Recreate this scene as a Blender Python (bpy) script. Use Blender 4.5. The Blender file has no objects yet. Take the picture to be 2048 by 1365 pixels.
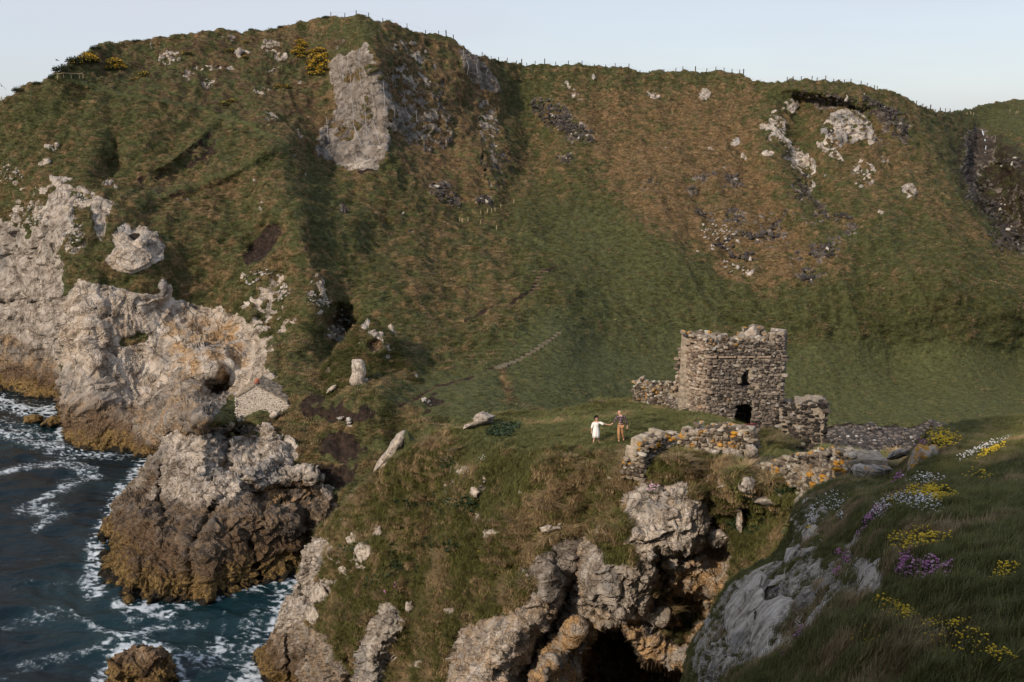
import bpy, bmesh, math, random
import numpy as np
from mathutils import Vector, Matrix, Euler

random.seed(7)
RNG = np.random.default_rng(11)
scene = bpy.context.scene
COL = scene.collection

# ------------------------------------------------------------------ camera
FPX, CX, CY = 1991.0, 1024.0, 682.5        # focal length and centre, in photograph pixels
CAMZ = 45.0                                # eye height above the sea, metres
TILT = math.atan((682.5 - 250.0) / FPX)
cam_data = bpy.data.cameras.new("camera")
cam_data.sensor_width = 36.0
cam_data.lens = FPX / 2048.0 * 36.0
cam_data.clip_start = 0.2
cam_data.clip_end = 20000.0
cam = bpy.data.objects.new("camera", cam_data)
cam.location = (0, 0, CAMZ)
cam.rotation_euler = (math.radians(90) - TILT, 0, 0)
COL.objects.link(cam)
scene.camera = cam

# ------------------------------------------------------------------ light
SUN_EL, SUN_AZ = 31.0, 221.0               # azimuth clockwise from +Y (north): the sun stands left and behind
world = bpy.data.worlds.new("World")
scene.world = world
world.use_nodes = True
wn, wl = world.node_tree.nodes, world.node_tree.links
for n in list(wn): wn.remove(n)
w_out = wn.new("ShaderNodeOutputWorld")
w_bg = wn.new("ShaderNodeBackground")
sky = wn.new("ShaderNodeTexSky")
sky.sky_type = 'NISHITA'
sky.sun_disc = False
sky.sun_elevation = math.radians(SUN_EL)
sky.sun_rotation = math.radians(SUN_AZ)
sky.altitude = 50
sky.air_density = 1.0
sky.dust_density = 1.2
sky.ozone_density = 1.5
w_bg.inputs["Strength"].default_value = 0.125
tc = wn.new("ShaderNodeTexCoord")
mp = wn.new("ShaderNodeMapping"); mp.inputs["Scale"].default_value = (1.0, 1.0, 4.5)
mp.inputs["Rotation"].default_value = (0.0, math.radians(12), 0.0)
cn = wn.new("ShaderNodeTexNoise"); cn.inputs["Scale"].default_value = 1.7; cn.inputs["Detail"].default_value = 5
cr = wn.new("ShaderNodeValToRGB")
cr.color_ramp.elements[0].position = 0.34; cr.color_ramp.elements[0].color = (0.55, 0.55, 0.55, 1)
cr.color_ramp.elements[1].position = 0.72; cr.color_ramp.elements[1].color = (0.95, 0.95, 0.95, 1)
wm = wn.new("ShaderNodeMix"); wm.data_type = 'RGBA'
wm.inputs[7].default_value = (3.9, 4.15, 4.65, 1)          # thin high cloud
wl.new(tc.outputs["Generated"], mp.inputs["Vector"]); wl.new(mp.outputs[0], cn.inputs["Vector"])
wl.new(cn.outputs["Fac"], cr.inputs[0]); wl.new(cr.outputs[0], wm.inputs[0])
wl.new(sky.outputs[0], wm.inputs[6]); wl.new(wm.outputs[2], w_bg.inputs["Color"]); wl.new(w_bg.outputs[0], w_out.inputs[0])

sun_data = bpy.data.lights.new("sun", 'SUN')
sun_data.energy = 2.9
sun_data.angle = math.radians(3.0)
sun_data.color = (1.0, 0.84, 0.66)
sun = bpy.data.objects.new("sun", sun_data)
az, el = math.radians(SUN_AZ), math.radians(SUN_EL)
sdir = Vector((math.sin(az) * math.cos(el), math.cos(az) * math.cos(el), math.sin(el)))
sun.rotation_euler = sdir.to_track_quat('Z', 'Y').to_euler()
sun.location = (-60, -60, 120)
COL.objects.link(sun)
vs = scene.view_settings
vs.view_transform = 'Standard'; vs.look = 'None'; vs.exposure = 0.46; vs.gamma = 1.0; vs.use_curve_mapping = False
scene.cycles.max_bounces = 4; scene.cycles.diffuse_bounces = 2; scene.cycles.glossy_bounces = 2
scene.cycles.transparent_max_bounces = 4
scene.cycles.use_adaptive_sampling = True

# ------------------------------------------------------------------ small helpers
CT, ST = math.cos(TILT), math.sin(TILT)
def ray(px, py):
    a = (np.asarray(px, float) - CX) / FPX; b = (CY - np.asarray(py, float)) / FPX
    return np.stack(np.broadcast_arrays(a, CT + b * ST, -ST + b * CT), -1)
def at(px, py, Y):
    """world point seen at a pixel, at the distance Y north of the eye"""
    d = ray(px, py); return d * (np.asarray(Y, float) / d[..., 1])[..., None] + np.array([0, 0, CAMZ])
def atz(px, py, z):
    d = ray(px, py); return d * ((z - CAMZ) / d[..., 2])[..., None] + np.array([0, 0, CAMZ])
def proj(P):
    P = np.asarray(P, float); x = P[..., 0]; y = P[..., 1]; z = P[..., 2] - CAMZ
    f = y * CT - z * ST; u = y * ST + z * CT
    return CX + FPX * x / f, CY - FPX * u / f, f

def smooth(a, b, x):
    t = np.clip((x - a) / (b - a), 0, 1); return t * t * (3 - 2 * t)

# ---- noise
def _hash(i, j, k, seed):
    h = (i * np.uint32(374761393) + j * np.uint32(668265263) + k * np.uint32(2147483647) + np.uint32(seed * 1274126177 & 0xffffffff))
    h ^= h >> np.uint32(13); h *= np.uint32(1274126177); h ^= h >> np.uint32(16); h *= np.uint32(2246822519); h ^= h >> np.uint32(15)
    return h
_G = RNG.normal(size=(64, 3)); _G = (_G / np.linalg.norm(_G, axis=1, keepdims=True)).astype(np.float32) * 1.6
def perlin(P, seed=0):
    P = np.asarray(P, np.float32)
    I = np.floor(P); F = P - I; I = I.astype(np.int32).astype(np.uint32)
    W = F * F * F * (F * (F * 6 - 15) + 10)
    out = np.zeros(P.shape[:-1], np.float32)
    with np.errstate(over='ignore'):
        for c in range(8):
            dx, dy, dz = c & 1, (c >> 1) & 1, c >> 2
            h = _hash(I[..., 0] + np.uint32(dx), I[..., 1] + np.uint32(dy), I[..., 2] + np.uint32(dz), seed) & np.uint32(63)
            g = _G[h]
            v = g[..., 0] * (F[..., 0] - dx) + g[..., 1] * (F[..., 1] - dy) + g[..., 2] * (F[..., 2] - dz)
            w = (W[..., 0] if dx else 1 - W[..., 0]) * (W[..., 1] if dy else 1 - W[..., 1]) * (W[..., 2] if dz else 1 - W[..., 2])
            out += v * w
    return out
def fbm(P, scale, octv=4, seed=0, gain=0.5):
    o = 0.0; a = 1.0; t = 0.0; f = 1.0 / scale
    for k in range(octv):
        o = o + a * perlin(P * f, seed + k); t += a; a *= gain; f *= 2.03
    return o / t
def ridged(P, scale, octv=4, seed=0, gain=0.5):
    o = 0.0; a = 1.0; t = 0.0; f = 1.0 / scale
    for k in range(octv):
        o = o + a * (1 - 2 * np.abs(perlin(P * f, seed + k))); t += a; a *= gain; f *= 2.07
    return o / t
def cells(P, scale, seed=0):
    """distance to the nearest and second nearest cell point, and a random value of the nearest cell"""
    Q = np.asarray(P, np.float32) / scale
    I = np.floor(Q).astype(np.int32)
    d1 = np.full(Q.shape[:-1], 9.0, np.float32); d2 = d1.copy(); val = np.zeros_like(d1)
    with np.errstate(over='ignore'):
        for dx in (-1, 0, 1):
            for dy in (-1, 0, 1):
                for dz in (-1, 0, 1):
                    J = (I + np.array([dx, dy, dz])).astype(np.uint32)
                    h = _hash(J[..., 0], J[..., 1], J[..., 2], seed)
                    c = np.stack([(h & np.uint32(1023)) / 1023.0, ((h >> np.uint32(10)) & np.uint32(1023)) / 1023.0, ((h >> np.uint32(20)) & np.uint32(1023)) / 1023.0], -1).astype(np.float32)
                    d = np.linalg.norm(I + np.array([dx, dy, dz]) + c - Q, axis=-1)
                    near = d < d1
                    d2 = np.where(near, d1, np.minimum(d2, d)); val = np.where(near, c[..., 0], val); d1 = np.where(near, d, d1)
    return d1, d2, val

# ---- shapes on the photograph's plane used to lay out the ground cover
def seg_dist(X, Y, line):
    d = np.full(X.shape, 1e9); T = np.zeros(X.shape); sgn = np.zeros(X.shape)
    L = len(line) - 1
    for i in range(L):
        (x0, y0), (x1, y1) = line[i][:2], line[i + 1][:2]
        vx, vy = x1 - x0, y1 - y0
        t = np.clip(((X - x0) * vx + (Y - y0) * vy) / (vx * vx + vy * vy + 1e-9), 0, 1)
        ex, ey = X - x0 - t * vx, Y - y0 - t * vy
        dd = np.hypot(ex, ey); m = dd < d
        d = np.where(m, dd, d); T = np.where(m, (i + t) / L, T); sgn = np.where(m, np.sign(vx * ey - vy * ex), sgn)
    return d, T, sgn
def poly_in(X, Y, pts):
    """signed distance to a polygon, positive inside"""
    ins = np.zeros(X.shape, bool); n = len(pts)
    for i in range(n):
        x0, y0 = pts[i]; x1, y1 = pts[(i + 1) % n]
        c = ((y0 > Y) != (y1 > Y)) & (X < (x1 - x0) * (Y - y0) / (y1 - y0 + 1e-12) + x0)
        ins ^= c
    d, _, _ = seg_dist(X, Y, list(pts) + [pts[0]])
    return np.where(ins, d, -d)

def make_mesh(name, V, F4, smooth_shade=True):
    me = bpy.data.meshes.new(name)
    V = np.ascontiguousarray(V, np.float32).reshape(-1, 3); F4 = np.ascontiguousarray(F4, np.int32)
    n, k = F4.shape
    me.vertices.add(len(V)); me.vertices.foreach_set("co", V.ravel())
    me.loops.add(n * k); me.loops.foreach_set("vertex_index", F4.ravel())
    me.polygons.add(n); me.polygons.foreach_set("loop_start", np.arange(0, n * k, k, dtype=np.int32))
    me.polygons.foreach_set("loop_total", np.full(n, k, np.int32))
    me.polygons.foreach_set("use_smooth", np.full(n, smooth_shade, bool))
    me.update(calc_edges=True)
    return me
def color_attr(me, name, arr):
    a = me.color_attributes.new(name, 'FLOAT_COLOR', 'POINT')
    full = np.ones((len(me.vertices), 4), np.float32); full[:, :arr.shape[1]] = arr
    a.data.foreach_set("color", full.ravel())
def link(name, data, mat=None, parent=None, loc=None):
    o = bpy.data.objects.new(name, data); COL.objects.link(o)
    if mat is not None and data is not None:
        for m in (mat if isinstance(mat, (list, tuple)) else [mat]): data.materials.append(m)
    if parent is not None: o.parent = parent
    if loc is not None: o.location = loc
    return o
def tag(o, label=None, cat=None, group=None, kind=None):
    if label: o["label"] = label
    if cat: o["category"] = cat
    if group: o["group"] = group
    if kind: o["kind"] = kind
    return o
def empty(name, loc, rz=0.0):
    o = bpy.data.objects.new(name, None); o.empty_display_size = 0.2; COL.objects.link(o)
    o.location = loc; o.rotation_euler = (0, 0, rz); return o
def grid_faces(nr, nc):
    i = np.arange(nr * nc).reshape(nr, nc)
    return np.stack([i[:-1, :-1], i[1:, :-1], i[1:, 1:], i[:-1, 1:]], -1).reshape(-1, 4)

def level(py):
    """exact correction of a surveyed distance so that heights stay true far below the horizon"""
    py = np.asarray(py, float); return ((py - 250) / FPX) / np.tan(TILT + np.arctan((py - CY) / FPX))
def levelled(pts, test):
    return [(x, y, Y * float(level(y))) if test(x, y, Y) else (x, y, Y) for x, y, Y in pts]
# ---- thin terrain-fitting spline
def mq_fit(pts, c=45.0, lam=1e-3):
    P = np.array([(p[0], p[1]) for p in pts], float)
    d = ray(P[:, 0], P[:, 1]); q = d[:, 1] / np.array([p[2] for p in pts], float)     # inverse depth along the axis
    n = len(P)
    R = np.hypot(P[:, None, 0] - P[None, :, 0], P[:, None, 1] - P[None, :, 1])
    K = -np.sqrt(R * R + c * c) / 1000.0 + np.eye(n) * -lam
    A = np.concatenate([np.ones((n, 1)), P / 1000.0], 1)
    M = np.block([[K, A], [A.T, np.zeros((3, 3))]])
    w = np.linalg.solve(M, np.concatenate([q * 100, np.zeros(3)]))
    def f(X, Y):
        X = np.asarray(X, np.float64); o = w[n] + w[n + 1] * X / 1000 + w[n + 2] * Y / 1000
        for i in range(n):
            o = o - w[i] * np.sqrt((X - P[i, 0]) ** 2 + (Y - P[i, 1]) ** 2 + c * c) / 1000.0
        return 100.0 / o          # depth along the camera axis
    return f

def landform(name, top, bottom, pts, x0, x1, nc, nr, feats=(), skirt=(14, 1.0, 6.0), skirt_n=8, cc=45.0, arc=False):
    """lay a ground sheet through the surveyed points; returns its grid of world points and the survey coordinates"""
    tx = np.array(top, float); bx = np.array(bottom, float)
    xs = np.linspace(x0, x1, nc)
    if arc:   # equal steps along a steep crest line
        xf = np.linspace(x0, x1, 4000); yf = np.interp(xf, tx[:, 0], tx[:, 1])
        L = np.concatenate([[0], np.cumsum(np.hypot(np.diff(xf), np.diff(yf) * arc))])
        xs = np.interp(np.linspace(0, L[-1], nc), L, xf)
    yt = np.interp(xs, tx[:, 0], tx[:, 1]); yb = np.interp(xs, bx[:, 0], bx[:, 1])
    t = np.linspace(0, 1, nr)[:, None]
    PX = np.repeat(xs[None], nr, 0); PY = yt + (yb - yt) * t
    S = mq_fit(pts, cc)(PX, PY)
    for f in feats: S = S + f(PX, PY)
    d = ray(PX, PY)
    W = d * S[..., None] + np.array([0, 0, CAMZ])
    # the far side of the crest
    length, slope, _ = skirt[:3]
    hd = W[0].copy() - np.array([0, 0, CAMZ]); hd[:, 2] = 0; hd /= np.linalg.norm(hd, axis=1, keepdims=True)
    rows = []; prow = []
    for k in range(skirt_n, 0, -1):
        l = length * (k / skirt_n) ** 1.8
        sl = slope(xs) if callable(slope) else slope
        q = W[0] + hd * l; q[:, 2] -= sl * l * (0.5 + 0.5 * min(1, l / length * 3)); rows.append(q)
    W = np.concatenate([np.array(rows), W], 0)
    PX = np.concatenate([np.repeat(PX[:1], skirt_n, 0), PX], 0)
    PY = np.concatenate([np.repeat(PY[:1], skirt_n, 0), PY], 0)
    return W, PX, PY
def normals(W):
    du = np.gradient(W, axis=1); dv = np.gradient(W, axis=0)
    n = np.cross(dv, du); n /= np.linalg.norm(n, axis=-1, keepdims=True) + 1e-9
    return n
def orient(N, W):
    # outward = towards open air: face the eye, or up
    v = np.array([0, 0, CAMZ]) - W
    s = np.sign((N * v).sum(-1)); s[s == 0] = 1
    # keep one orientation over the whole sheet
    return N * (1 if np.median(s) > 0 else -1)

def feat_ridge(line, width, amp):
    def f(X, Y):
        d, T, _ = seg_dist(X, Y, line)
        a = np.interp(T, np.linspace(0, 1, len(amp)), amp) if isinstance(amp, (list, tuple)) else amp
        return -a * np.exp(-(d / width) ** 2)
    return f
def feat_bump(x, y, rx, ry, amp, ang=0.0, p=2.0):
    c, s = math.cos(math.radians(ang)), math.sin(math.radians(ang))
    def f(X, Y):
        u = ((X - x) * c + (Y - y) * s) / rx; v = (-(X - x) * s + (Y - y) * c) / ry
        return -amp * np.exp(-(u * u + v * v) ** (p / 2))
    return f
def feat_poly(pts, amp, soft=10.0, noise=0.0):
    """everything inside the outline comes amp nearer, with a soft edge"""
    def f(X, Y):
        d = poly_in(X, Y, pts)
        return -amp * smooth(-soft, soft, d)
    return f
def feat_step(line, amp, soft, fade=None):
    """right-hand side of the line (seen walking along it) moves back by amp"""
    def f(X, Y):
        d, T, sg = seg_dist(X, Y, line)
        a = np.interp(T, np.linspace(0, 1, len(amp)), amp) if isinstance(amp, (list, tuple)) else amp
        r = smooth(-soft, soft, d * sg) * a
        return r * (np.exp(-np.maximum(d - fade, 0) / fade) if fade else 1.0)
    return f
# ------------------------------------------------------------------ materials
def nodes_of(name):
    m = bpy.data.materials.new(name); m.use_nodes = True
    nt = m.node_tree; b = nt.nodes["Principled BSDF"]
    return m, nt, b
def N(nt, typ, **kw):
    n = nt.nodes.new(typ)
    for k, v in kw.items(): setattr(n, k, v)
    return n
def mixc(nt, fac, a, b, mode='MIX'):
    n = nt.nodes.new("ShaderNodeMix"); n.data_type = 'RGBA'; n.blend_type = mode
    for sock, v in ((0, fac), (6, a), (7, b)):
        if isinstance(v, (int, float)): n.inputs[sock].default_value = v
        elif isinstance(v, tuple): n.inputs[sock].default_value = (*v, 1)
        else: nt.links.new(v, n.inputs[sock])
    return n.outputs[2]
def mathn(nt, op, a, b=None, clamp=False):
    n = nt.nodes.new("ShaderNodeMath"); n.operation = op; n.use_clamp = clamp
    for i, v in enumerate((a, b)):
        if v is None: continue
        if isinstance(v, (int, float)): n.inputs[i].default_value = v
        else: nt.links.new(v, n.inputs[i])
    return n.outputs[0]
def noise_n(nt, vec, scale, detail=4, rough=0.55, dist=0.0):
    n = nt.nodes.new("ShaderNodeTexNoise"); n.inputs["Scale"].default_value = scale
    n.inputs["Detail"].default_value = detail; n.inputs["Roughness"].default_value = rough; n.inputs["Distortion"].default_value = dist
    nt.links.new(vec, n.inputs["Vector"]); return n.outputs["Fac"]
def ramp_n(nt, fac, stops):
    n = nt.nodes.new("ShaderNodeValToRGB"); e = n.color_ramp.elements
    while len(e) < len(stops): e.new(0.5)
    for i, (p, c) in enumerate(stops):
        e[i].position = p; e[i].color = (c, c, c, 1) if isinstance(c, (int, float)) else (*c, 1)
    nt.links.new(fac, n.inputs[0]); return n.outputs[0]
def maprange(nt, v, a, b, c=0.0, d=1.0):
    n = nt.nodes.new("ShaderNodeMapRange"); n.interpolation_type = 'SMOOTHSTEP'
    nt.links.new(v, n.inputs[0]); n.inputs[1].default_value = a; n.inputs[2].default_value = b; n.inputs[3].default_value = c; n.inputs[4].default_value = d
    return n.outputs[0]

def rock_colour(nt, vec, gs, dark, warm, zlow=True):
    """weathered limestone: pale and grey blotches, cracks, brown runs, ochre and black near the tide line"""
    big = noise_n(nt, vec, 0.22 * gs, 5, 0.6); med = noise_n(nt, vec, 1.1 * gs, 6, 0.65); fine = noise_n(nt, vec, 6.0 * gs, 4, 0.6)
    pale = ramp_n(nt, med, [(0.30, (0.17, 0.135, 0.105)), (0.42, (0.36, 0.305, 0.25)), (0.58, (0.54, 0.475, 0.41)), (0.8, (0.62, 0.57, 0.51))])
    grey = ramp_n(nt, med, [(0.3, (0.10, 0.095, 0.09)), (0.55, (0.25, 0.235, 0.22)), (0.75, (0.36, 0.34, 0.32))])
    c = mixc(nt, maprange(nt, big, 0.50, 0.68), pale, grey)
    drk = ramp_n(nt, med, [(0.3, (0.018, 0.014, 0.012)), (0.52, (0.055, 0.042, 0.034)), (0.72, (0.15, 0.125, 0.105))])
    sm = nt.nodes.new("ShaderNodeMapping"); sm.inputs["Scale"].default_value = (1.0, 1.0, 0.10); nt.links.new(vec, sm.inputs["Vector"])
    stk = noise_n(nt, sm.outputs[0], 1.3 * gs, 4, 0.6, 0.3)                       # weather streaks down the faces
    c = mixc(nt, mathn(nt, 'MULTIPLY', maprange(nt, stk, 0.50, 0.68), 0.55), c, (0.09, 0.078, 0.066))
    c = mixc(nt, dark, c, drk)
    wv = ramp_n(nt, fine, [(0.3, (0.16, 0.085, 0.03)), (0.6, (0.42, 0.28, 0.15))])
    c = mixc(nt, mathn(nt, 'MULTIPLY', warm, maprange(nt, noise_n(nt, vec, 0.8 * gs, 4), 0.38, 0.6)), c, wv)
    # cracks
    wp = nt.nodes.new("ShaderNodeVectorMath"); wp.operation = 'MULTIPLY_ADD'
    nn = nt.nodes.new("ShaderNodeTexNoise"); nn.inputs["Scale"].default_value = 0.9 * gs; nn.inputs["Detail"].default_value = 3
    nt.links.new(vec, nn.inputs["Vector"]); nt.links.new(nn.outputs["Color"], wp.inputs[0])
    wp.inputs[1].default_value = (2.6 / gs, 2.6 / gs, 1.6 / gs); nt.links.new(vec, wp.inputs[2])
    def crack(scale, w):
        v = nt.nodes.new("ShaderNodeTexVoronoi"); v.feature = 'DISTANCE_TO_EDGE'; v.inputs["Scale"].default_value = scale
        nt.links.new(wp.outputs[0], v.inputs["Vector"]); return maprange(nt, v.outputs["Distance"], 0.0, w)
    ck = mathn(nt, 'MULTIPLY', crack(0.45 * gs, 0.05), maprange(nt, mathn(nt, 'ADD', crack(1.5 * gs, 0.07), maprange(nt, big, 0.45, 0.55)), 0.0, 1.0))
    c = mixc(nt, mathn(nt, 'MULTIPLY', mathn(nt, 'MULTIPLY', mathn(nt, 'SUBTRACT', 1.0, ck), maprange(nt, med, 0.60, 0.42)), 0.5), c, (0.05, 0.038, 0.028))
    if zlow:
        geo = nt.nodes.new("ShaderNodeNewGeometry"); sp = nt.nodes.new("ShaderNodeSeparateXYZ"); nt.links.new(geo.outputs["Position"], sp.inputs[0])
        zz = mathn(nt, 'ADD', sp.outputs[2], mathn(nt, 'MULTIPLY', mathn(nt, 'SUBTRACT', big, 0.5), -14.0))
        brown = ramp_n(nt, fine, [(0.3, (0.032, 0.02, 0.012)), (0.55, (0.11, 0.07, 0.04)), (0.75, (0.22, 0.15, 0.09))])
        c = mixc(nt, maprange(nt, zz, 5.5, 2.5), c, brown)
        och = ramp_n(nt, noise_n(nt, vec, 3.0, 5, 0.7), [(0.35, (0.03, 0.018, 0.008)), (0.5, (0.13, 0.082, 0.028)), (0.65, (0.27, 0.18, 0.07))])
        z2 = mathn(nt, 'ADD', sp.outputs[2], mathn(nt, 'MULTIPLY', mathn(nt, 'SUBTRACT', med, 0.5), -6.0))
        c = mixc(nt, maprange(nt, z2, 3.0, 1.4), c, och)
        c = mixc(nt, maprange(nt, z2, 0.9, 0.2), c, (0.012, 0.010, 0.007))
    return c, ck, med, fine

def terrain_material(name, gs=1.0, bump=0.5, tint=1.0):
    """gs: how fine the grain of the ground is (1 for the far hill)"""
    m, nt, b = nodes_of(name)
    geo = N(nt, "ShaderNodeNewGeometry"); vec = geo.outputs["Position"]
    A = N(nt, "ShaderNodeAttribute", attribute_name="cover_a"); B = N(nt, "ShaderNodeAttribute", attribute_name="cover_b")
    sa = N(nt, "ShaderNodeSeparateColor"); sb = N(nt, "ShaderNodeSeparateColor")
    nt.links.new(A.outputs["Color"], sa.inputs[0]); nt.links.new(B.outputs["Color"], sb.inputs[0])
    rock, straw, earth = sa.outputs; dark, warm, lush = sb.outputs
    n1 = noise_n(nt, vec, 0.9 * gs, 5, 0.65, 0.4); n2 = noise_n(nt, vec, 3.6 * gs, 4, 0.65, 0.5); n3 = noise_n(nt, vec, 0.12 * gs, 4, 0.6)
    green = ramp_n(nt, n2, [(0.28, (0.020, 0.024, 0.008)), (0.5, (0.055, 0.060, 0.020)), (0.75, (0.095, 0.098, 0.038))])
    fresh = ramp_n(nt, n2, [(0.28, (0.034, 0.040, 0.014)), (0.5, (0.076, 0.082, 0.030)), (0.75, (0.112, 0.118, 0.048))])
    green = mixc(nt, lush, green, fresh)
    hay = ramp_n(nt, n2, [(0.28, (0.055, 0.032, 0.014)), (0.5, (0.14, 0.088, 0.042)), (0.72, (0.25, 0.17, 0.088))])
    hf = mathn(nt, 'ADD', straw, mathn(nt, 'ADD', mathn(nt, 'MULTIPLY', mathn(nt, 'SUBTRACT', n1, 0.5), 2.2), mathn(nt, 'MULTIPLY', mathn(nt, 'SUBTRACT', n3, 0.5), 0.9)))
    g = mixc(nt, maprange(nt, hf, 0.25, 0.85), green, hay)
    soil = ramp_n(nt, n2, [(0.35, (0.010, 0.007, 0.005)), (0.6, (0.038, 0.023, 0.015)), (0.75, (0.075, 0.05, 0.035))])
    ef = maprange(nt, mathn(nt, 'ADD', earth, mathn(nt, 'MULTIPLY', mathn(nt, 'SUBTRACT', n1, 0.5), 0.7)), 0.4, 0.6)
    g = mixc(nt, ef, g, soil)
    rc, ck, med, fine = rock_colour(nt, vec, gs, dark, warm)
    rf = maprange(nt, mathn(nt, 'ADD', rock, mathn(nt, 'MULTIPLY', mathn(nt, 'SUBTRACT', n2, 0.5), 0.9)), 0.42, 0.56)
    col = mixc(nt, rf, g, rc)
    nt.links.new(col, b.inputs["Base Color"])
    b.inputs["Roughness"].default_value = 0.9; b.inputs["Specular IOR Level"].default_value = 0.25
    h = mathn(nt, 'ADD', mathn(nt, 'MULTIPLY', n2, 1.0), mathn(nt, 'MULTIPLY', mathn(nt, 'MULTIPLY', ck, rf), 0.8))
    h = mathn(nt, 'ADD', h, mathn(nt, 'MULTIPLY', fine, 0.35))
    bp = N(nt, "ShaderNodeBump"); bp.inputs["Strength"].default_value = bump; bp.inputs["Distance"].default_value = 0.35 / gs
    nt.links.new(h, bp.inputs["Height"]); nt.links.new(bp.outputs[0], b.inputs["Normal"])
    return m

def rock_material(name, gs=2.0, dark=0.0, warm=0.15, lichen=0.0, zlow=False, bump=0.6, tone=(1, 1, 1)):
    m, nt, b = nodes_of(name)
    geo = N(nt, "ShaderNodeNewGeometry"); vec = geo.outputs["Position"]
    dv = N(nt, "ShaderNodeValue"); dv.outputs[0].default_value = dark; wv = N(nt, "ShaderNodeValue"); wv.outputs[0].default_value = warm
    c, ck, med, fine = rock_colour(nt, vec, gs, dv.outputs[0], wv.outputs[0], zlow)
    if tone != (1, 1, 1): c = mixc(nt, 1.0, c, tone, 'MULTIPLY')
    if lichen:
        lf = maprange(nt, noise_n(nt, vec, 2.2 * gs / 2, 6, 0.7), 0.62 - 0.14 * lichen, 0.66 - 0.12 * lichen)
        c = mixc(nt, lf, c, ramp_n(nt, fine, [(0.3, (0.28, 0.13, 0.02)), (0.7, (0.52, 0.27, 0.04))]))
    nt.links.new(c, b.inputs["Base Color"]); b.inputs["Roughness"].default_value = 0.9; b.inputs["Specular IOR Level"].default_value = 0.25
    h = mathn(nt, 'ADD', mathn(nt, 'MULTIPLY', med, 0.9), mathn(nt, 'ADD', mathn(nt, 'MULTIPLY', ck, 0.8), mathn(nt, 'MULTIPLY', fine, 0.45)))
    bp = N(nt, "ShaderNodeBump"); bp.inputs["Strength"].default_value = bump; bp.inputs["Distance"].default_value = 0.3 / gs
    nt.links.new(h, bp.inputs["Height"]); nt.links.new(bp.outputs[0], b.inputs["Normal"])
    return m
def plain(name, c, rough=0.8, var=0.25, scale=8.0, spec=0.3, metal=0.0):
    m, nt, b = nodes_of(name)
    geo = N(nt, "ShaderNodeNewGeometry")
    f = noise_n(nt, geo.outputs["Position"], scale, 4)
    col = ramp_n(nt, f, [(0.3, tuple(x * (1 - var) for x in c)), (0.7, tuple(min(1, x * (1 + var)) for x in c))])
    nt.links.new(col, b.inputs["Base Color"]); b.inputs["Roughness"].default_value = rough
    b.inputs["Specular IOR Level"].default_value = spec; b.inputs["Metallic"].default_value = metal
    return m

# ------------------------------------------------------------------ ground cover painting
class Cover:
    CH = ("rock", "straw", "earth", "dark", "warm", "lush", "bare")
    def __init__(s, W, PX, PY, wob=1.0, straw=0.5):
        s.W, s.X, s.Y = W.astype(np.float32), PX, PY
        s.c = {k: np.zeros(PX.shape, np.float32) for k in s.CH}
        s.c["straw"] += straw
        s.n1 = fbm(s.W, 5.0 * wob, 4, 50); s.n2 = fbm(s.W, 1.6 * wob, 4, 60); s.n3 = fbm(s.W, 0.8 * wob, 2, 66)
    def put(s, m, **ch):
        for k, v in ch.items(): s.c[k] = s.c[k] * (1 - m) + v * m
    def poly(s, pts, soft=4.0, rag=12.0, amt=1.0, speck=None, **ch):
        P = np.array(pts); pad = 40
        box = (s.X > P[:, 0].min() - pad) & (s.X < P[:, 0].max() + pad) & (s.Y > P[:, 1].min() - pad) & (s.Y < P[:, 1].max() + pad)
        if not box.any(): return
        m = np.zeros(s.X.shape, np.float32)
        d = poly_in(s.X[box], s.Y[box], pts) + rag * 2.2 * (s.n1[box] * 0.5 + s.n2[box] * 0.6 + s.n3[box] * 0.3)
        v = smooth(-soft, soft, d) * amt
        if speck is not None: v = v * smooth(speck, speck + 0.12, s.n2[box] * 0.7 + s.n3[box] * 0.7)
        m[box] = v; s.put(m, **ch)
    def ell(s, x, y, rx, ry, ang=0.0, **kw):
        t = np.linspace(0, 2 * math.pi, 14, endpoint=False); c, q = math.cos(math.radians(ang)), math.sin(math.radians(ang))
        s.poly([(x + rx * math.cos(a) * c - ry * math.sin(a) * q, y + rx * math.cos(a) * q + ry * math.sin(a) * c) for a in t], **kw)
    def line(s, pts, w, soft=2.0, rag=1.5, amt=1.0, **ch):
        d, _, _ = seg_dist(s.X, s.Y, pts)
        s.put((smooth(w + soft, w - soft, d + rag * 2 * s.n2) * amt).astype(np.float32), **ch)
    def attrs(s, me):
        color_attr(me, "cover_a", np.stack([s.c["rock"], s.c["straw"], s.c["earth"]], -1).reshape(-1, 3))
        color_attr(me, "cover_b", np.stack([s.c["dark"], s.c["warm"], s.c["lush"]], -1).reshape(-1, 3))

def facet(P, scale, seed):
    """flat faces meeting at sharp edges, as broken rock has"""
    Q = np.asarray(P, np.float32) / scale
    I = np.floor(Q).astype(np.int32)
    best = np.full(Q.shape[:-1], 9.0, np.float32); out = np.zeros_like(best)
    with np.errstate(over='ignore'):
        for dx in (-1, 0, 1):
            for dy in (-1, 0, 1):
                for dz in (-1, 0, 1):
                    J = (I + np.array([dx, dy, dz])).astype(np.uint32)
                    h = _hash(J[..., 0], J[..., 1], J[..., 2], seed)
                    c = np.stack([(h & np.uint32(255)) / 255.0, ((h >> np.uint32(8)) & np.uint32(255)) / 255.0, ((h >> np.uint32(16)) & np.uint32(255)) / 255.0], -1).astype(np.float32)
                    off = Q - (I + np.array([dx, dy, dz], np.float32) + c)
                    d = (off * off).sum(-1)
                    near = d < best
                    g = _G[(h >> np.uint32(24)) & np.uint32(63)]
                    v = (off * g).sum(-1) * 0.55 + (c[..., 0] - 0.5) * 0.7
                    out = np.where(near, v, out); best = np.where(near, d, best)
    return out
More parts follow.
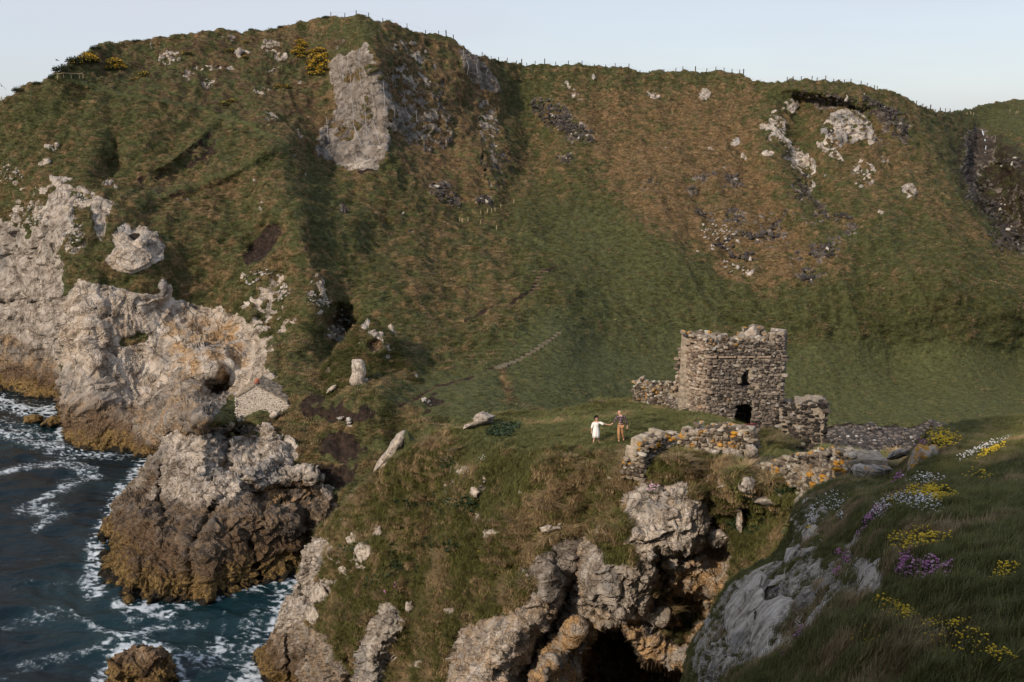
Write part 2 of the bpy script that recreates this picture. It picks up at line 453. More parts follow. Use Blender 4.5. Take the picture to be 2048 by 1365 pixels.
def relief(W, cov, rock_amp=1.2, tuss_amp=0.35, tuss_scale=1.3, rock_scale=5.0, flute=0.6, seed=0, gully=0.0, bed=(0.35, 0.25, 0.9), clump=0.35):
    Nn = orient(normals(W), W)
    P = W.astype(np.float32)
    r = cov.c["rock"]; ea = cov.c["earth"]
    broad = fbm(P, 16.0, 3, 5 + seed) * 1.2
    tus = (0.5 - np.abs(perlin(P / tuss_scale, 71 + seed))) * 1.0 + fbm(P, tuss_scale * 0.45, 2, 75 + seed) * 0.6
    tus = tus * (1 - 0.65 * cov.c["lush"])
    disp = broad * 0.5 * (1 - cov.c["lush"] * 0.6) + (1 - r) * tuss_amp * tus - ea * 0.10 * rock_amp
    if gully:
        gx = P * np.array([1 / 7.0, 1 / 34.0, 1 / 34.0], np.float32) + np.stack([fbm(P, 30, 2, 301), 0 * P[..., 0], 0 * P[..., 0]], -1) * 0.9
        gz = (1 - r) * (1 - 0.8 * cov.c["lush"])
        disp = disp + gz * gully * (fbm(gx, 1.0, 3, 305) * 1.6 + fbm(P * np.array([0.4, 1, 1.6], np.float32), 3.2, 2, 309) * 0.5)
    cov.c["straw"] = np.clip(cov.c["straw"] + clump * (tus - .34) * (1 - cov.c["lush"]) * (1 - r), 0, 1).astype(np.float32)
    m = r > 0.02
    Pm = P[m]
    wp = Pm + np.stack([fbm(Pm, rock_scale * .8, 3, 81 + k) for k in range(3)], -1) * 0.75 * rock_scale
    fl = ridged(wp * np.array([1.0, 1.0, 0.25], np.float32), rock_scale * 0.5, 3, 33 + seed, 0.6)
    ca = facet(wp * np.array([1, 1, 0.5], np.float32), rock_scale, 9 + seed); cb = facet(wp, rock_scale * 0.36, 19 + seed)
    cr_ = ridged(wp, rock_scale * 0.5, 4, 20 + seed, 0.6)
    bd = np.array(bed, np.float32); bd /= np.linalg.norm(bd)
    tb = (wp @ bd) / (rock_scale * 0.42) + fbm(Pm, rock_scale * 2, 2, 95) * 0.6; fr = tb - np.floor(tb)
    ledge = (1 - fr) ** 1.5 * smooth(0.0, 0.10, fr) * (0.55 + 0.6 * fbm(Pm, rock_scale * 1.2, 2, 97))
    disp[m] += r[m] * rock_amp * (ledge * 0.55 + ca * 0.42 + cb * 0.30 + fl * flute * 0.30 + cr_ * 0.26 - .25)
    return P + Nn * disp[..., None]
# ------------------------------------------------------------------ the sea
def sea_material():
    m, nt, b = nodes_of("sea_water")
    geo = N(nt, "ShaderNodeNewGeometry"); vec = geo.outputs["Position"]
    A = N(nt, "ShaderNodeAttribute", attribute_name="foam"); sa = N(nt, "ShaderNodeSeparateColor"); nt.links.new(A.outputs["Color"], sa.inputs[0])
    deep = ramp_n(nt, noise_n(nt, vec, 0.06, 4), [(0.35, (0.0016, 0.0065, 0.011)), (0.6, (0.0028, 0.012, 0.018)), (0.75, (0.005, 0.023, 0.028))])
    lace = noise_n(nt, vec, 1.7, 8, 0.72, 1.6)
    ff = maprange(nt, mathn(nt, 'ADD', sa.outputs[0], mathn(nt, 'MULTIPLY', mathn(nt, 'SUBTRACT', lace, 0.5), 1.9)), 0.46, 1.05)
    deep = mixc(nt, mathn(nt, 'MULTIPLY', maprange(nt, mathn(nt, 'ADD', sa.outputs[0], mathn(nt, 'MULTIPLY', mathn(nt, 'SUBTRACT', lace, 0.5), .5)), 0.2, 1.0), .3), deep, (0.08, 0.14, 0.17))
    col = mixc(nt, ff, mixc(nt, sa.outputs[1], deep, (0.008, 0.045, 0.052)), (0.46, 0.51, 0.56))
    nt.links.new(col, b.inputs["Base Color"])
    nt.links.new(maprange(nt, ff, 0.0, 1.0, 0.16, 0.8), b.inputs["Roughness"]); b.inputs["IOR"].default_value = 1.33; b.inputs["Specular IOR Level"].default_value = 0.3
    bp = N(nt, "ShaderNodeBump"); bp.inputs["Strength"].default_value = 0.55; bp.inputs["Distance"].default_value = 0.25
    nt.links.new(noise_n(nt, vec, 1.6, 6, 0.6, 0.6), bp.inputs["Height"]); nt.links.new(bp.outputs[0], b.inputs["Normal"])
    return m
def build_sea():
    # fine near the shore, coarse out to the horizon
    gx = np.concatenate([-np.geomspace(9000, 130, 26), np.linspace(-120, 30, 430), np.geomspace(40, 9000, 20)])
    gy = np.concatenate([-np.geomspace(3000, 20, 10), np.linspace(40, 190, 470), np.geomspace(196, 9000, 26)])
    X, Y = np.meshgrid(gx, gy)
    P = np.stack([X, Y, np.zeros_like(X)], -1).astype(np.float32)
    fine = ((X > -122) & (X < 32) & (Y > 38) & (Y < 192)).astype(np.float32)
    Q = P + np.stack([fbm(P, 9, 2, 3), fbm(P, 9, 2, 4), 0 * X], -1).astype(np.float32) * 3.0
    wv = Q * np.array([1.0, 1.7, 1.0], np.float32)
    h = fbm(wv, 9.0, 3, 7) * 0.7 + (ridged(wv, 3.6, 4, 17) * 0.22)
    px, py, _ = proj(P); px = np.where(Y < 5, -9999, px)
    foam = np.zeros_like(X, dtype=np.float32); teal = np.zeros_like(foam)
    # tide-line wash along the rocks
    for line, w, a in (([(188, 1185), (188, 1100), (235, 1010), (300, 915), (335, 880)], 24, 1.0), ([(130, 890), (112, 830), (60, 825), (0, 806)], 20, 1.0),
                       ([(140, 905), (230, 915), (310, 908)], 10, 0.8), ([(230, 1212), (330, 1222), (430, 1196), (560, 1165), (600, 1165)], 14, 0.9), ([(590, 1170), (560, 1240), (515, 1330), (490, 1380)], 46, 0.95),
                       ([(200, 1365), (230, 1310), (290, 1290), (345, 1310), (370, 1365)], 20, 0.95), ([(370, 1330), (480, 1300), (520, 1250)], 40, 0.7),
                       ([(0, 850), (70, 870), (110, 880)], 26, 0.62)):
        d, _, _ = seg_dist(px, py, line); foam = np.maximum(foam, a * np.exp(-(d / w) ** 2))
    streak = np.zeros_like(foam)
    for line, w, a in (([(0, 945), (60, 935), (150, 928), (190, 935), (160, 965), (120, 985), (60, 1012), (30, 1022)], 13, 1.15), ([(30, 1025), (90, 1018), (130, 1025), (85, 1050), (70, 1065)], 15, 1.2), ([(130, 930), (185, 950), (130, 978)], 18, 1.1),
                       ([(110, 1222), (150, 1232), (180, 1258), (225, 1270), (330, 1258), (400, 1248)], 9, 1.1), ([(0, 1260), (60, 1242), (150, 1236)], 11, 0.75),
                       ([(270, 1245), (310, 1225), (360, 1245)], 16, 0.8), ([(0, 1365), (60, 1340), (150, 1315), (210, 1285), (300, 1262)], 10, 0.85), ([(40, 1330), (110, 1320)], 16, 0.8),
                       ([(450, 1230), (440, 1260), (420, 1300)], 7, 0.9), ([(0, 870), (60, 890), (130, 920)], 14, 0.6), ([(0, 1130), (80, 1120), (150, 1130)], 8, 0.5), ([(0, 1190), (70, 1160), (170, 1165)], 10, 0.5)):
        d, _, _ = seg_dist(px + fbm(P, 6, 2, 91) * 40, py + fbm(P, 6, 2, 92) * 16, line); streak = np.maximum(streak, a * np.exp(-(d / w) ** 2))
    lace = 1 - np.abs(perlin(Q * np.array([0.35, 0.55, 1], np.float32), 41)) * 3.2
    lace2 = 1 - np.abs(perlin(Q * np.array([0.9, 1.3, 1], np.float32), 44)) * 3.2
    area = smooth(-0.25, 0.35, fbm(P, 22.0, 3, 61))
    net = np.clip(np.maximum(lace * 0.75, lace2 * 0.7), 0, 1) ** 2.6
    foam = np.clip(foam * (0.26 + 0.85 * np.clip(lace2, 0, 1) + 0.35 * np.clip(lace, 0, 1)), 0, 1.1) + streak * (0.40 + 0.35 * np.clip(lace2, 0, 1)) + net * (0.22 + 0.45 * area)
    teal = smooth(420, 250, np.hypot((px - 440) / 1.1, (py - 1220) * 2.2)) * 0.3
    h = h + np.clip(foam, 0, 1) * 0.08
    P[..., 2] = h * fine - 0.15 * (1 - fine)
    me = make_mesh("sea", P, grid_faces(*X.shape)[:, ::-1])
    color_attr(me, "foam", np.stack([np.clip(foam, 0, 1.2) * fine, teal * fine, 0 * foam], -1).reshape(-1, 3))
    o = link("sea", me, sea_material()); tag(o, kind="structure")
build_sea()

# ------------------------------------------------------------------ the mainland hill
A_TOP = [(-420, 400), (-200, 330), (-60, 250), (0, 208), (40, 190), (100, 165), (118, 155), (140, 138), (180, 112), (215, 95), (270, 80), (330, 73), (420, 66), (480, 63), (560, 55), (640, 42), (700, 33), (715, 30), (740, 36),
         (800, 52), (870, 72), (915, 85), (935, 98), (950, 108), (975, 115), (1010, 122), (1050, 128), (1100, 128), (1170, 132), (1230, 134), (1300, 142), (1350, 147), (1410, 143), (1460, 150), (1490, 152), (1505, 160),
         (1560, 163), (1590, 157), (1680, 165), (1760, 178), (1800, 190), (1835, 212), (1870, 228), (1900, 229), (1960, 215), (2048, 200), (2200, 178), (2700, 120)]
A_BOT = [(-420, 930), (380, 935), (450, 960), (600, 1010), (700, 1080), (850, 1000), (950, 905), (1250, 880), (1400, 870), (1640, 955), (1900, 955), (2100, 930), (2700, 900)]
A_PTS = [(-400, 420, 190), (-400, 930, 150), (-200, 350, 190), (-200, 600, 165), (-200, 930, 145), (0, 208, 202), (0, 300, 192), (0, 500, 166), (0, 700, 149), (0, 930, 145),
         (118, 158, 206), (270, 80, 228), (250, 140, 218), (150, 200, 203), (300, 235, 199), (450, 150, 221), (450, 225, 205), (440, 66, 236), (640, 45, 242), (715, 33, 236), (640, 180, 224),
         (130, 450, 158), (130, 600, 147), (130, 750, 142), (130, 930, 138), (210, 600, 145), (210, 800, 139), (220, 930, 137), (300, 480, 158), (300, 620, 147), (310, 800, 139), (310, 930, 136),
         (200, 330, 184), (380, 350, 184), (480, 440, 168), (400, 560, 154), (560, 290, 190), (590, 440, 164), (590, 560, 151), (480, 620, 149), (430, 700, 143), (430, 800, 131), (425, 748, 139), (385, 760, 138), (420, 870, 122), (520, 700, 141),
         (620, 620, 143), (640, 690, 140), (560, 740, 128), (600, 700, 134), (470, 836, 116), (520, 838, 115.4), (572, 820, 117), (430, 842, 113.5), (520, 800, 121), (400, 850, 112), (580, 800, 118), (700, 775, 118), (540, 840, 114), (780, 792, 114),
         (680, 860, 110), (680, 960, 104), (560, 900, 110), (600, 960, 106), (800, 850, 110), (850, 905, 103), (740, 1030, 98), (700, 1080, 97),
         (680, 110, 227), (650, 330, 204), (740, 330, 200), (720, 110, 222), (660, 470, 166), (850, 120, 236), (850, 300, 215), (950, 150, 246), (980, 320, 224), (700, 430, 178), (700, 560, 156.5), (760, 480, 175), (740, 640, 145), (720, 720, 138),
         (900, 430, 196), (900, 560, 166), (830, 660, 142), (840, 755, 124), (1000, 125, 262), (1000, 220, 252), (1000, 330, 226), (1000, 470, 190), (1000, 600, 155), (1000, 735, 130), (920, 800, 116), (950, 850, 108), (900, 900, 101),
         (1075, 560, 166), (1110, 680, 142), (1170, 132, 272), (1170, 260, 248), (1170, 420, 206), (1200, 700, 150), (1200, 800, 131), (1150, 870, 118), (1300, 142, 272), (1300, 260, 246), (1300, 400, 208), (1350, 560, 176), (1350, 700, 158), (1300, 820, 136), (1300, 880, 128),
         (1500, 165, 262), (1500, 300, 232), (1500, 450, 200), (1500, 600, 172), (1600, 160, 252), (1620, 320, 226), (1620, 450, 198), (1650, 580, 172), (1700, 250, 240), (1760, 180, 256), (1850, 230, 262), (1800, 330, 226), (1800, 450, 196), (1880, 560, 172), (1800, 650, 168),
         (1600, 700, 160), (1800, 740, 165), (1650, 800, 150), (1800, 830, 148), (1500, 830, 142), (1650, 890, 135.5), (1850, 880, 137), (1700, 955, 122), (1900, 955, 122),
         (1900, 229, 285), (2048, 203, 330), (2048, 300, 262), (2048, 450, 212), (2048, 600, 176), (2048, 750, 172), (2048, 850, 144), (2048, 930, 127), (2350, 170, 330), (2350, 450, 215), (2350, 750, 172), (2350, 920, 128), (2700, 130, 330), (2700, 600, 180), (2700, 900, 130)]
A_FEATS = [
    feat_step([(150, 380), (124, 450), (118, 520), (122, 600), (118, 650), (124, 720), (120, 800), (130, 880), (130, 940)], [0, 6, 14, 18, 20, 22, 22, 22, 22], 5),
    # spur ridges and their shaded far sides
    feat_ridge([(560, 285), (585, 360), (600, 440), (612, 560), (650, 690)], 34, [1, 3, 4, 4, 2]),
    feat_ridge([(660, 420), (665, 560), (690, 660)], 34, [0, 0, -2]),
    feat_ridge([(190, 225), (185, 300), (195, 400)], 28, [2, 4, 1]), feat_ridge([(235, 300), (215, 350)], 20, -2),
    feat_ridge([(430, 235), (390, 280), (330, 330), (300, 335)], 14, [1, 3, 3, 1]), feat_ridge([(340, 350), (300, 380), (220, 330)], 20, [-2, -3, -2]),
    feat_ridge([(570, 290), (520, 310), (450, 350), (380, 375), (290, 395), (240, 440)], 14, [1, 2.5, 3, 3, 3, 1]),
    feat_bump(535, 480, 48, 34, -2.8, -35, 4),
    feat_bump(690, 655, 42, 40, -6.0, 0, 3), feat_bump(300, 560, 50, 40, 2, 0), feat_ridge([(500, 640), (545, 700), (540, 760)], 16, 3),
    feat_bump(170, 640, 40, 120, 2.5), feat_bump(270, 500, 50, 40, 3.0, 0, 3),
    # rocky summit face
    feat_ridge([(715, 40), (740, 120), (775, 230), (770, 310)], 18, [2, 5, 6, 2]), feat_bump(690, 230, 55, 110, 2.5, 0, 3),
    feat_ridge([(920, 95), (990, 170), (1010, 300), (985, 400)], 26, [2, 4, 4, 2]), feat_bump(965, 150, 36, 44, -2.5, 35, 3), feat_ridge([(1050, 150), (1070, 300), (1060, 420)], 45, [-1, -2, -1]),
    feat_ridge([(120, 160), (300, 205), (460, 222), (540, 262), (570, 290), (680, 355), (760, 400), (900, 440)], 6, 0.9),
    # the bowl and the shoulders of the right-hand slope
    feat_ridge([(1540, 190), (1530, 300), (1590, 420), (1680, 520)], 26, [1, 4, 5, 2]), feat_ridge([(1600, 200), (1600, 330), (1660, 440)], 26, [-4, -5, -2]),
    feat_ridge([(1120, 200), (1130, 330)], 45, 4), feat_ridge([(1250, 200), (1290, 400), (1330, 560)], 60, [0, 4, 2]),
    feat_bump(1690, 262, 60, 34, 2.5, 0, 4), feat_ridge([(1560, 175), (1640, 185), (1740, 205), (1800, 260)], 12, [2, 4, 4, 2]), feat_ridge([(1600, 205), (1700, 215), (1770, 280)], 12, -3),
    feat_step([(1800, 250), (1840, 300), (1895, 345), (1925, 400), (1955, 455), (2010, 505), (2080, 560), (2200, 640)][::-1], [0, 12, 22, 32, 40, 40, 24, 0], 7, None) if False else (lambda X, Y: 0 * X),
    feat_ridge([(1970, 260), (1965, 330), (1990, 420), (2040, 480)], 60, [-14, -26, -34, -30]),
    feat_ridge([(1955, 262), (1945, 330)], 12, -4), feat_ridge([(1995, 262), (2020, 330)], 16, 5), feat_ridge([(1935, 300), (1925, 330)], 10, 4),
    feat_ridge([(1860, 260), (1905, 350), (1935, 410), (1985, 475), (2060, 530)], 22, [2, 6, 9, 9, 4]),
    feat_step([(900, 815), (1000, 745)], 0.0, 4),
]
A_PTS = levelled(A_PTS, lambda x, y, Y: x <= 430 and y >= 560)
def build_mainland():
    W, PX, PY = landform("hill", A_TOP, A_BOT, A_PTS, -420, 2700, 1500, 560, A_FEATS, skirt=(900, 0.02, 0), skirt_n=14)
    cov = Cover(W, PX, PY, 1.6, straw=0.44)
    c = cov
    # greens and browns of the slopes, with shade painted into the ravine
    c.poly([(1050, 420), (1250, 400), (1450, 520), (1700, 560), (2048, 560), (2100, 900), (1200, 900), (900, 820), (980, 620)], rag=30, soft=40, straw=0.12)
    c.poly([(1060, 640), (1200, 620), (1500, 680), (2100, 690), (2100, 870), (1000, 870), (780, 800), (840, 752), (1000, 715)], rag=16, soft=30, straw=0.02, lush=1.0)
    c.poly([(1100, 420), (1330, 440), (1450, 600), (1300, 700), (1150, 650)], rag=30, soft=40, lush=0.45, straw=0.1)
    c.poly([(1150, 200), (1500, 190), (1520, 330), (1650, 520), (1540, 600), (1250, 420)], rag=30, soft=40, straw=0.8)
    c.poly([(1540, 220), (1780, 220), (1900, 420), (1960, 520), (1700, 500), (1560, 330)], rag=20, soft=30, straw=0.56)
    c.poly([(1700, 480), (1850, 430), (2048, 560), (2048, 680), (1760, 650)], rag=20, soft=30, straw=0.22)
    c.poly([(1000, 130), (1120, 140), (1080, 260), (1010, 330), (1000, 200)], rag=16, soft=24, straw=0.35)
    c.poly([(200, 95), (700, 45), (640, 330), (540, 260), (300, 205), (140, 160)], rag=12, soft=16, straw=0.5, earth=0.44)
    c.poly([(460, 230), (560, 150), (650, 110), (640, 330), (560, 300)], rag=14, soft=14, straw=0.6, earth=0.42)
    c.poly([(740, 60), (900, 90), (1000, 200), (1010, 320), (960, 400), (850, 380), (780, 300)], rag=14, soft=18, straw=0.66, earth=0.40)
    c.poly([(640, 130), (640, 330), (740, 350), (700, 200)], rag=10, soft=10, straw=0.6, earth=0.3)
    c.poly([(600, 300), (700, 370), (800, 600), (700, 640), (640, 560), (600, 420)], rag=12, soft=22, straw=0.22)
    c.poly([(800, 440), (1000, 450), (1050, 620), (860, 720), (800, 620)], rag=20, soft=30, straw=0.5)
    c.poly([(0, 215), (180, 180), (330, 230), (300, 320), (100, 330), (0, 300)], rag=16, soft=24, straw=0.38)
    c.poly([(240, 390), (420, 380), (600, 320), (590, 560), (420, 610), (300, 540)], rag=16, soft=24, straw=0.48)
    c.poly([(1830, 225), (1960, 225), (2120, 330), (2120, 560), (1980, 480), (1900, 380)], rag=12, soft=16, straw=0.35, earth=0.37)
    c.poly([(1900, 300), (1950, 250), (2010, 280), (2120, 330), (2120, 540), (1990, 480), (1930, 400)], rag=12, soft=14, straw=0.25, earth=0.55)  # earth cover darkens the ravine here, painting its shade into the ground
    c.poly([(1932, 268), (1960, 256), (1992, 272), (1996, 325), (1960, 340), (1935, 400), (1925, 340)], rag=12, soft=5, rock=1.0, dark=1.0, earth=0.3)  # dark rock tone paints the shaded recess at the ravine head
    c.poly([(1920, 225), (2120, 190), (2120, 290), (2000, 262)], rag=6, soft=6, straw=0.12, earth=0, lush=0.4)
    c.poly([(1930, 380), (1990, 360), (2100, 400), (2100, 540), (1990, 470)], rag=12, soft=8, speck=0.0, rock=0.8, dark=0.9)
    # left spur greens and its hollows
    c.ell(85, 232, 40, 16, -10, soft=10, straw=0.0, earth=0.38); c.ell(210, 270, 20, 60, 0, soft=12, straw=0.25)
    c.ell(400, 305, 45, 26, -30, soft=8, speck=-0.1, straw=0.4, earth=0.7); c.ell(330, 370, 60, 22, 10, soft=6, speck=-0.05, earth=0.5)
    c.line([(130, 160), (300, 205), (400, 215), (500, 245), (560, 285)], 4, straw=0.05, lush=0.6, earth=0)
    c.line([(440, 235), (390, 285), (320, 330)], 5, straw=0.15, lush=0.3); c.line([(560, 300), (470, 345), (390, 372), (300, 392)], 5, straw=0.2, lush=0.3)
    c.line([(560, 290), (590, 420), (605, 560)], 7, soft=4, straw=0.3, lush=0.2)
    # bare earth scar
    c.poly([(486, 520), (498, 492), (520, 470), (545, 452), (569, 448), (568, 478), (548, 508), (520, 530), (495, 536)], rag=3, soft=3, earth=1.0, straw=0)
    # dark broken crags
    for (x, y, rx, ry, a, sp) in ((1105, 228, 46, 26, 25, -0.15), (1150, 268, 38, 18, 20, -0.1), (1132, 318, 16, 8, 0, -0.2), (890, 395, 34, 22, 40, 0.0), (968, 405, 18, 12, 20, -0.1), (1600, 385, 20, 24, 50, -0.1), (1635, 420, 24, 16, 40, -0.1),
                                  (1640, 435, 12, 30, 50, 0.0), (1460, 360, 24, 16, 20, 0.05), (1405, 356, 16, 9, 0, 0.05), (1385, 380, 10, 8, 0, 0), (1410, 425, 30, 12, 10, 0.1), (1520, 470, 60, 22, 10, 0.12), (1545, 440, 60, 22, 0, 0.12), (1620, 530, 40, 30, 20, 0.1),
                                  (1700, 470, 10, 14, 60, -0.1), (1660, 500, 20, 30, 20, 0.1), (1470, 440, 20, 20, 0, -0.05), (1300, 375, 20, 12, 0, 0.08), (850, 250, 60, 50, 30, 0.06), (840, 180, 40, 50, 30, 0.1), (990, 330, 30, 50, 0, 0.08), (1730, 250, 60, 16, 40, 0.1), (1690, 215, 80, 16, 12, -0.02),
                                  (1790, 250, 45, 22, 45, -0.05), (690, 415, 10, 12, 0, -0.2), (690, 100, 20, 20, 0, 0.2)):
        c.ell(x, y, rx, ry, a, soft=4, rag=8, speck=sp, rock=0.95, dark=0.95, earth=0.6)
    # pale outcrops of the right-hand slope
    for (x, y, rx, ry, a, sp) in ((1692, 256, 42, 25, -5, -0.17), (1740, 278, 8, 15, -10, -0.4), (1660, 290, 20, 10, 0, -0.1), (1668, 312, 18, 7, 20, 0.0), (1554, 255, 14, 24, -15, -0.12), (1530, 259, 7, 5, 0, -0.2), (1560, 292, 22, 16, 30, -0.05), (1590, 320, 24, 18, 45, -0.06), (1606, 332, 24, 18, 50, -0.12),
                                  (1612, 362, 18, 12, 60, 0.05), (1582, 212, 12, 12, 30, -0.15), (1410, 192, 9, 8, 0, -0.5), (1305, 190, 10, 5, 0, 0.0), (1188, 156, 5, 6, 0, -0.5), (1470, 283, 7, 6, 0, -0.3), (1425, 302, 10, 4, 0, 0.0), (1537, 315, 6, 4, 0, -0.3), (1488, 315, 5, 4, 0, -0.3),
                                  (1726, 352, 20, 18, 0, 0.1), (1816, 386, 10, 14, -20, -0.15), (1760, 430, 4, 8, 0, -0.2), (1770, 320, 6, 4, 0, 0), (1145, 178, 22, 5, 35, 0.1), (1430, 500, 30, 6, 0, 0.15), (1475, 535, 25, 10, 20, 0.2), (1960, 600, 3, 3, 0, 0)):
        c.ell(x, y, rx * 1.25, ry * 1.3, a, soft=2.5, rag=5, speck=sp, rock=1.0, dark=0.0, earth=0)
    c.ell(1662, 262, 7, 9, 0, soft=2, rag=1, rock=0.2, earth=1)
    # netted grey face under the summit
    c.poly([(656, 130), (670, 118), (695, 108), (730, 88), (748, 150), (776, 190), (780, 290), (752, 345), (690, 335), (632, 316), (640, 270), (665, 235), (672, 190), (660, 165)], rag=9, soft=5, rock=1.0, dark=0.58, earth=0)
    c.poly([(770, 145), (805, 155), (860, 205), (880, 265), (810, 285), (775, 265)], rag=10, soft=6, speck=-0.12, rock=1.0, dark=0.55, earth=0.2)
    c.poly([(920, 100), (950, 112), (985, 150), (1000, 185), (975, 190), (945, 165), (925, 140)], rag=4, soft=3, rock=1.0, dark=0.72, earth=0)
    c.poly([(955, 200), (990, 220), (1005, 310), (985, 330), (960, 260)], rag=8, soft=4, speck=0.0, rock=0.9, dark=0.5)
    c.ell(715, 150, 34, 10, -20, soft=3, rag=8, speck=-0.1, rock=0, earth=.2, straw=.6); c.ell(690, 262, 34, 22, 0, soft=3, rag=9, speck=-0.05, rock=0, earth=.2, straw=.6); c.ell(735, 225, 14, 30, 0, soft=3, rag=7, speck=0.0, rock=0.1, straw=.6)
    c.poly([(632, 300), (780, 200), (790, 345), (640, 345)], rag=10, soft=16, dark=.55)
    c.ell(722, 330, 26, 14, 0, soft=3, rag=4, rock=1, dark=0.15); c.ell(735, 345, 20, 4, 0, soft=2, rag=2, rock=0.3, earth=1)
    c.ell(820, 130, 50, 40, 20, soft=4, rag=10, speck=0.08, rock=0.9, dark=0.3)
    for (x, y, rx, ry) in ((340, 118, 20, 13), (375, 155, 14, 9), (415, 168, 12, 10), (540, 95, 16, 12), (550, 138, 18, 8), (485, 110, 14, 8), (455, 75, 10, 4), (305, 90, 6, 4), (535, 230, 22, 6), (600, 262, 8, 12), (560, 118, 12, 4), (430, 140, 40, 5), (520, 180, 30, 5)):
        c.ell(x, y, rx, ry, 0, soft=2.5, rag=7, speck=-0.02, rock=0.95, dark=0.18, warm=0.2)
    # limestone sea cliffs of the left
    c.poly([(-420, 520), (0, 455), (20, 440), (60, 470), (80, 440), (115, 380), (135, 360), (150, 440), (130, 520), (140, 600), (120, 930), (-420, 930)], rag=18, soft=6, rock=1.0, dark=0.3, straw=0.3)
    c.poly([(-420, 700), (0, 660), (60, 690), (120, 725), (125, 830), (130, 930), (-420, 930)], rag=8, soft=12, rock=1.0, dark=0.72, warm=0.6)
    c.poly([(122, 640), (135, 590), (160, 560), (220, 575), (300, 590), (340, 560), (350, 600), (440, 620), (500, 640), (545, 700), (545, 760), (520, 800), (460, 800), (420, 850), (380, 940), (120, 940)], rag=10, soft=5, rock=1.0, dark=0.08, warm=0.25)
    c.poly([(330, 640), (470, 645), (500, 700), (490, 740), (460, 780), (380, 790), (330, 720)], rag=8, soft=10, warm=0.9)
    c.poly([(300, 800), (360, 740), (470, 790), (400, 860), (300, 860), (180, 800)], rag=10, soft=14, dark=0.50)
    c.poly([(120, 810), (260, 820), (360, 790), (450, 850), (380, 950), (110, 950)], rag=10, soft=14, dark=0.62, warm=0.6)
    c.ell(265, 680, 30, 12, -15, rock=0.2, straw=0.4, rag=6)
    c.poly([(228, 470), (250, 450), (265, 462), (280, 455), (310, 470), (325, 500), (320, 525), (290, 540), (262, 552), (228, 542), (212, 528), (230, 500)], rag=4, soft=3, rock=1, dark=0.05, warm=0.25)
    c.ell(268, 472, 12, 6, 0, soft=2, rag=2, rock=0.2, earth=1.0)
    c.poly([(104, 360), (130, 362), (140, 400), (150, 440), (135, 440), (128, 400)], rag=4, soft=3, rock=1, dark=0.05)
    c.poly([(182, 380), (195, 400), (240, 420), (215, 450), (205, 490), (198, 480), (182, 450)], rag=5, soft=3, rock=1, dark=0.12)
    for (x, y, rx, ry, a, sp) in ((70, 380, 30, 8, 0, 0.05), (110, 300, 14, 12, 0, 0.1), (20, 350, 26, 16, 0, 0.12), (150, 480, 22, 30, 0, 0.0), (165, 400, 20, 22, 0, 0.0), (225, 372, 18, 12, 0, -0.05), (90, 330, 12, 10, 0, 0.05), (330, 580, 22, 22, 20, -0.05), (60, 430, 40, 30, 0, 0.0),
                                  (540, 590, 40, 18, -20, -0.12), (570, 650, 34, 22, -25, -0.1), (520, 630, 60, 25, 0, 0.05), (530, 700, 20, 40, 0, -0.1), (560, 560, 20, 8, -20, 0.0), (632, 580, 12, 26, 10, 0.0), (640, 610, 26, 16, 0, 0.05), (690, 640, 30, 24, 0, 0.12), (670, 672, 24, 22, 0, -0.1), (500, 560, 16, 10, 0, 0.1), (725, 650, 20, 12, 0, 0.1)):
        c.ell(x, y, rx, ry, a, soft=2.5, rag=7, speck=sp, rock=1, dark=0.08, warm=0.15)
    for x, y in ((510, 365), (525, 410), (523, 422), (583, 315), (577, 397), (605, 355), (380, 410), (375, 405), (1148, 190), (1500, 520), (820, 470), (805, 430), (760, 300), (600, 165), (1330, 300), (1650, 350)):
        c.ell(x, y, 3.4, 2.8, 0, soft=1.5, rag=1.5, rock=1, dark=0)
    # saddle with its peaty scars
    c.poly([(380, 850), (480, 800), (600, 790), (720, 775), (800, 800), (960, 860), (860, 1000), (700, 1080), (560, 960)], rag=6, soft=8, straw=0.46)
    c.poly([(400, 850), (440, 820), (480, 800), (570, 805), (560, 825), (470, 845)], rag=3, soft=4, straw=0.0, lush=0.8)
    for p in ([(608, 812), (640, 795), (668, 800), (690, 806), (715, 830), (710, 850), (670, 850), (630, 845), (605, 830)], [(720, 812), (742, 812), (748, 832), (728, 838)], [(640, 880), (680, 865), (715, 880), (720, 920), (690, 930), (640, 915)], [(630, 930), (720, 940), (700, 985), (650, 985), (640, 960)],
              [(835, 800), (870, 795), (888, 815), (850, 818)]):
        c.poly(p, rag=18, soft=9, earth=0.85, straw=0.2)
    c.ell(680, 848, 50, 4, 15, soft=1.5, rag=3, speck=0.12, rock=1, dark=0, earth=0); c.ell(700, 825, 20, 5, 0, soft=1.5, rag=3, speck=0.1, rock=1, warm=0.5, earth=0)
    c.ell(470, 870, 60, 22, 0, rag=8, speck=-0.1, rock=1, dark=0.25, warm=0.4); c.ell(575, 905, 24, 26, 0, rag=6, speck=-0.12, rock=1, dark=0.05)
    c.ell(530, 880, 20, 20, 0, rag=6, rock=1, dark=0.1, warm=0.2)
    # paths
    c.line([(1000, 735), (1012, 760), (1020, 785), (1022, 800)], 10, soft=10, rag=3, amt=.75, earth=0.5, straw=0.9, lush=0)
    c.line([(1022, 790), (1045, 815), (1110, 828), (1170, 838)], 7, soft=5, amt=0.8, straw=0.5)
    c.line([(800, 812), (880, 770), (1000, 735), (1060, 705), (1118, 668)], 3.5, soft=2, straw=0.7, earth=0.55)
    c.line([(930, 642), (985, 620), (1030, 598), (1060, 582), (1085, 548), (1110, 535)], 3.0, soft=2, straw=0.6, earth=0.75)
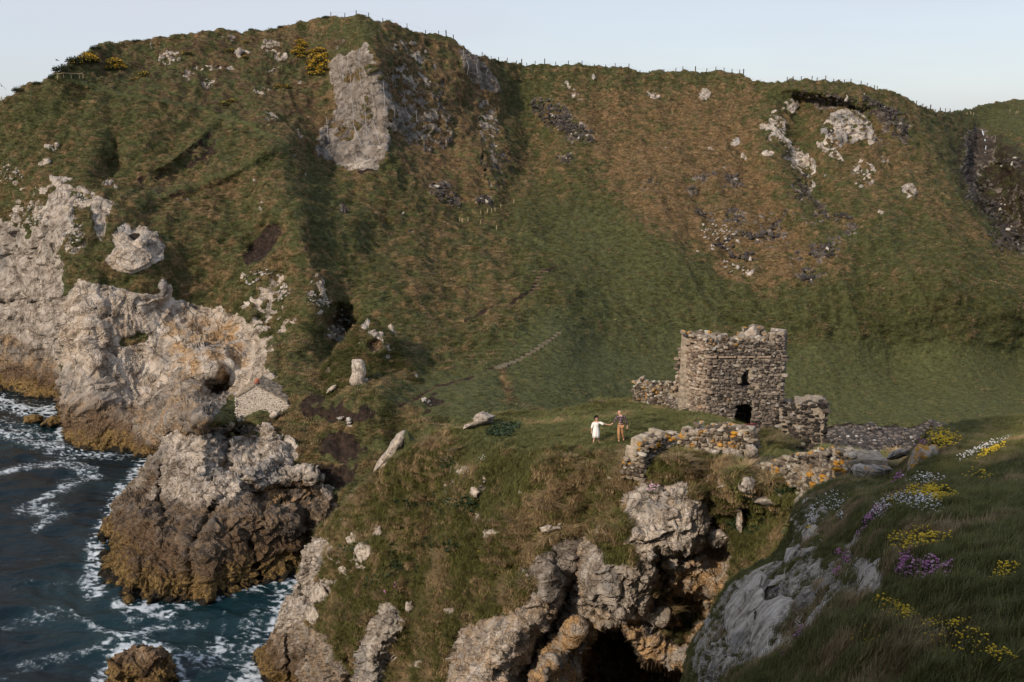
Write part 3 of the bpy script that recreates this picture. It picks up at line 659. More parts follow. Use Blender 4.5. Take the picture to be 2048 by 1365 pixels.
    c.line([(905, 440), (870, 470), (840, 500)], 1.5, soft=1.5, straw=0.6, earth=0.5); c.line([(930, 440), (1000, 465), (1060, 480), (1120, 500)], 2.5, soft=2, straw=0.1, lush=0.5, earth=0.2)
    # the shingle bank
    c.poly([(1640, 853), (1700, 848), (1800, 850), (1860, 852), (1990, 858), (1990, 960), (1640, 960)], rag=2, soft=3, earth=1, straw=0, lush=0)
    V = relief(W, cov, rock_amp=1.7, tuss_amp=0.8, tuss_scale=3.0, rock_scale=10.0, flute=1.3, gully=1.3)
    me = make_mesh("hill", V, grid_faces(*PX.shape)[:, ::-1])
    cov.attrs(me)
    o = link("hill", me, terrain_material("hill_ground", 0.45, 0.7)); tag(o, kind="structure")
    return V, PX, PY, cov
HILL = build_mainland()
# ------------------------------------------------------------------ pointed grassy knoll on the saddle
def build_knoll():
    top = [(560, 836), (600, 790), (640, 748), (660, 716), (680, 690), (700, 668), (715, 650), (728, 634), (738, 630), (750, 640), (765, 655), (790, 676), (800, 700), (815, 722), (832, 745), (845, 765), (890, 800)]
    bot = [(560, 842), (620, 815), (700, 812), (800, 806), (890, 806)]
    pts = [(560, 838, 119), (600, 792, 120.5), (640, 750, 123), (680, 690, 126), (730, 634, 130), (765, 655, 130), (800, 700, 128), (832, 745, 125), (890, 803, 121), (740, 720, 123), (740, 800, 116), (620, 812, 118), (690, 780, 118), (820, 790, 119), (760, 680, 125)]
    feats = [feat_bump(748, 690, 14, 11, -1.6, 0, 4), feat_ridge([(738, 632), (790, 700), (825, 760)], 10, 0.8)]
    W, PX, PY = landform("knoll", top, bot, pts, 562, 888, 330, 200, feats, skirt=(18, 0.9, 0), skirt_n=8, cc=20, arc=1.0)
    c = Cover(W, PX, PY, 0.9, straw=0.2); c.c['lush'] += 0.35
    c.poly([(560, 850), (600, 780), (700, 660), (735, 640), (720, 760), (690, 800)], rag=5, soft=10, straw=0.32)
    c.poly([(720, 655), (735, 633), (742, 640), (740, 655), (728, 662)], rag=3, soft=2, rock=1); c.poly([(732, 662), (750, 658), (765, 668), (766, 682), (750, 678)], rag=4, soft=2, rock=1, dark=0.05)
    c.ell(776, 690, 14, 7, 40, rag=4, soft=2, speck=0.0, rock=1); c.ell(750, 692, 15, 13, 0, rag=2, soft=2, rock=0.6, earth=1, dark=1, warm=0.5)
    c.ell(808, 755, 5, 9, -30, rag=3, soft=2, speck=-0.1, rock=1); c.ell(830, 750, 4, 8, -20, rag=2, soft=2, rock=1); c.ell(657, 740, 4, 6, 0, rag=2, soft=2, rock=1); c.ell(720, 683, 6, 4, 0, rag=3, speck=0, rock=1); c.ell(775, 714, 3, 4, 0, rag=1, rock=1, dark=.2)
    c.poly([(770, 780), (800, 760), (890, 800), (890, 815), (760, 812)], rag=4, soft=8, straw=0.0, lush=0.9)
    V = relief(W, c, rock_amp=0.7, tuss_amp=0.42, tuss_scale=1.7, rock_scale=2.6)
    me = make_mesh("knoll", V, grid_faces(*PX.shape)[:, ::-1]); c.attrs(me)
    o = link("hill", me, bpy.data.materials["hill_ground"]); tag(o, kind="structure")
    return V, PX, PY, c
KNOLL = build_knoll()

# ------------------------------------------------------------------ the grey promontory running into the sea
def build_promontory():
    top = [(150, 1330), (180, 1240), (188, 1200), (192, 1150), (198, 1100), (206, 1060), (235, 1010), (255, 985), (275, 950), (292, 930), (310, 915), (328, 882), (345, 866), (365, 858), (400, 848), (430, 850), (452, 856), (470, 868), (500, 868), (515, 852), (527, 846), (545, 856), (561, 880), (572, 920), (582, 942),
           (600, 938), (617, 932), (636, 936), (642, 955), (650, 972), (680, 985), (703, 990), (740, 1012), (780, 1050)]
    bot = [(150, 1336), (200, 1265), (780, 1265)]
    pts = [(150, 1330, 95), (188, 1200, 98), (192, 1150, 103), (206, 1060, 109), (255, 985, 112), (292, 930, 114), (330, 880, 114), (400, 850, 113), (452, 858, 112), (500, 868, 113), (527, 846, 112), (561, 882, 109), (582, 942, 104), (636, 936, 104), (650, 972, 104), (703, 990, 103), (780, 1050, 99),
           (350, 910, 108), (400, 920, 106), (450, 950, 103), (520, 930, 105), (560, 950, 103.5), (600, 960, 102), (330, 1000, 103), (260, 1010, 107), (300, 1080, 99), (250, 1100, 101), (240, 1190, 95.5), (210, 1190, 97.5), (220, 1120, 102), (330, 1205, 93.8), (330, 1130, 96), (400, 1050, 98), (400, 1130, 96), (430, 1198, 94.5),
           (500, 1020, 100), (500, 1100, 98), (520, 1175, 97), (560, 1170, 98), (600, 1160, 99), (600, 1080, 101), (640, 1010, 103), (620, 1040, 102), (700, 1060, 101), (300, 1260, 93), (450, 1260, 94), (600, 1260, 98), (780, 1260, 97), (700, 1150, 99)]
    pts = levelled(pts, lambda x, y, Y: y > 1000)
    feats = [feat_poly([(505, 985), (560, 968), (620, 965), (640, 985), (620, 1010), (560, 1006), (520, 1010)], -2.6, 5), feat_ridge([(450, 870), (455, 940), (500, 975), (440, 1000)], 9, [-2.0, -2.4, -1.2, -2]), feat_ridge([(400, 860), (410, 930), (395, 985)], 16, 1.4),
             feat_ridge([(325, 930), (318, 1000), (330, 1040)], 5, -2.2), feat_ridge([(430, 1010), (380, 1100), (385, 1190)], 7, [-1.5, -2.6, -1.0]), feat_ridge([(415, 1100), (412, 1190)], 14, 1.2), feat_ridge([(445, 1100), (450, 1180)], 5, -1.6), feat_ridge([(500, 1080), (520, 1160)], 5, -1.5),
             feat_ridge([(215, 1080), (235, 1180)], 5, -2.0), feat_ridge([(270, 1130), (255, 1195)], 12, 1.6), feat_ridge([(530, 860), (545, 920), (500, 950), (470, 985), (425, 1005)], 14, [0.5, 1.8, 2.2, 2, 1]), feat_ridge([(590, 945), (640, 950)], 9, 1.8), feat_bump(560, 1040, 50, 26, 1.6, 10, 3), feat_bump(320, 1040, 26, 14, 1.5, 0, 3), feat_ridge([(640, 950), (660, 1010), (640, 1040)], 8, 1.5),
             feat_ridge([(600, 1010), (622, 1060), (600, 1110)], 7, -2)]
    W, PX, PY = landform("rock", top, bot, pts, 150, 780, 760, 380, feats, skirt=(22, 1.1, 0), skirt_n=10, cc=25, arc=1.0)
    c = Cover(W, PX, PY, 0.8, straw=0.4)
    c.put(np.ones(PX.shape, np.float32), rock=1.0, dark=0.10, warm=0.1)
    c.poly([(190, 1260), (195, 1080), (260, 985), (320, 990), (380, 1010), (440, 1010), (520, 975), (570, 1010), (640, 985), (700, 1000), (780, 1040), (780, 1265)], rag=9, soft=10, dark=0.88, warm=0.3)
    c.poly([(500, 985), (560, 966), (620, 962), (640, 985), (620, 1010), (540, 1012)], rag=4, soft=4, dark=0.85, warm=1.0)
    c.poly([(270, 960), (330, 900), (350, 930), (320, 1000), (290, 1000)], rag=6, soft=6, dark=0.4)
    c.poly([(455, 880), (510, 872), (525, 900), (490, 925), (455, 905)], rag=5, soft=4, dark=0.35, speck=0.0)
    c.line([(450, 870), (500, 866), (520, 870)], 5, rag=3, rock=0.2, straw=0.5)
    V = relief(W, c, rock_amp=1.5, tuss_amp=0.2, rock_scale=4.2, flute=0.7, seed=3, bed=(-.5, .3, .85))
    me = make_mesh("promontory", V, grid_faces(*PX.shape)[:, ::-1]); c.attrs(me)
    o = link("sea_cliff", me, terrain_material("promontory_ground", 0.8, 0.8)); tag(o, kind="structure")
    return V
PROM = build_promontory()

# ------------------------------------------------------------------ the headland under the castle
D_TOP = [(440, 1560), (480, 1450), (500, 1365), (506, 1340), (518, 1305), (540, 1290), (552, 1262), (560, 1222), (578, 1190), (592, 1170), (598, 1135), (606, 1100), (625, 1076), (655, 1044), (680, 1022), (700, 1003), (740, 972), (760, 950), (800, 915), (840, 893), (880, 876), (920, 862),
         (960, 848), (1000, 838), (1060, 832), (1120, 826), (1160, 818), (1200, 808), (1240, 803), (1290, 803), (1340, 806), (1400, 818), (1450, 826), (1500, 850), (1555, 868), (1600, 878), (1650, 899), (1700, 906), (1760, 914), (1820, 930), (1900, 960)]
D_BOT = [(440, 1564), (520, 1500), (1900, 1500)]
D_PTS = [(440, 1560, 84), (500, 1365, 83.5), (540, 1290, 82), (560, 1222, 79), (592, 1170, 76), (606, 1100, 74), (655, 1044, 71), (700, 1003, 68.5), (740, 972, 66), (800, 915, 63.5), (840, 893, 62.5), (920, 862, 62), (1000, 838, 65), (1060, 832, 68), (1120, 826, 70), (1200, 808, 72), (1290, 803, 74), (1400, 818, 70), (1500, 850, 68), (1555, 868, 66),
         (1650, 899, 61), (1760, 914, 54), (1900, 960, 46),
         (1190, 890, 51), (1240, 885, 51.3), (1100, 885, 53.5), (1000, 880, 57), (1300, 850, 59), (1240, 840, 60), (1150, 850, 61), (1420, 829, 66), (1480, 858, 62.6), (1400, 850, 58), (1350, 880, 53.5), (1290, 905, 49.5), (1510, 868, 62.5), (1551, 870, 62.5), (1640, 899, 59), (1560, 900, 56), (1520, 925, 51.5), (1640, 915, 53), (1740, 925, 47), (1600, 935, 49),
         (1190, 912, 49.5), (1100, 915, 50.5), (1290, 935, 46.3), (1400, 910, 47.0), (1500, 945, 44.5), (1250, 925, 48), (1350, 910, 47.3), (1560, 965, 42.0), (1620, 975, 40.0), (1700, 950, 38.5), (1760, 940, 38), (1850, 960, 38),
         (900, 920, 58.5), (1000, 950, 53), (1000, 1050, 49.5), (1050, 1150, 47.5), (950, 1100, 51.5), (900, 1000, 57), (800, 1000, 62), (850, 1100, 57.5), (850, 1200, 55), (750, 1080, 64.5), (700, 1150, 67), (640, 1180, 72.5), (640, 1280, 70), (580, 1250, 76.5), (560, 1340, 79), (700, 1300, 64.5), (730, 1240, 62.5), (780, 1320, 58.5), (900, 1300, 50.5), (880, 1200, 53), (1000, 1200, 48.3),
         (1100, 1000, 48.5), (1200, 1000, 47.5), (1180, 1050, 47.0), (1180, 960, 48.2), (1120, 1080, 47.5), (1060, 1180, 46.5), (1000, 1300, 46), (950, 1420, 46), (1130, 1180, 47.5), (1120, 1300, 47.5),
         (1300, 960, 46), (1300, 1050, 45), (1390, 1050, 45.2), (1330, 1130, 44.8), (1240, 1150, 45), (1180, 1170, 46), (1250, 1230, 45.5), (1330, 1250, 46.5), (1430, 1060, 45.5), (1450, 1000, 45), (1400, 960, 45.6), (1440, 1120, 45), (1420, 1200, 45.5), (1350, 1200, 46.5), (1440, 1300, 43.5), (1300, 1365, 46), (1400, 1420, 43), (1200, 1440, 46),
         (1480, 1000, 43.8), (1540, 1000, 42.5), (1600, 1030, 39.5), (1500, 1100, 42.2), (1560, 1100, 39.5), (1480, 1180, 41.5), (1560, 1200, 38), (1680, 1000, 36.5), (1800, 1000, 35), (1640, 1100, 36.5), (1480, 1400, 38), (1700, 1300, 33), (1900, 1100, 34), (1900, 1450, 30), (700, 1480, 66), (580, 1480, 79), (1600, 1450, 34)]
D_PTS = levelled(D_PTS, lambda x, y, Y: Y > 60 and y > 1050)
D_FEATS = [feat_ridge([(800, 1180), (780, 1240), (745, 1320), (735, 1400)], 24, [0.3, 1.8, 2.4, 2.6]), feat_ridge([(838, 1200), (822, 1300), (815, 1400)], 9, -1.5), feat_ridge([(700, 1240), (705, 1300), (700, 1400)], 14, [-1, -2, -2.5]),
           feat_ridge([(1120, 1120), (1070, 1230), (960, 1340), (930, 1420)], 34, [.6, 1.4, 1.8, 2]), feat_ridge([(1170, 1040), (1160, 1140), (1110, 1240), (1050, 1340), (1020, 1420)], 16, [-1, -1.7, -2, -2, -2]), feat_ridge([(1085, 1120), (1100, 1180)], 14, 1.2),
           feat_ridge([(1160, 985), (1180, 1040)], 20, [-2.2, -2.0]), feat_poly([(1262, 1000), (1290, 970), (1400, 985), (1410, 1060), (1380, 1110), (1330, 1130), (1280, 1110), (1248, 1060)], 1.6, 12), feat_poly([(1195, 1115), (1310, 1110), (1318, 1150), (1290, 1220), (1240, 1232), (1190, 1200), (1168, 1150)], 1.5, 8),
           feat_ridge([(1318, 1115), (1335, 1150), (1300, 1240)], 9, -2.0), feat_ridge([(1318, 1120), (1400, 1100), (1450, 1110)], 7, -1.8), feat_poly([(1330, 1130), (1400, 1120), (1440, 1180), (1430, 1220), (1360, 1190), (1320, 1180)], 0.9, 8), feat_poly([(1340, 1170), (1440, 1195), (1445, 1260), (1360, 1260), (1330, 1210)], -2.0, 10),
           feat_poly([(1158, 1420), (1166, 1330), (1178, 1280), (1200, 1252), (1240, 1250), (1262, 1280), (1290, 1330), (1400, 1350), (1440, 1370), (1440, 1420)], -12.0, 6), feat_poly([(1222, 1255), (1300, 1262), (1380, 1300), (1420, 1345), (1300, 1335), (1262, 1320), (1240, 1290)], 2.5, 16), feat_bump(1180, 1330, 10, 50, 0.5),
           feat_ridge([(1080, 1350), (1150, 1260)], 12, 1.4), feat_bump(1105, 1340, 30, 26, 1.2, 0, 3), feat_ridge([(1240, 1235), (1320, 1232), (1400, 1250)], 10, 1.0), feat_bump(1180, 1020, 26, 30, -1.6, 0, 3),
           feat_bump(1440, 1000, 30, 22, 0.8), feat_ridge([(1470, 960), (1530, 1000), (1600, 1010)], 12, 0.8), feat_poly([(1480, 1010), (1600, 1020), (1580, 1060), (1490, 1060)], -1.0, 10), feat_bump(1630, 1010, 30, 30, 0.8),
           feat_ridge([(1010, 905), (960, 960), (925, 1030), (915, 1100)], 22, [0.5, 1.5, 1.8, 1]), feat_ridge([(870, 960), (880, 1060), (860, 1140)], 26, [-1.2, -2, -1]), feat_ridge([(660, 1120), (760, 1100), (790, 1180)], 20, 1.2), feat_ridge([(590, 1180), (612, 1230), (600, 1300)], 14, 1.5), feat_bump(545, 1330, 26, 40, 1.8, 0, 3), feat_ridge([(575, 1280), (585, 1365)], 7, -1.6),
           feat_bump(1240, 815, 90, 8, 0.8), feat_bump(1350, 830, 60, 14, 1.5, 8)]
HEAD_DEPTH = mq_fit(D_PTS)
def build_headland():
    sl = lambda xs: np.interp(xs, [440, 900, 1000, 1250, 1600, 1900], [1.3, 0.9, 0.75, 0.7, 0.8, 0.8])
    W, PX, PY = landform("head", D_TOP, D_BOT, D_PTS, 440, 1900, 1300, 620, D_FEATS, skirt=(30, sl, 0), skirt_n=12, cc=30, arc=0.8)
    c = Cover(W, PX, PY, 0.38, straw=0.42)
    c.poly([(900, 850), (1500, 780), (1700, 880), (1800, 930), (1500, 930), (1290, 900), (1200, 905), (1100, 905), (1020, 930), (960, 950)], rag=8, soft=12, straw=0.06, lush=0.8)
    c.poly([(1000, 900), (1080, 920), (1060, 1020), (1000, 1050), (950, 1000), (970, 930)], rag=12, soft=12, straw=0.12, lush=0.3)
    c.poly([(1100, 915), (1280, 905), (1290, 960), (1260, 1060), (1150, 1080), (1060, 1000)], rag=10, soft=10, straw=0.56)
    c.poly([(620, 1080), (760, 960), (900, 900), (960, 960), (900, 1200), (700, 1340), (640, 1250)], rag=14, soft=14, straw=0.36)
    c.poly([(850, 950), (930, 960), (940, 1060), (870, 1120), (800, 1060)], rag=10, soft=14, straw=0.3)
    c.poly([(820, 1060), (1100, 1080), (1050, 1200), (900, 1260), (830, 1200)], rag=12, soft=14, straw=0.42)
    c.poly([(1300, 920), (1480, 940), (1500, 1080), (1430, 1040), (1400, 960)], rag=8, soft=10, straw=0.55)
    c.poly([(1470, 950), (1640, 990), (1600, 1100), (1480, 1120), (1460, 1050)], rag=8, soft=10, straw=0.18)
    c.poly([(1620, 960), (1900, 930), (1900, 1200), (1600, 1120)], rag=8, soft=10, straw=0.3)
    # rock faces
    R = dict(soft=2.5, rag=6, rock=1.0, earth=0)
    c.poly([(440, 1560), (500, 1350), (560, 1215), (590, 1160), (604, 1095), (630, 1070), (660, 1080), (650, 1130), (622, 1170), (612, 1230), (590, 1290), (560, 1340), (540, 1560)], dark=0.12, **R)
    c.poly([(500, 1365), (510, 1290), (600, 1240), (660, 1270), (690, 1330), (720, 1360), (720, 1500), (480, 1500)], dark=0.5, warm=0.4, **R)
    c.poly([(605, 1190), (640, 1155), (675, 1160), (665, 1190), (630, 1215), (628, 1250), (600, 1240)], dark=0.08, **R)
    c.poly([(765, 1210), (790, 1205), (800, 1240), (780, 1300), (800, 1310), (770, 1365), (740, 1500), (690, 1500), (710, 1350), (722, 1290)], dark=0.2, **R)
    c.poly([(905, 1300), (930, 1250), (1000, 1230), (1050, 1215), (1085, 1180), (1050, 1160), (1060, 1140), (1110, 1100), (1160, 1060), (1200, 1090), (1260, 1080), (1262, 1020), (1245, 1040), (1258, 990), (1272, 965), (1300, 975), (1350, 968), (1365, 975), (1410, 1010), (1412, 1040), (1440, 1065), (1462, 1075), (1470, 1120), (1450, 1180), (1445, 1230), (1500, 1300), (1500, 1500), (880, 1500)], dark=0.25, warm=0.45, **R)
    c.poly([(1050, 1150), (1110, 1110), (1150, 1060), (1170, 1100), (1130, 1180), (1100, 1260), (1085, 1180)], soft=6, rag=6, dark=0.55, warm=0)
    c.poly([(1262, 1000), (1290, 970), (1400, 985), (1412, 1050), (1380, 1110), (1330, 1135), (1280, 1110), (1245, 1050)], soft=4, rag=4, dark=0.0, warm=0.15)
    c.poly([(1172, 1150), (1200, 1120), (1310, 1110), (1316, 1150), (1290, 1220), (1240, 1232), (1190, 1205)], soft=4, rag=3, dark=0.28, warm=0.1)
    c.poly([(1320, 1130), (1450, 1110), (1450, 1260), (1330, 1250)], soft=8, rag=8, dark=0.15, warm=1.0)
    c.poly([(1060, 1280), (1160, 1240), (1440, 1240), (1500, 1340), (1500, 1500), (1000, 1500)], soft=10, rag=10, dark=0.35, warm=1.0)
    c.poly([(1000, 1240), (1050, 1225), (1110, 1260), (1060, 1330), (1000, 1365), (930, 1365), (960, 1280)], soft=8, rag=8, dark=0.05, warm=0.5)
    c.poly([(1150, 995), (1200, 985), (1205, 1020), (1190, 1055), (1160, 1050)], soft=4, rag=6, rock=0.7, dark=1.0, earth=1.0)
    c.poly([(1200, 1090), (1240, 1088), (1285, 1100), (1270, 1125), (1215, 1128)], soft=3, rag=3, rock=0.0, straw=0.3)
    c.poly([(1300, 1170), (1370, 1190), (1400, 1240), (1360, 1290), (1310, 1270)], soft=5, rag=8, speck=-0.05, rock=0.1, straw=0.25, earth=0.3)
    for (x, y, rx, ry, a, sp) in ((930, 945, 26, 8, 10, -0.1), (905, 975, 20, 16, 0, 0.0), (960, 980, 10, 22, 30, 0.02), (925, 1000, 14, 10, 0, 0.05), (985, 1065, 22, 6, -20, -0.1), (956, 1040, 7, 16, 10, 0.0), (730, 1110, 22, 26, 0, -0.05), (700, 1130, 30, 16, -20, 0.02), (712, 1075, 24, 14, -35, 0.0), (757, 1066, 6, 14, 0, -0.3), (690, 1150, 12, 16, 0, 0),
                                  (1340, 950, 10, 6, 0, 0.1), (1570, 990, 20, 8, 20, 0.0), (1490, 965, 16, 14, 50, -0.2), (1500, 985, 30, 8, 20, -0.1), (1560, 1010, 40, 7, 15, -0.15), (1478, 1040, 10, 26, -10, -0.2), (1610, 1000, 16, 22, 0, -0.15), (1210, 1068, 12, 10, 0, -0.1), (1225, 960, 6, 5, 0, -0.2), (875, 1110, 9, 7, 0, -0.2), (770, 1045, 5, 5, 0, 0), (655, 1095, 10, 10, 0, -0.2), (1590, 1040, 12, 18, 0, -0.2), (840, 1330, 22, 12, -15, -0.1), (1440, 960, 40, 8, 15, -0.1), (1100, 1060, 30, 8, -20, 0)):
        c.ell(x, y, rx, ry, a, soft=2, rag=6, speck=sp, rock=1, dark=0.05, warm=0.2)
    c.poly([(1510, 868), (1550, 872), (1590, 895), (1555, 905), (1520, 890)], rag=3, soft=4, straw=0.5, earth=0.42, lush=0)
    V = relief(W, c, rock_amp=0.8, tuss_amp=0.55, tuss_scale=1.05, rock_scale=2.3, flute=0.6, seed=6, bed=(-.6, .2, .8), clump=.9)
    me = make_mesh("headland", V, grid_faces(*PX.shape)[:, ::-1]); c.attrs(me)
    o = link("headland", me, terrain_material("headland_ground", 1.6, 0.8)); tag(o, kind="structure")
    return V, PX, PY, c
HEAD = build_headland()

# ------------------------------------------------------------------ the crag at the photographer's shoulder, unseen and added to shade the near slope
def build_shade_crag():
    x = np.linspace(-60, 40, 190); y = np.linspace(-60, 9, 130); X, Y = np.meshgrid(x, y)
    def seg(ax, ay, bx, by, r):
        vx, vy = bx - ax, by - ay; t = np.clip(((X - ax) * vx + (Y - ay) * vy) / (vx * vx + vy * vy), 0, 1)
        return np.exp(-(np.hypot(X - ax - t * vx, Y - ay - t * vy) / r) ** 2)
    Z = 43.2 - 0.10 * np.maximum(Y, -3) - 0.4 * np.maximum(-X - 3, 0) * smooth(-2, 8, Y) - 1.6 * np.maximum(Y - 1.0, 0) - 0.012 * (np.maximum(-Y - 12, 0)) ** 1.8
    Z = Z - 0.4 * np.maximum(-X - 18, 0)
    Z = Z + np.maximum(18 * seg(-13, -20, -7.5, -4.5, 4.6), 25 * smooth(-4, 4, Y) * seg(-8.5, -3, -12.5, 6, 4.0))  # added ridge whose shadow falls across the near slope
    east = smooth(1.4, 3.2, X); Z = Z * (1 - east) + (41.9 - 0.25 * Y - 0.02 * np.maximum(X - 8, 0)) * east
    P = np.stack([X, Y, Z], -1).astype(np.float32); P[..., 2] += (1 - .8 * east) * fbm(P, 4.0, 4, 5) * 0.5 * smooth(1.5, 5, np.hypot(X, Y))
    me = make_mesh("shade_crag", P, grid_faces(*X.shape)[:, ::-1])
    n = X.size; rock = smooth(0.0, .3, fbm(P, 5, 3, 9)).ravel() * 0.8
    color_attr(me, "cover_a", np.stack([rock, np.full(n, .3), np.zeros(n)], -1)); color_attr(me, "cover_b", np.stack([np.full(n, .2), np.zeros(n), np.zeros(n)], -1))
    o = link("hill", me, bpy.data.materials["headland_ground"]); tag(o, kind="structure")  # unseen ground by the camera with the ridge added for shade
build_shade_crag()

# ------------------------------------------------------------------ the slope the camera stands on
G_TOP = [(1300, 1560), (1360, 1460), (1385, 1400), (1393, 1330), (1400, 1292), (1412, 1250), (1445, 1200), (1460, 1165), (1500, 1142), (1545, 1122), (1566, 1096), (1582, 1070), (1590, 1030), (1600, 1004), (1625, 985), (1650, 975), (1690, 962), (1730, 960), (1775, 958), (1800, 945), (1822, 915), (1838, 884), (1856, 864), (1900, 850), (1960, 845), (2048, 836), (2200, 812), (2500, 760)]
G_BOT = [(1300, 1564), (1400, 1562), (2500, 1562)]
G_PTS = [(1300, 1560, 16), (1385, 1400, 24), (1400, 1292, 26), (1445, 1200, 27), (1500, 1142, 27), (1566, 1096, 27), (1600, 1004, 29), (1690, 962, 30), (1775, 958, 29), (1822, 915, 27), (1856, 864, 27), (1960, 845, 30), (2048, 836, 33), (2500, 760, 34),
         (1430, 1340, 19), (1480, 1230, 22), (1560, 1180, 20), (1540, 1300, 15.5), (1620, 1110, 21), (1660, 1040, 23), (1740, 1000, 22), (1640, 1200, 14.5), (1700, 1100, 17.5), (1800, 1000, 18.5), (1830, 960, 21), (1860, 920, 23), (1750, 1160, 12.2), (1700, 1230, 11.5), (1600, 1340, 11.5), (1680, 1300, 9.6), (1850, 1150, 9.8), (1900, 1000, 15.0), (1960, 930, 20), (2048, 930, 18), (2048, 1000, 13.5), (1850, 1060, 13),
         (2048, 1100, 9.2), (1950, 1200, 7.8), (2048, 1250, 6.6), (1850, 1300, 7.1), (1700, 1400, 7.4), (1850, 1420, 5.7), (2048, 1400, 5.2), (2300, 1400, 4.8), (2300, 1100, 9), (2300, 900, 18), (1550, 1450, 9.5), (2048, 1560, 4.3), (1700, 1560, 5.4), (2500, 1560, 4.0), (1450, 1480, 13)]
G_FEATS = [feat_poly([(1440, 1230), (1480, 1170), (1560, 1110), (1600, 1080), (1650, 1110), (1700, 1080), (1800, 1140), (1800, 1195), (1690, 1230), (1610, 1300), (1520, 1345), (1450, 1330)], -0.5, 14), feat_bump(1870, 1040, 60, 22, 0.45), feat_bump(1850, 1130, 70, 26, 0.35), feat_ridge([(1930, 930), (2000, 905), (2048, 880)], 14, 0.8), feat_ridge([(1870, 905), (1950, 910)], 16, [-0.3, -0.8]), feat_ridge([(1640, 1010), (1700, 1050)], 26, -0.6), feat_ridge([(1660, 1090), (1740, 1080)], 22, -0.4), feat_bump(1790, 1290, 60, 30, 0.25), feat_bump(1560, 1170, 26, 20, -0.4)]
def build_slope():
    W, PX, PY = landform("slope", G_TOP, G_BOT, G_PTS, 1300, 2500, 760, 480, G_FEATS, skirt=(14, 0.9, 0), skirt_n=8, cc=30, arc=0.8)
    c = Cover(W, PX, PY, 0.14, straw=0.14)
    c.poly([(1600, 1000), (1760, 960), (1800, 1000), (1720, 1110), (1600, 1090)], rag=8, soft=10, straw=0.36)
    c.poly([(1640, 1340), (1700, 1280), (1760, 1300), (1700, 1365), (1600, 1400)], rag=10, soft=10, straw=0.85)
    c.poly([(1700, 1200), (1750, 1195), (1745, 1235), (1705, 1240)], rag=5, soft=5, straw=1.0)
    c.poly([(1900, 880), (1960, 895), (1900, 930), (1870, 910)], rag=6, soft=6, straw=0.95)
    c.poly([(1900, 1050), (2500, 1000), (2500, 1560), (1900, 1560), (1800, 1250), (1860, 1120)], rag=10, soft=20, straw=0.06)
    R = dict(soft=2.5, rag=5, rock=1.0, earth=0)
    c.poly([(1395, 1400), (1400, 1290), (1420, 1240), (1450, 1195), (1520, 1150), (1600, 1110), (1640, 1110), (1660, 1140), (1740, 1120), (1770, 1130), (1810, 1200), (1700, 1210), (1680, 1240), (1640, 1270), (1610, 1310), (1560, 1340), (1500, 1350), (1440, 1390)], dark=0.25, warm=0.05, soft=3, rag=12, speck=-0.34, rock=1.0, earth=0.1)
    c.poly([(1576, 1100), (1590, 1010), (1625, 985), (1660, 1030), (1655, 1100), (1610, 1125)], dark=0.15, soft=3, rag=12, speck=-0.12, rock=1.0, earth=0.1)
    c.poly([(1690, 1100), (1730, 1062), (1745, 1070), (1740, 1110), (1690, 1130)], dark=0.2, **R)
    V = relief(W, c, rock_amp=0.26, tuss_amp=0.16, tuss_scale=0.55, rock_scale=1.5, flute=0.2, seed=9, bed=(-.7, -.1, .7), clump=.25)
    me = make_mesh("slope", V, grid_faces(*PX.shape)[:, ::-1]); c.attrs(me)
    o = link("grass_slope", me, terrain_material("slope_ground", 3.5, 0.7)); tag(o, kind="structure")
    return V, PX, PY, c
SLOPE = build_slope()
# ------------------------------------------------------------------ where the ground is, under a surveyed spot
class Ground:
    def __init__(s, tup):
        s.V, s.PX, s.PY, s.c = tup
        s.col = s.PX[-1]
    def idx(s, px, py):
        j = int(np.clip(np.searchsorted(s.col, px), 1, s.V.shape[1] - 2))
        i = int(np.argmin(np.abs(s.PY[:, j] - py) + (np.arange(s.PY.shape[0]) < 10) * 0.001))
        return i, j
    def __call__(s, px, py):
        i, j = s.idx(px, py); return s.V[i, j].astype(float)
GH, GD, GS = Ground(HILL), Ground(HEAD), Ground(SLOPE)

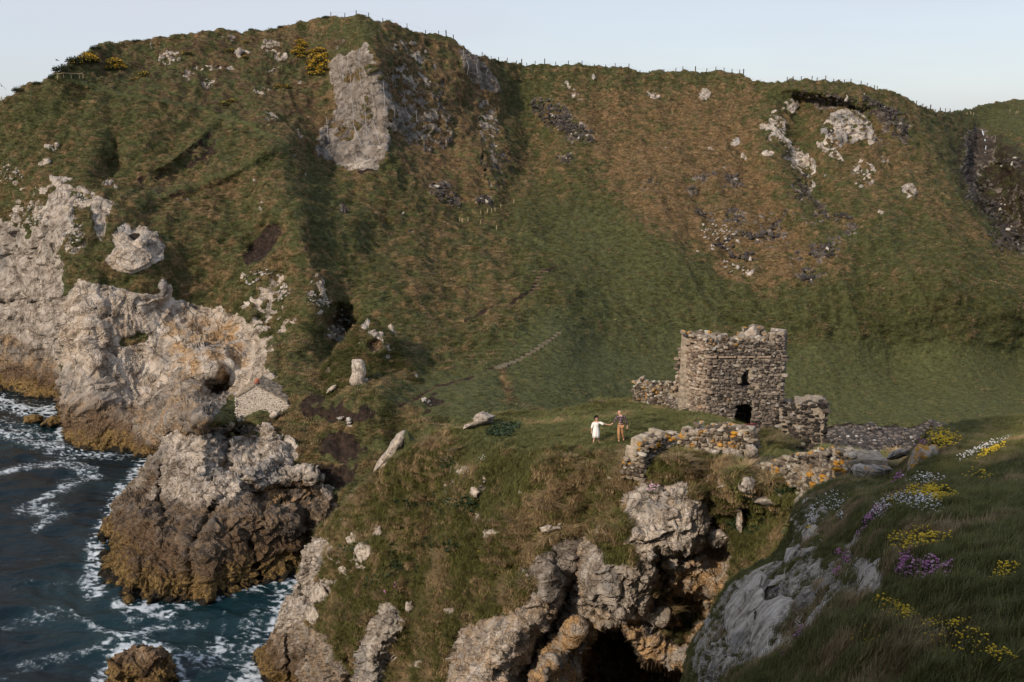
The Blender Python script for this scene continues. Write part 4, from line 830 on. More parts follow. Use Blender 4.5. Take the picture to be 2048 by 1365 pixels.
# ------------------------------------------------------------------ loose rocks and boulders
def rock_body(name, outline, Y, thick, mat, seed=0, rough=0.10, nang=56, nring=12, facet_s=None, flat=2.6, G=None):
    """a boulder with the seen outline, full depth on both sides; returns an object whose origin is at its base"""
    P = np.array(outline, float); c = P.mean(0)
    YG = None
    if G is not None:                                           # lie along the slope instead of standing upright
        A_ = np.c_[np.ones(len(P) + 1), np.vstack([P, c[None]])]; b_ = np.array([1 / G(x, y)[1] for x, y in A_[:, 1:]]); k_ = np.linalg.lstsq(A_, b_, rcond=None)[0]
        y0 = G(c[0], c[1])[1]
        YG = lambda q: .5 / (k_[0] + q[:, 0] * k_[1] + q[:, 1] * k_[2]) + .5 * y0 - thick * .55
    L = np.vstack([P, P[:1]]); cum = np.concatenate([[0], np.cumsum(np.hypot(*np.diff(L, axis=0).T))])
    t = np.linspace(0, cum[-1], nang, endpoint=False)
    B = np.stack([np.interp(t, cum, L[:, 0]), np.interp(t, cum, L[:, 1])], -1)
    rad = np.linspace(0, 1, nring + 1)[1:] ** 0.8
    rows = []
    for side in (1, -1):
        rr = rad if side == 1 else rad[:-1][::-1]
        for r in rr:
            q = c + (B - c) * r
            dep = thick * side * (1 - r ** flat) ** (1 / 2.0)
            rows.append(at(q[:, 0], q[:, 1], (YG(q) if YG else Y) - dep))
    V = np.array(rows)                                        # (rings, nang, 3)
    Yc = float(YG(c[None])[0]) if YG else Y
    cf = at(c[0], c[1], Yc - thick); cb = at(c[0], c[1], Yc + thick)
    nr = V.shape[0]
    pts = np.vstack([V.reshape(-1, 3), cf[None], cb[None]])
    size = np.ptp(V.reshape(-1, 3), axis=0).max()
    ctr = V.reshape(-1, 3).mean(0)
    Nn = pts - ctr; Nn /= np.linalg.norm(Nn, axis=1, keepdims=True) + 1e-9
    fs = facet_s or size * 0.42
    q = (pts + seed * 7.3).astype(np.float32)
    d = facet(q, fs, seed) * 0.7 + facet(q, fs * 0.4, seed + 3) * 0.30 + ridged(q, fs * 0.5, 3, seed) * 0.07
    pts = pts + Nn * (d * rough * size)[:, None]
    base = np.array([ctr[0], ctr[1], pts[:, 2].min()])
    pts -= base
    F = []
    for i in range(nr - 1):
        for j in range(nang):
            a, b = i * nang + j, i * nang + (j + 1) % nang; F.append((a, b, b + nang, a + nang))
    me = bpy.data.meshes.new(name)
    tris = [(len(pts) - 2, (j + 1) % nang, j) for j in range(nang)] + [(len(pts) - 1, (nr - 1) * nang + j, (nr - 1) * nang + (j + 1) % nang) for j in range(nang)]
    me.from_pydata(pts.tolist(), [], F + tris)
    bm = bmesh.new(); bm.from_mesh(me); bmesh.ops.recalc_face_normals(bm, faces=bm.faces); bm.to_mesh(me); bm.free()
    bm = bmesh.new(); bm.from_mesh(me)
    for f in bm.faces: f.smooth = True
    for e in bm.edges:
        if len(e.link_faces) == 2 and e.calc_face_angle(0) > 0.62: e.smooth = False
    bm.to_mesh(me); bm.free(); me.update()
    o = link(name, me, mat); o.location = base
    return o
M_PALE = rock_material("pale_limestone", 2.2, 0.0, 0.1)
M_GREY = rock_material("grey_limestone", 1.7, 0.15, 0.05, lichen=0.0)
M_LICH = rock_material("lichened_limestone", 3.0, 0.1, 0.05, lichen=0.95)
M_LICHS = rock_material("speckled_limestone", 3.0, 0.12, 0.05, lichen=0.25)
M_WEED = rock_material("weedy_rock", 1.0, 0.75, 0.7, zlow=True)

def rock_thing(outline, Y, thick, mat, label, cat="rock", group=None, seed=0, name="boulder", **kw):
    o = rock_body(name, outline, Y, thick, mat, seed, **kw); return tag(o, label, cat, group)
rock_thing([(704, 722), (712, 717), (722, 718), (729, 725), (732, 742), (731, 752), (728, 762), (731, 777), (715, 781), (702, 776), (699, 762), (704, 748), (703, 735)], 117.6, 0.9, M_PALE, "tall pale standing rock on the saddle below the pointed knoll", "standing rock", seed=1, name="standing_rock", rough=0.055)
SB = "pale stones heaped at the foot of the standing rock"
rock_thing([(722, 762), (735, 757), (742, 766), (738, 776), (724, 776)], 118.3, 0.5, M_PALE, "round pale stone leaning against the lower right of the standing rock", group=SB, seed=2)
rock_thing([(732, 773), (742, 770), (752, 783), (748, 790), (730, 786)], 117.6, 0.5, M_PALE, "rightmost pale stone at the foot of the standing rock", group=SB, seed=3)
rock_thing([(703, 778), (715, 773), (730, 776), (728, 788), (708, 790)], 117.4, 0.5, M_PALE, "broad low pale stone directly under the standing rock", group=SB, seed=4)
rock_thing([(700, 783), (706, 782), (711, 786), (708, 792), (702, 791)], 116.6, 0.25, M_PALE, "smallest pale stone below left of the standing rock", group=SB, seed=5)
rock_thing([(709, 782), (718, 778), (720, 784), (714, 793), (708, 790)], 116.4, 0.3, M_PALE, "pointed pale stone lowest of the heap under the standing rock", group=SB, seed=6)
rock_thing([(655, 780), (664, 771), (673, 770), (672, 776), (665, 783), (652, 788)], 118.2, 0.4, M_PALE, "flat leaning pale slab on the saddle edge left of the standing rock", seed=7)
rock_thing([(533, 838), (545, 824), (562, 819), (560, 829), (550, 838), (540, 842)], 114.5, 0.6, M_PALE, "flat pale slab in the grass just below the stone cottage", seed=8)
rock_thing([(775, 652), (782, 648), (788, 656), (793, 672), (786, 672), (778, 662)], 131, 0.5, M_PALE, "pale upright stone on the right shoulder of the pointed knoll", seed=9)
rock_thing([(745, 947), (752, 928), (768, 905), (784, 880), (800, 866), (808, 862), (815, 868), (812, 885), (802, 898), (800, 920), (784, 934), (768, 944)], 66.5, 1.2, M_LICHS, "grey pointed slab rising beyond the left rim of the headland", seed=10, rough=0.06, name="pointed_slab")
rock_thing([(806, 864), (816, 862), (832, 880), (850, 900), (848, 922), (812, 930), (802, 918), (804, 890)], 66.5, 1.3, bpy.data.materials["headland_ground"], "grassy hummock backing the pointed slab on the headland rim", "hummock", seed=11, rough=0.06, name="hummock")
rock_thing([(924, 860), (928, 850), (945, 846), (950, 832), (965, 822), (980, 828), (992, 832), (985, 844), (965, 852), (945, 858)], 61.5, 1.0, M_LICHS, "low lichened boulder topped with turf on the green rim left of the couple", seed=12, rough=0.10)
rock_thing([(810, 960), (812, 935), (820, 918), (826, 898), (838, 884), (856, 890), (872, 894), (882, 912), (890, 930), (866, 942), (840, 952), (832, 975)] if False else
           [(1810, 958), (1818, 925), (1824, 900), (1836, 884), (1852, 890), (1872, 893), (1882, 910), (1890, 930), (1866, 942), (1842, 952), (1830, 966)], 23.2, 0.75, M_LICH, "upright rock covered in orange lichen at the top of the near slope", seed=13, rough=0.05, name="lichen_rock")
rock_thing([(1703, 940), (1708, 930), (1720, 928), (1742, 931), (1770, 932), (1788, 938), (1786, 955), (1762, 972), (1738, 976), (1714, 965)], 29.0, 0.8, M_LICHS, "large grey boulder hanging over the gully at the end of the ruined wall", seed=14, rough=0.05)
rock_thing([(1772, 918), (1785, 904), (1800, 897), (1822, 897), (1822, 910), (1800, 916), (1785, 920)], 27.5, 0.5, M_LICHS, "long flat grey ledge rock left of the orange lichen rock", seed=15)
rock_thing([(1778, 962), (1790, 950), (1800, 955), (1797, 975), (1785, 978)], 28.6, 0.4, M_LICHS, "small grey stone under the right end of the hanging boulder", seed=16)
SL = "grey slabs of the near cliff edge"
for k, (pts, Y, th, lab) in enumerate((
    ([(1450, 1215), (1468, 1186), (1500, 1160), (1520, 1150), (1530, 1165), (1530, 1200), (1512, 1225), (1512, 1290), (1505, 1345), (1480, 1330), (1455, 1290), (1448, 1250)], 20.5, 1.2, "tall grey slab forming the left edge of the near cliff"),
    ([(1514, 1218), (1528, 1202), (1560, 1188), (1592, 1202), (1600, 1240), (1618, 1262), (1585, 1300), (1560, 1322), (1510, 1348), (1504, 1290)], 17.2, 1.1, "widest smooth grey slab at the foot of the near cliff"),
    ([(1567, 1118), (1572, 1096), (1596, 1090), (1604, 1104), (1610, 1130), (1618, 1145), (1596, 1156), (1572, 1152)], 20.8, 0.6, "upright grey block at the top of the near cliff edge"),
    ([(1580, 1162), (1600, 1150), (1625, 1155), (1640, 1180), (1620, 1195), (1592, 1201), (1578, 1182)], 17.4, 0.5, "rounded grey block wedged in the middle of the near cliff edge"),
    ([(1612, 1134), (1648, 1124), (1660, 1150), (1642, 1180), (1622, 1160)], 17.2, 0.5, "angular grey block between the gully and the purple thrift"),
    ([(1602, 1098), (1640, 1092), (1652, 1112), (1648, 1124), (1612, 1132)], 18.8, 0.45, "pale flat stone lying on top of the near cliff blocks"),
    ([(1718, 1132), (1756, 1122), (1790, 1124), (1812, 1160), (1818, 1200), (1764, 1203), (1716, 1194), (1712, 1160)], 11.0, 0.55, "broad grey rock left of the large purple thrift cushion"),
    ([(1686, 1114), (1718, 1066), (1742, 1062), (1742, 1088), (1714, 1126), (1696, 1128)], 15.0, 0.55, "tilted grey rock under the trailing pink thrift"),
    ([(1400, 1322), (1404, 1262), (1418, 1238), (1434, 1240), (1430, 1282), (1426, 1312), (1412, 1326)], 23.8, 0.5, "narrow grey pillar at the far left of the near cliff"),
    ([(1390, 1352), (1396, 1328), (1420, 1322), (1432, 1342), (1428, 1386), (1396, 1388)], 20.0, 0.5, "low grey stone below the narrow pillar"),
    ([(1444, 1334), (1455, 1312), (1470, 1313), (1481, 1340), (1477, 1368), (1450, 1366)], 16.0, 0.3, "grey stone ringed by brown grass near the bottom edge"),
    ([(1660, 1160), (1685, 1140), (1712, 1160), (1712, 1195), (1690, 1215), (1650, 1245), (1640, 1215)], 13.6, 0.5, "fissured grey rock between the widest slab and the broad rock"),
    ([(1618, 1262), (1645, 1232), (1682, 1214), (1692, 1240), (1652, 1276), (1612, 1304)], 13, .45, "long grey rock between the widest slab and the brown grass"),
    ([(1650, 1132), (1680, 1118), (1714, 1128), (1708, 1160), (1684, 1144), (1664, 1156)], 15, .35, "small grey ledge under the pink thrift tuft"),
    ([(1462, 1168), (1500, 1143), (1540, 1126), (1566, 1120), (1566, 1148), (1525, 1152), (1482, 1180)], 24, .5, "flat turf-edged ledge above the tall left slab"),
    ([(1530, 1162), (1576, 1154), (1580, 1186), (1556, 1190), (1532, 1202)], 20, .45, "square grey block above the widest slab"),
    ([(1590, 1010), (1606, 996), (1622, 1004), (1622, 1040), (1612, 1062), (1594, 1050)], 27, .5, "pale upright rock where the near slope meets the gully"),
    ([(1604, 1064), (1630, 1048), (1646, 1060), (1642, 1090), (1606, 1096)], 22, .45, "pale rock among yellow flowers above the near cliff blocks"),
    ([(1690, 1240), (1715, 1225), (1745, 1238), (1735, 1256), (1702, 1262)], 10.2, 0.2, "small pale stone spotted orange in the brown grass"))):
    cx_, cy_ = np.mean([p[0] for p in pts]), np.mean([p[1] for p in pts])
    rock_thing(pts, 0, th, M_LICHS if k in (5, 12, 16, 17, 18) else M_GREY, lab, group=SL, seed=20 + k, rough=0.06, name="cliff_slab", nang=80, nring=18, flat=7.0, G=GS)
rock_thing([(205, 1440), (208, 1362), (225, 1320), (250, 1302), (290, 1290), (322, 1296), (345, 1322), (356, 1370), (350, 1440)], float(atz(280, 1372, -0.5)[1]), 2.4, M_WEED, "low seaweed-covered rock awash at the bottom edge", "sea rock", seed=41, name="sea_rock", rough=0.12, nang=110, nring=24, facet_s=1.0)
rock_thing([(44, 848), (50, 834), (68, 828), (86, 832), (84, 842), (66, 852)], float(atz(66, 850, -.2)[1]), 1.2, M_WEED, "small brown rock in the surf, leftmost of two by the far cliff", "sea rock", seed=42, name="sea_rock")
rock_thing([(78, 852), (90, 840), (105, 832), (124, 836), (128, 850), (100, 858)], float(atz(100, 854, -.2)[1]), 1.2, M_WEED, "small brown rock in the surf touching the white cliff foot", "sea rock", seed=43, name="sea_rock")

OUT = "limestone outcrops breaking through the headland turf"
for k, (x, y, rx, ry, lab) in enumerate(((930, 942, 20, 11, "upper of the pale outcrops below the green rim"), (900, 972, 13, 9, "knobbly pale outcrop left of the ridge of white flowers"), (950, 985, 10, 14, "upright pale outcrop on the headland ridge"), (922, 1004, 11, 6, "low pale outcrop at the foot of the ridge rocks"), (988, 1066, 20, 7, "long pale outcrop in the middle of the grassy flank"),
   (956, 1040, 7, 13, "thin pale outcrop below the ridge flowers"), (728, 1104, 20, 20, "broad broken outcrop on the seaward flank"), (706, 1080, 18, 11, "pale slab above the broad broken outcrop"), (758, 1066, 7, 14, "standing oval stone on the seaward flank"), (690, 1140, 16, 11, "low outcrop beneath the broad broken one"), (664, 1108, 12, 16, "grey slab near the seaward rim"),
   (640, 1190, 20, 18, "large pale outcrop at the edge above the sea"), (628, 1232, 14, 18, "pale outcrop below the edge one"), (1045, 985, 10, 5, "small pale stone under the long green slope"), (842, 1328, 16, 9, "grey rock low on the flank near the bottom edge"), (1100, 1058, 22, 8, "ledge stone at the top of the dark slanting cliff"), (1212, 1068, 12, 10, "round boulder perched left of the pale buttress"), (1498, 968, 16, 14, "grey slab in the gully below the ruined wall"), (1540, 1004, 30, 8, "long ledge crossing the gully"), (1480, 1044, 9, 24, "narrow upright slab in the gully"), (1430, 1075, 26, 20, "lichened outcrop right of the pale buttress"), (900, 1222, 14, 9, "pale stone on the brown grass above the cliff"), (820, 1215, 9, 14, "top stone of the narrow grey rib"))):
    t = np.linspace(0, 2 * math.pi, 11, endpoint=False); rr = random.Random(k)
    pts = [(x + rx * math.cos(a) * rr.uniform(.75, 1.2), y + ry * math.sin(a) * rr.uniform(.75, 1.2)) for a in t]
    g = GD(x, y); rock_thing(pts, 0, max(rx, ry) * g[1] / FPX * 1.1, M_PALE if k not in (10, 17, 19) else M_LICHS, lab, "rock outcrop", OUT, seed=100 + k, rough=.10, name="outcrop", G=GD)

# ------------------------------------------------------------------ masonry
def stone_protos(n=14):
    out = []
    for k in range(n):
        bm = bmesh.new(); bmesh.ops.create_cube(bm, size=1.0)
        bmesh.ops.bevel(bm, geom=list(bm.edges), offset=random.uniform(0.17, 0.30), segments=1, profile=0.6, affect='EDGES')
        for v in bm.verts:
            v.co += Vector((random.uniform(-1, 1), random.uniform(-1, 1), random.uniform(-1, 1))) * 0.08
        me = bpy.data.meshes.new("stone"); bm.to_mesh(me); bm.free(); out.append(me)
    return out
def stone_material(name, stops, lichen=0.0, scale=9.0):
    m, nt, b = nodes_of(name)
    geo = N(nt, "ShaderNodeNewGeometry"); oi = N(nt, "ShaderNodeObjectInfo"); vec = geo.outputs["Position"]
    r = mathn(nt, 'FRACT', mathn(nt, 'ADD', geo.outputs["Random Per Island"], mathn(nt, 'MULTIPLY', oi.outputs["Random"], 7.31)))
    c = ramp_n(nt, r, stops)
    f = noise_n(nt, vec, scale, 5, 0.7)
    c = mixc(nt, 1.0, c, ramp_n(nt, f, [(0.3, (0.55, 0.53, 0.50)), (0.5, (1.0, 1.0, 1.0)), (0.72, (1.45, 1.40, 1.32))]), 'MULTIPLY')
    if lichen:
        lf = maprange(nt, noise_n(nt, vec, 1.6, 6, 0.7), 0.66 - 0.13 * lichen, 0.70 - 0.13 * lichen)
        c = mixc(nt, lf, c, ramp_n(nt, f, [(0.35, (0.27, 0.12, 0.015)), (0.65, (0.52, 0.27, 0.035))]))
        wf = maprange(nt, noise_n(nt, vec, 2.6, 4, 0.7), 0.60, 0.66); c = mixc(nt, wf, c, (0.42, 0.40, 0.36))
    nt.links.new(c, b.inputs["Base Color"]); b.inputs["Roughness"].default_value = 0.92; b.inputs["Specular IOR Level"].default_value = 0.2
    bp = N(nt, "ShaderNodeBump"); bp.inputs["Strength"].default_value = 0.7; bp.inputs["Distance"].default_value = 0.03
    nt.links.new(f, bp.inputs["Height"]); nt.links.new(bp.outputs[0], b.inputs["Normal"])
    return m
M_BASALT = stone_material("castle_stone", [(0.0, (0.025, 0.02, 0.018)), (0.15, (0.07, 0.058, 0.05)), (0.5, (0.125, 0.104, 0.088)), (0.88, (0.19, 0.157, 0.13)), (1.0, (0.34, 0.30, 0.25))], 0.12)
M_SUNLIT = stone_material("sunlit_wall_stone", [(0.0, (0.09, 0.065, 0.05)), (0.4, (0.22, 0.17, 0.13)), (0.8, (0.32, 0.25, 0.19)), (1.0, (0.42, 0.36, 0.30))], 0.2)  # paler, warmer copy of the castle stone, painting sunlight on the left walls
M_DARKST = stone_material("dark_basalt_stone", [(0.0, (0.018, 0.015, 0.014)), (0.6, (0.055, 0.046, 0.04)), (0.9, (0.13, 0.108, 0.09)), (1.0, (0.3, 0.28, 0.25))], 0.0)
M_LSTONE = stone_material("lichened_wall_stone", [(0.0, (0.05, 0.04, 0.032)), (0.5, (0.16, 0.13, 0.10)), (0.85, (0.27, 0.23, 0.18)), (1.0, (0.42, 0.39, 0.34))], 0.75)
M_MORTAR = plain("lime_mortar", (0.27, 0.225, 0.175), 0.95, 0.45, 5.0)
M_MORTARD = plain("weathered_mortar", (0.30, 0.25, 0.19), 0.95, 0.5, 3.0)
SP = stone_protos()
for me in SP:
    me.materials.append(M_BASALT)
SP_BY = {M_BASALT.name: SP}
def protos_for(mat):
    if mat.name not in SP_BY:
        L = []
        for me in SP:
            c = me.copy(); c.materials.clear(); c.materials.append(mat); L.append(c)
        SP_BY[mat.name] = L
    return SP_BY[mat.name]
SP_ARR = []
for me in SP:
    co = np.empty(len(me.vertices) * 3); me.vertices.foreach_get("co", co); SP_ARR.append((co.reshape(-1, 3), [tuple(p.vertices) for p in me.polygons]))

class Masonry:
    """collects the stones and the mortar body of one ruin, relative to its root"""
    def __init__(s, root): s.root = root; s.o = np.array(root.location); s.stones = []; s.core_v = []; s.core_f = []
    def plane(s, A, B):
        A = np.array(A, float); B = np.array(B, float); d = B - A; L = np.hypot(d[0], d[1]); u = np.array([d[0] / L, d[1] / L, 0.0])
        return A, u, np.array([u[1], -u[0], 0.0]), L                      # n points to the right of A->B; the seen side
    def face(s, A, B, inside, z0, z1, mat, course=(0.17, 0.34), thick=0.9, proud=0.05, fill=0.98, core=True, cell=0.22, ends=True):
        """inside(u, z) says where the wall stands"""
        A, u, n, L = s.plane(A, B)
        if core:
            nu = max(2, int(L / cell)); nz = max(2, int((z1 - z0) / cell)); du = L / nu; dz = (z1 - z0) / nz
            ok = np.zeros((nu, nz), bool)
            for i in range(nu):
                for j in range(nz):
                    ok[i, j] = inside((i + .5) * du, z0 + (j + .5) * dz)
            idx = {}
            def vert(i, j, k):
                key = (i, j, k)
                if key not in idx:
                    r = random.Random(hash((i * 131 + j * 17 + k * 7, round(A[0] * 10))))
                    jit = [r.uniform(-.05, .05) for _ in range(3)]
                    p = A * np.array([1, 1, 0]) + u * (i * du + jit[0]) - n * (k * thick) + n * jit[1] * 0.5
                    idx[key] = len(s.core_v); s.core_v.append((p[0], p[1], z0 + j * dz + jit[2]))
                return idx[key]
            for i in range(nu):
                for j in range(nz):
                    if not ok[i, j]: continue
                    s.core_f.append((vert(i, j, 0), vert(i + 1, j, 0), vert(i + 1, j + 1, 0), vert(i, j + 1, 0)))
                    s.core_f.append((vert(i + 1, j, 1), vert(i, j, 1), vert(i, j + 1, 1), vert(i + 1, j + 1, 1)))
                    for (di, dj, a, b) in ((-1, 0, (i, j), (i, j + 1)), (1, 0, (i + 1, j), (i + 1, j + 1)), (0, -1, (i, j), (i + 1, j)), (0, 1, (i, j + 1), (i + 1, j + 1))):
                        x, y = i + di, j + dj
                        if not (0 <= x < nu and 0 <= y < nz and ok[x, y]):
                            s.core_f.append((vert(*a, 0), vert(*b, 0), vert(*b, 1), vert(*a, 1)))
        z = z0; row = 0
        while z < z1:
            h = random.uniform(*course); q = -random.uniform(0, .3)
            while q < L:
                w = h * random.uniform(0.95, 2.1); hh = h * random.uniform(0.82, 1.0)
                if random.random() < 0.12: hh *= 0.5
                cu, cz = q + w / 2, z + h / 2 + random.uniform(-.035, .035) + 0.06 * math.sin(q * 1.7 + row)
                if random.random() < fill and inside(cu, cz) and (inside(cu, cz + h * .4) or random.random() < 0.5):
                    p = A * np.array([1, 1, 0]) + u * cu; p[2] = cz
                    p = p + n * (proud * random.uniform(0.2, 1.5))
                    s.stones.append((p, math.atan2(u[1], u[0]) + random.uniform(-.06, .06), random.uniform(-.13, .13), (w * random.uniform(.80, .92), random.uniform(.2, .32), hh * random.uniform(.78, .92)), mat))
                q += w
            z += h; row += 1
    def cap(s, line, zf, width, mat, size=(0.18, 0.4), n=60):
        """loose stones lying along a broken wall head"""
        P = np.array(line, float); cum = np.concatenate([[0], np.cumsum(np.linalg.norm(np.diff(P, axis=0), axis=1))])
        for _ in range(n):
            t = random.uniform(0, cum[-1]); p = np.array([np.interp(t, cum, P[:, k]) for k in range(3)])
            p[:2] += np.random.uniform(-.5, .5, 2) * width
            w = random.uniform(*size); p[2] += random.uniform(-.05, .12)
            s.stones.append((p, random.uniform(0, 3), random.uniform(-.3, .3), (w, w * random.uniform(.6, 1), w * random.uniform(.4, .7)), mat))
    def finish(s, core_mat, limit=300, core_name="mortar_core"):
        me = bpy.data.meshes.new(core_name); V = np.array(s.core_v) - s.o
        me.from_pydata(V.tolist(), [], s.core_f)
        link(core_name, me, core_mat, s.root)
        order = sorted(range(len(s.stones)), key=lambda i: -s.stones[i][3][0] * s.stones[i][3][2])
        big = set(order[:limit]); rest = {}
        for i, (p, rz, ry, sc, mat) in enumerate(s.stones):
            k = i % len(SP)
            if i in big:
                o = bpy.data.objects.new("stone", protos_for(mat)[k]); COL.objects.link(o); o.parent = s.root
                o.location = p - s.o; o.rotation_euler = (0, ry, rz); o.scale = sc
            else: rest.setdefault(mat.name, []).append((p, rz, ry, sc, k))
        vs, fs, mi, mats = [], [], [], []
        for mn, L in rest.items():
            mats.append(bpy.data.materials[mn])
            for (p, rz, ry, sc, k) in L:
                co, ff = SP_ARR[k]; M = np.array(Euler((0, ry, rz)).to_matrix())
                b = len(vs); q = (co * np.array(sc)) @ M.T + (p - s.o); vs += q.tolist()
                fs += [tuple(b + a for a in f) for f in ff]; mi += [len(mats) - 1] * len(ff)
        if vs:
            me = bpy.data.meshes.new("rubble"); me.from_pydata(vs, [], fs)
            o = link("rubble", me, mats, s.root); me.polygons.foreach_set("material_index", mi); tag(o, kind="stuff")

def px_wall(M, stations, mat, thick=0.9, course=(0.17, 0.34), holes=(), fill=0.98, proud=0.05, drop=0.6, cell=0.22, rag=0.12, seed=0):
    """wall whose seen face follows the surveyed stations (x, top, bottom, distance)"""
    for (x0, t0, b0, Y0), (x1, t1, b1, Y1) in zip(stations[:-1], stations[1:]):
        A0, A1 = at(x0, b0, Y0), at(x1, b1, Y1); T0, T1 = at(x0, t0, Y0), at(x1, t1, Y1)
        A = np.array([A0[0], A0[1], 0]); B = np.array([A1[0], A1[1], 0]); L = np.hypot(*(B - A)[:2])
        def inside(u, z, A0=A0, A1=A1, T0=T0, T1=T1, L=L, A=A, B=B):
            t = min(1, max(0, u / L)); lo = A0[2] + (A1[2] - A0[2]) * t - drop; hi = T0[2] + (T1[2] - T0[2]) * t
            n = perlin(np.array([[u * 1.3 + A[0], seed + 3.3, z * 0.4]]), 5)[0]
            if not (lo <= z <= hi + n * rag * 3): return False
            w = A + (B - A) * t; x, y, _ = proj((w[0], w[1], z))
            return not any(h(x, y) for h in holes)
        z0 = min(A0[2], A1[2]) - drop; z1 = max(T0[2], T1[2]) + 0.4
        M.face(A, B, inside, z0, z1, mat, course, thick, proud, fill, cell=cell)

# ---- the tower
def build_tower():
    YF, YB = 63.6, 68.6
    base = at(1480, 868, 66); root = empty("castle_tower", base)
    tag(root, "tall roofless stone castle tower with a window above an arched doorway", "castle ruin")
    M = Masonry(root)
    win = lambda x, y: (1483.5 < x < 1500 and 742 < y < 777) or (1478 < x < 1490 and 768 < y < 776) or ((x - 1503) ** 2 / 90 + (y - 774) ** 2 / 90 < 1 and (int(x * 1.3 + y * 2.7) % 3 != 0))
    door = lambda x, y: 1467 < x < 1506 and y > 804 + ((x - 1486) / 19.0) ** 2 * 9
    groove = lambda x, y: 713 < y < 717 and 1412 < x < 1551
    front = [(1413, 676, 860, YF), (1425, 684, 862, YF - .05), (1436, 700, 862, YF - .1), (1448, 694, 864, YF - .1), (1462, 683, 866, YF - .15), (1478, 679, 868, YF - .2), (1527, 681, 872, YF - .3), (1533, 682, 872, YF - .3), (1542, 667, 872, YF - .3), (1556, 664, 872, YF - .4)]
    px_wall(M, front, M_BASALT, 1.0, (0.13, 0.28), [win, door, groove], rag=0.12, seed=1)
    # chamfered corner and long left wall, broken down in steps
    px_wall(M, [(1381, 674, 835, 65.4), (1396, 671, 838, 64.4), (1413, 676, 860, YF)], M_SUNLIT, 0.9, (0.15, 0.3), [], rag=0.05, seed=2)
    brk = lambda x, y: 1364 < x < 1380 and 765 < y < 822
    px_wall(M, [(1344, 800, 826, 69.6), (1350, 770, 824, 69.0), (1358, 742, 824, 68.4), (1359, 700, 824, 68.3), (1372, 691, 828, 66.4), (1381, 684, 835, 65.4)], M_SUNLIT, 0.8, (0.15, 0.28), [brk], rag=0.12, seed=3, fill=0.96)
    # back of the recess, then the far walls seen over the broken front
    px_wall(M, [(1360, 750, 830, 68.9), (1382, 750, 835, 67.5)], M_BASALT, 0.4, (0.2, 0.34), [], seed=4)
    px_wall(M, [(1384, 671, 800, YB - 2.5), (1398, 669, 800, YB), (1430, 671, 800, YB), (1465, 676, 800, YB), (1478, 678, 800, YB), (1490, 662, 800, YB), (1500, 655, 800, YB), (1508, 653, 800, YB), (1518, 664, 800, YB), (1532, 676, 800, YB), (1556, 676, 840, YB)], M_LSTONE, 0.9, (0.18, 0.32), [], rag=0.08, seed=5)
    A = at(1556, 872, YF - .4); B = at(1558, 850, YB)
    M.face((A[0], A[1], 0), (B[0], B[1], 0), lambda u, z: z < A[2] + 6.9 - 0.15 * u, A[2] - 1, A[2] + 7.2, M_BASALT, (0.18, 0.32), 0.9)
    # lintel stones and voussoirs over the door
    c = at(1486, 822, YF - .2)
    for k in range(11):
        a = math.radians(20 + 14 * k); p = at(1486 - 22 * math.cos(a), 820 - 16 * math.sin(a), YF - .27)
        M.stones.append((p, 0.0, math.pi / 2 - a + math.pi, (0.13, 0.3, 0.36), M_DARKST))
    # dark stone panels added behind doorway and window, painting their inner shade
    px_wall(M, [(1462, 790, 870, YF + 2.6), (1510, 790, 872, YF + 2.6)], M_DARKST, 0.3, (0.2, 0.34), [], seed=8)
    px_wall(M, [(1478, 735, 785, YF + 2.4), (1510, 735, 785, YF + 2.4)], M_DARKST, 0.2, (0.2, 0.34), [], seed=9)
    # rubble on the wall heads
    M.cap([at(1384, 672, YF + 2), at(1400, 668, YF + 2), at(1440, 680, YF + 2)], None, 1.6, M_LSTONE, (.2, .5), 70)
    M.cap([at(1413, 676, YF), at(1436, 700, YF), at(1478, 680, YF), at(1535, 680, YF), at(1556, 664, YF)], None, .6, M_LSTONE, (.16, .4), 110)
    M.cap([at(1480, 676, YB), at(1500, 657, YB), at(1512, 656, YB), at(1530, 674, YB)], None, .6, M_LSTONE, (.2, .5), 50)
    M.cap([at(1346, 800, 68.8), at(1358, 745, 68.2), at(1359, 702, 68), at(1381, 688, 65.8)], None, .5, M_SUNLIT, (.2, .45), 50)
    M.finish(M_MORTAR)
    # floor of worn earth in the doorway, string course
    me = bpy.data.meshes.new("string_course"); vs = []; fs = []
    n = 34
    for i in range(n):
        x = 1411 + (1552 - 1411) * i / (n - 1); 
        for (dy, dz) in ((0.0, 0), (-.14, 0), (-.12, .09 + .02 * random.random()), (0, .1)):
            p = at(x, 715.5 - 1.0 * i / n, YF - .1 - .25 * i / n); vs.append((p[0] - base[0], p[1] - base[1] + dy, p[2] - base[2] + dz))
    for i in range(n - 1):
        if i % 9 == 5: continue
        for k in range(4): a = i * 4 + k; b = i * 4 + (k + 1) % 4; fs.append((a, b, b + 4, a + 4))
    me.from_pydata(vs, [], fs); link("string_course", me, plain("string_course_stone", (0.27, 0.2, 0.15), 0.9, .4, 6), root)
    cap = rock_body("peak_stone", [(1482, 680), (1490, 664), (1500, 655), (1508, 652), (1516, 660), (1524, 676), (1520, 682)], YB - .3, .5, M_PALE, 77, rough=0.06)
    cap.parent = root; cap.location = np.array(cap.location) - base
    return root
build_tower()

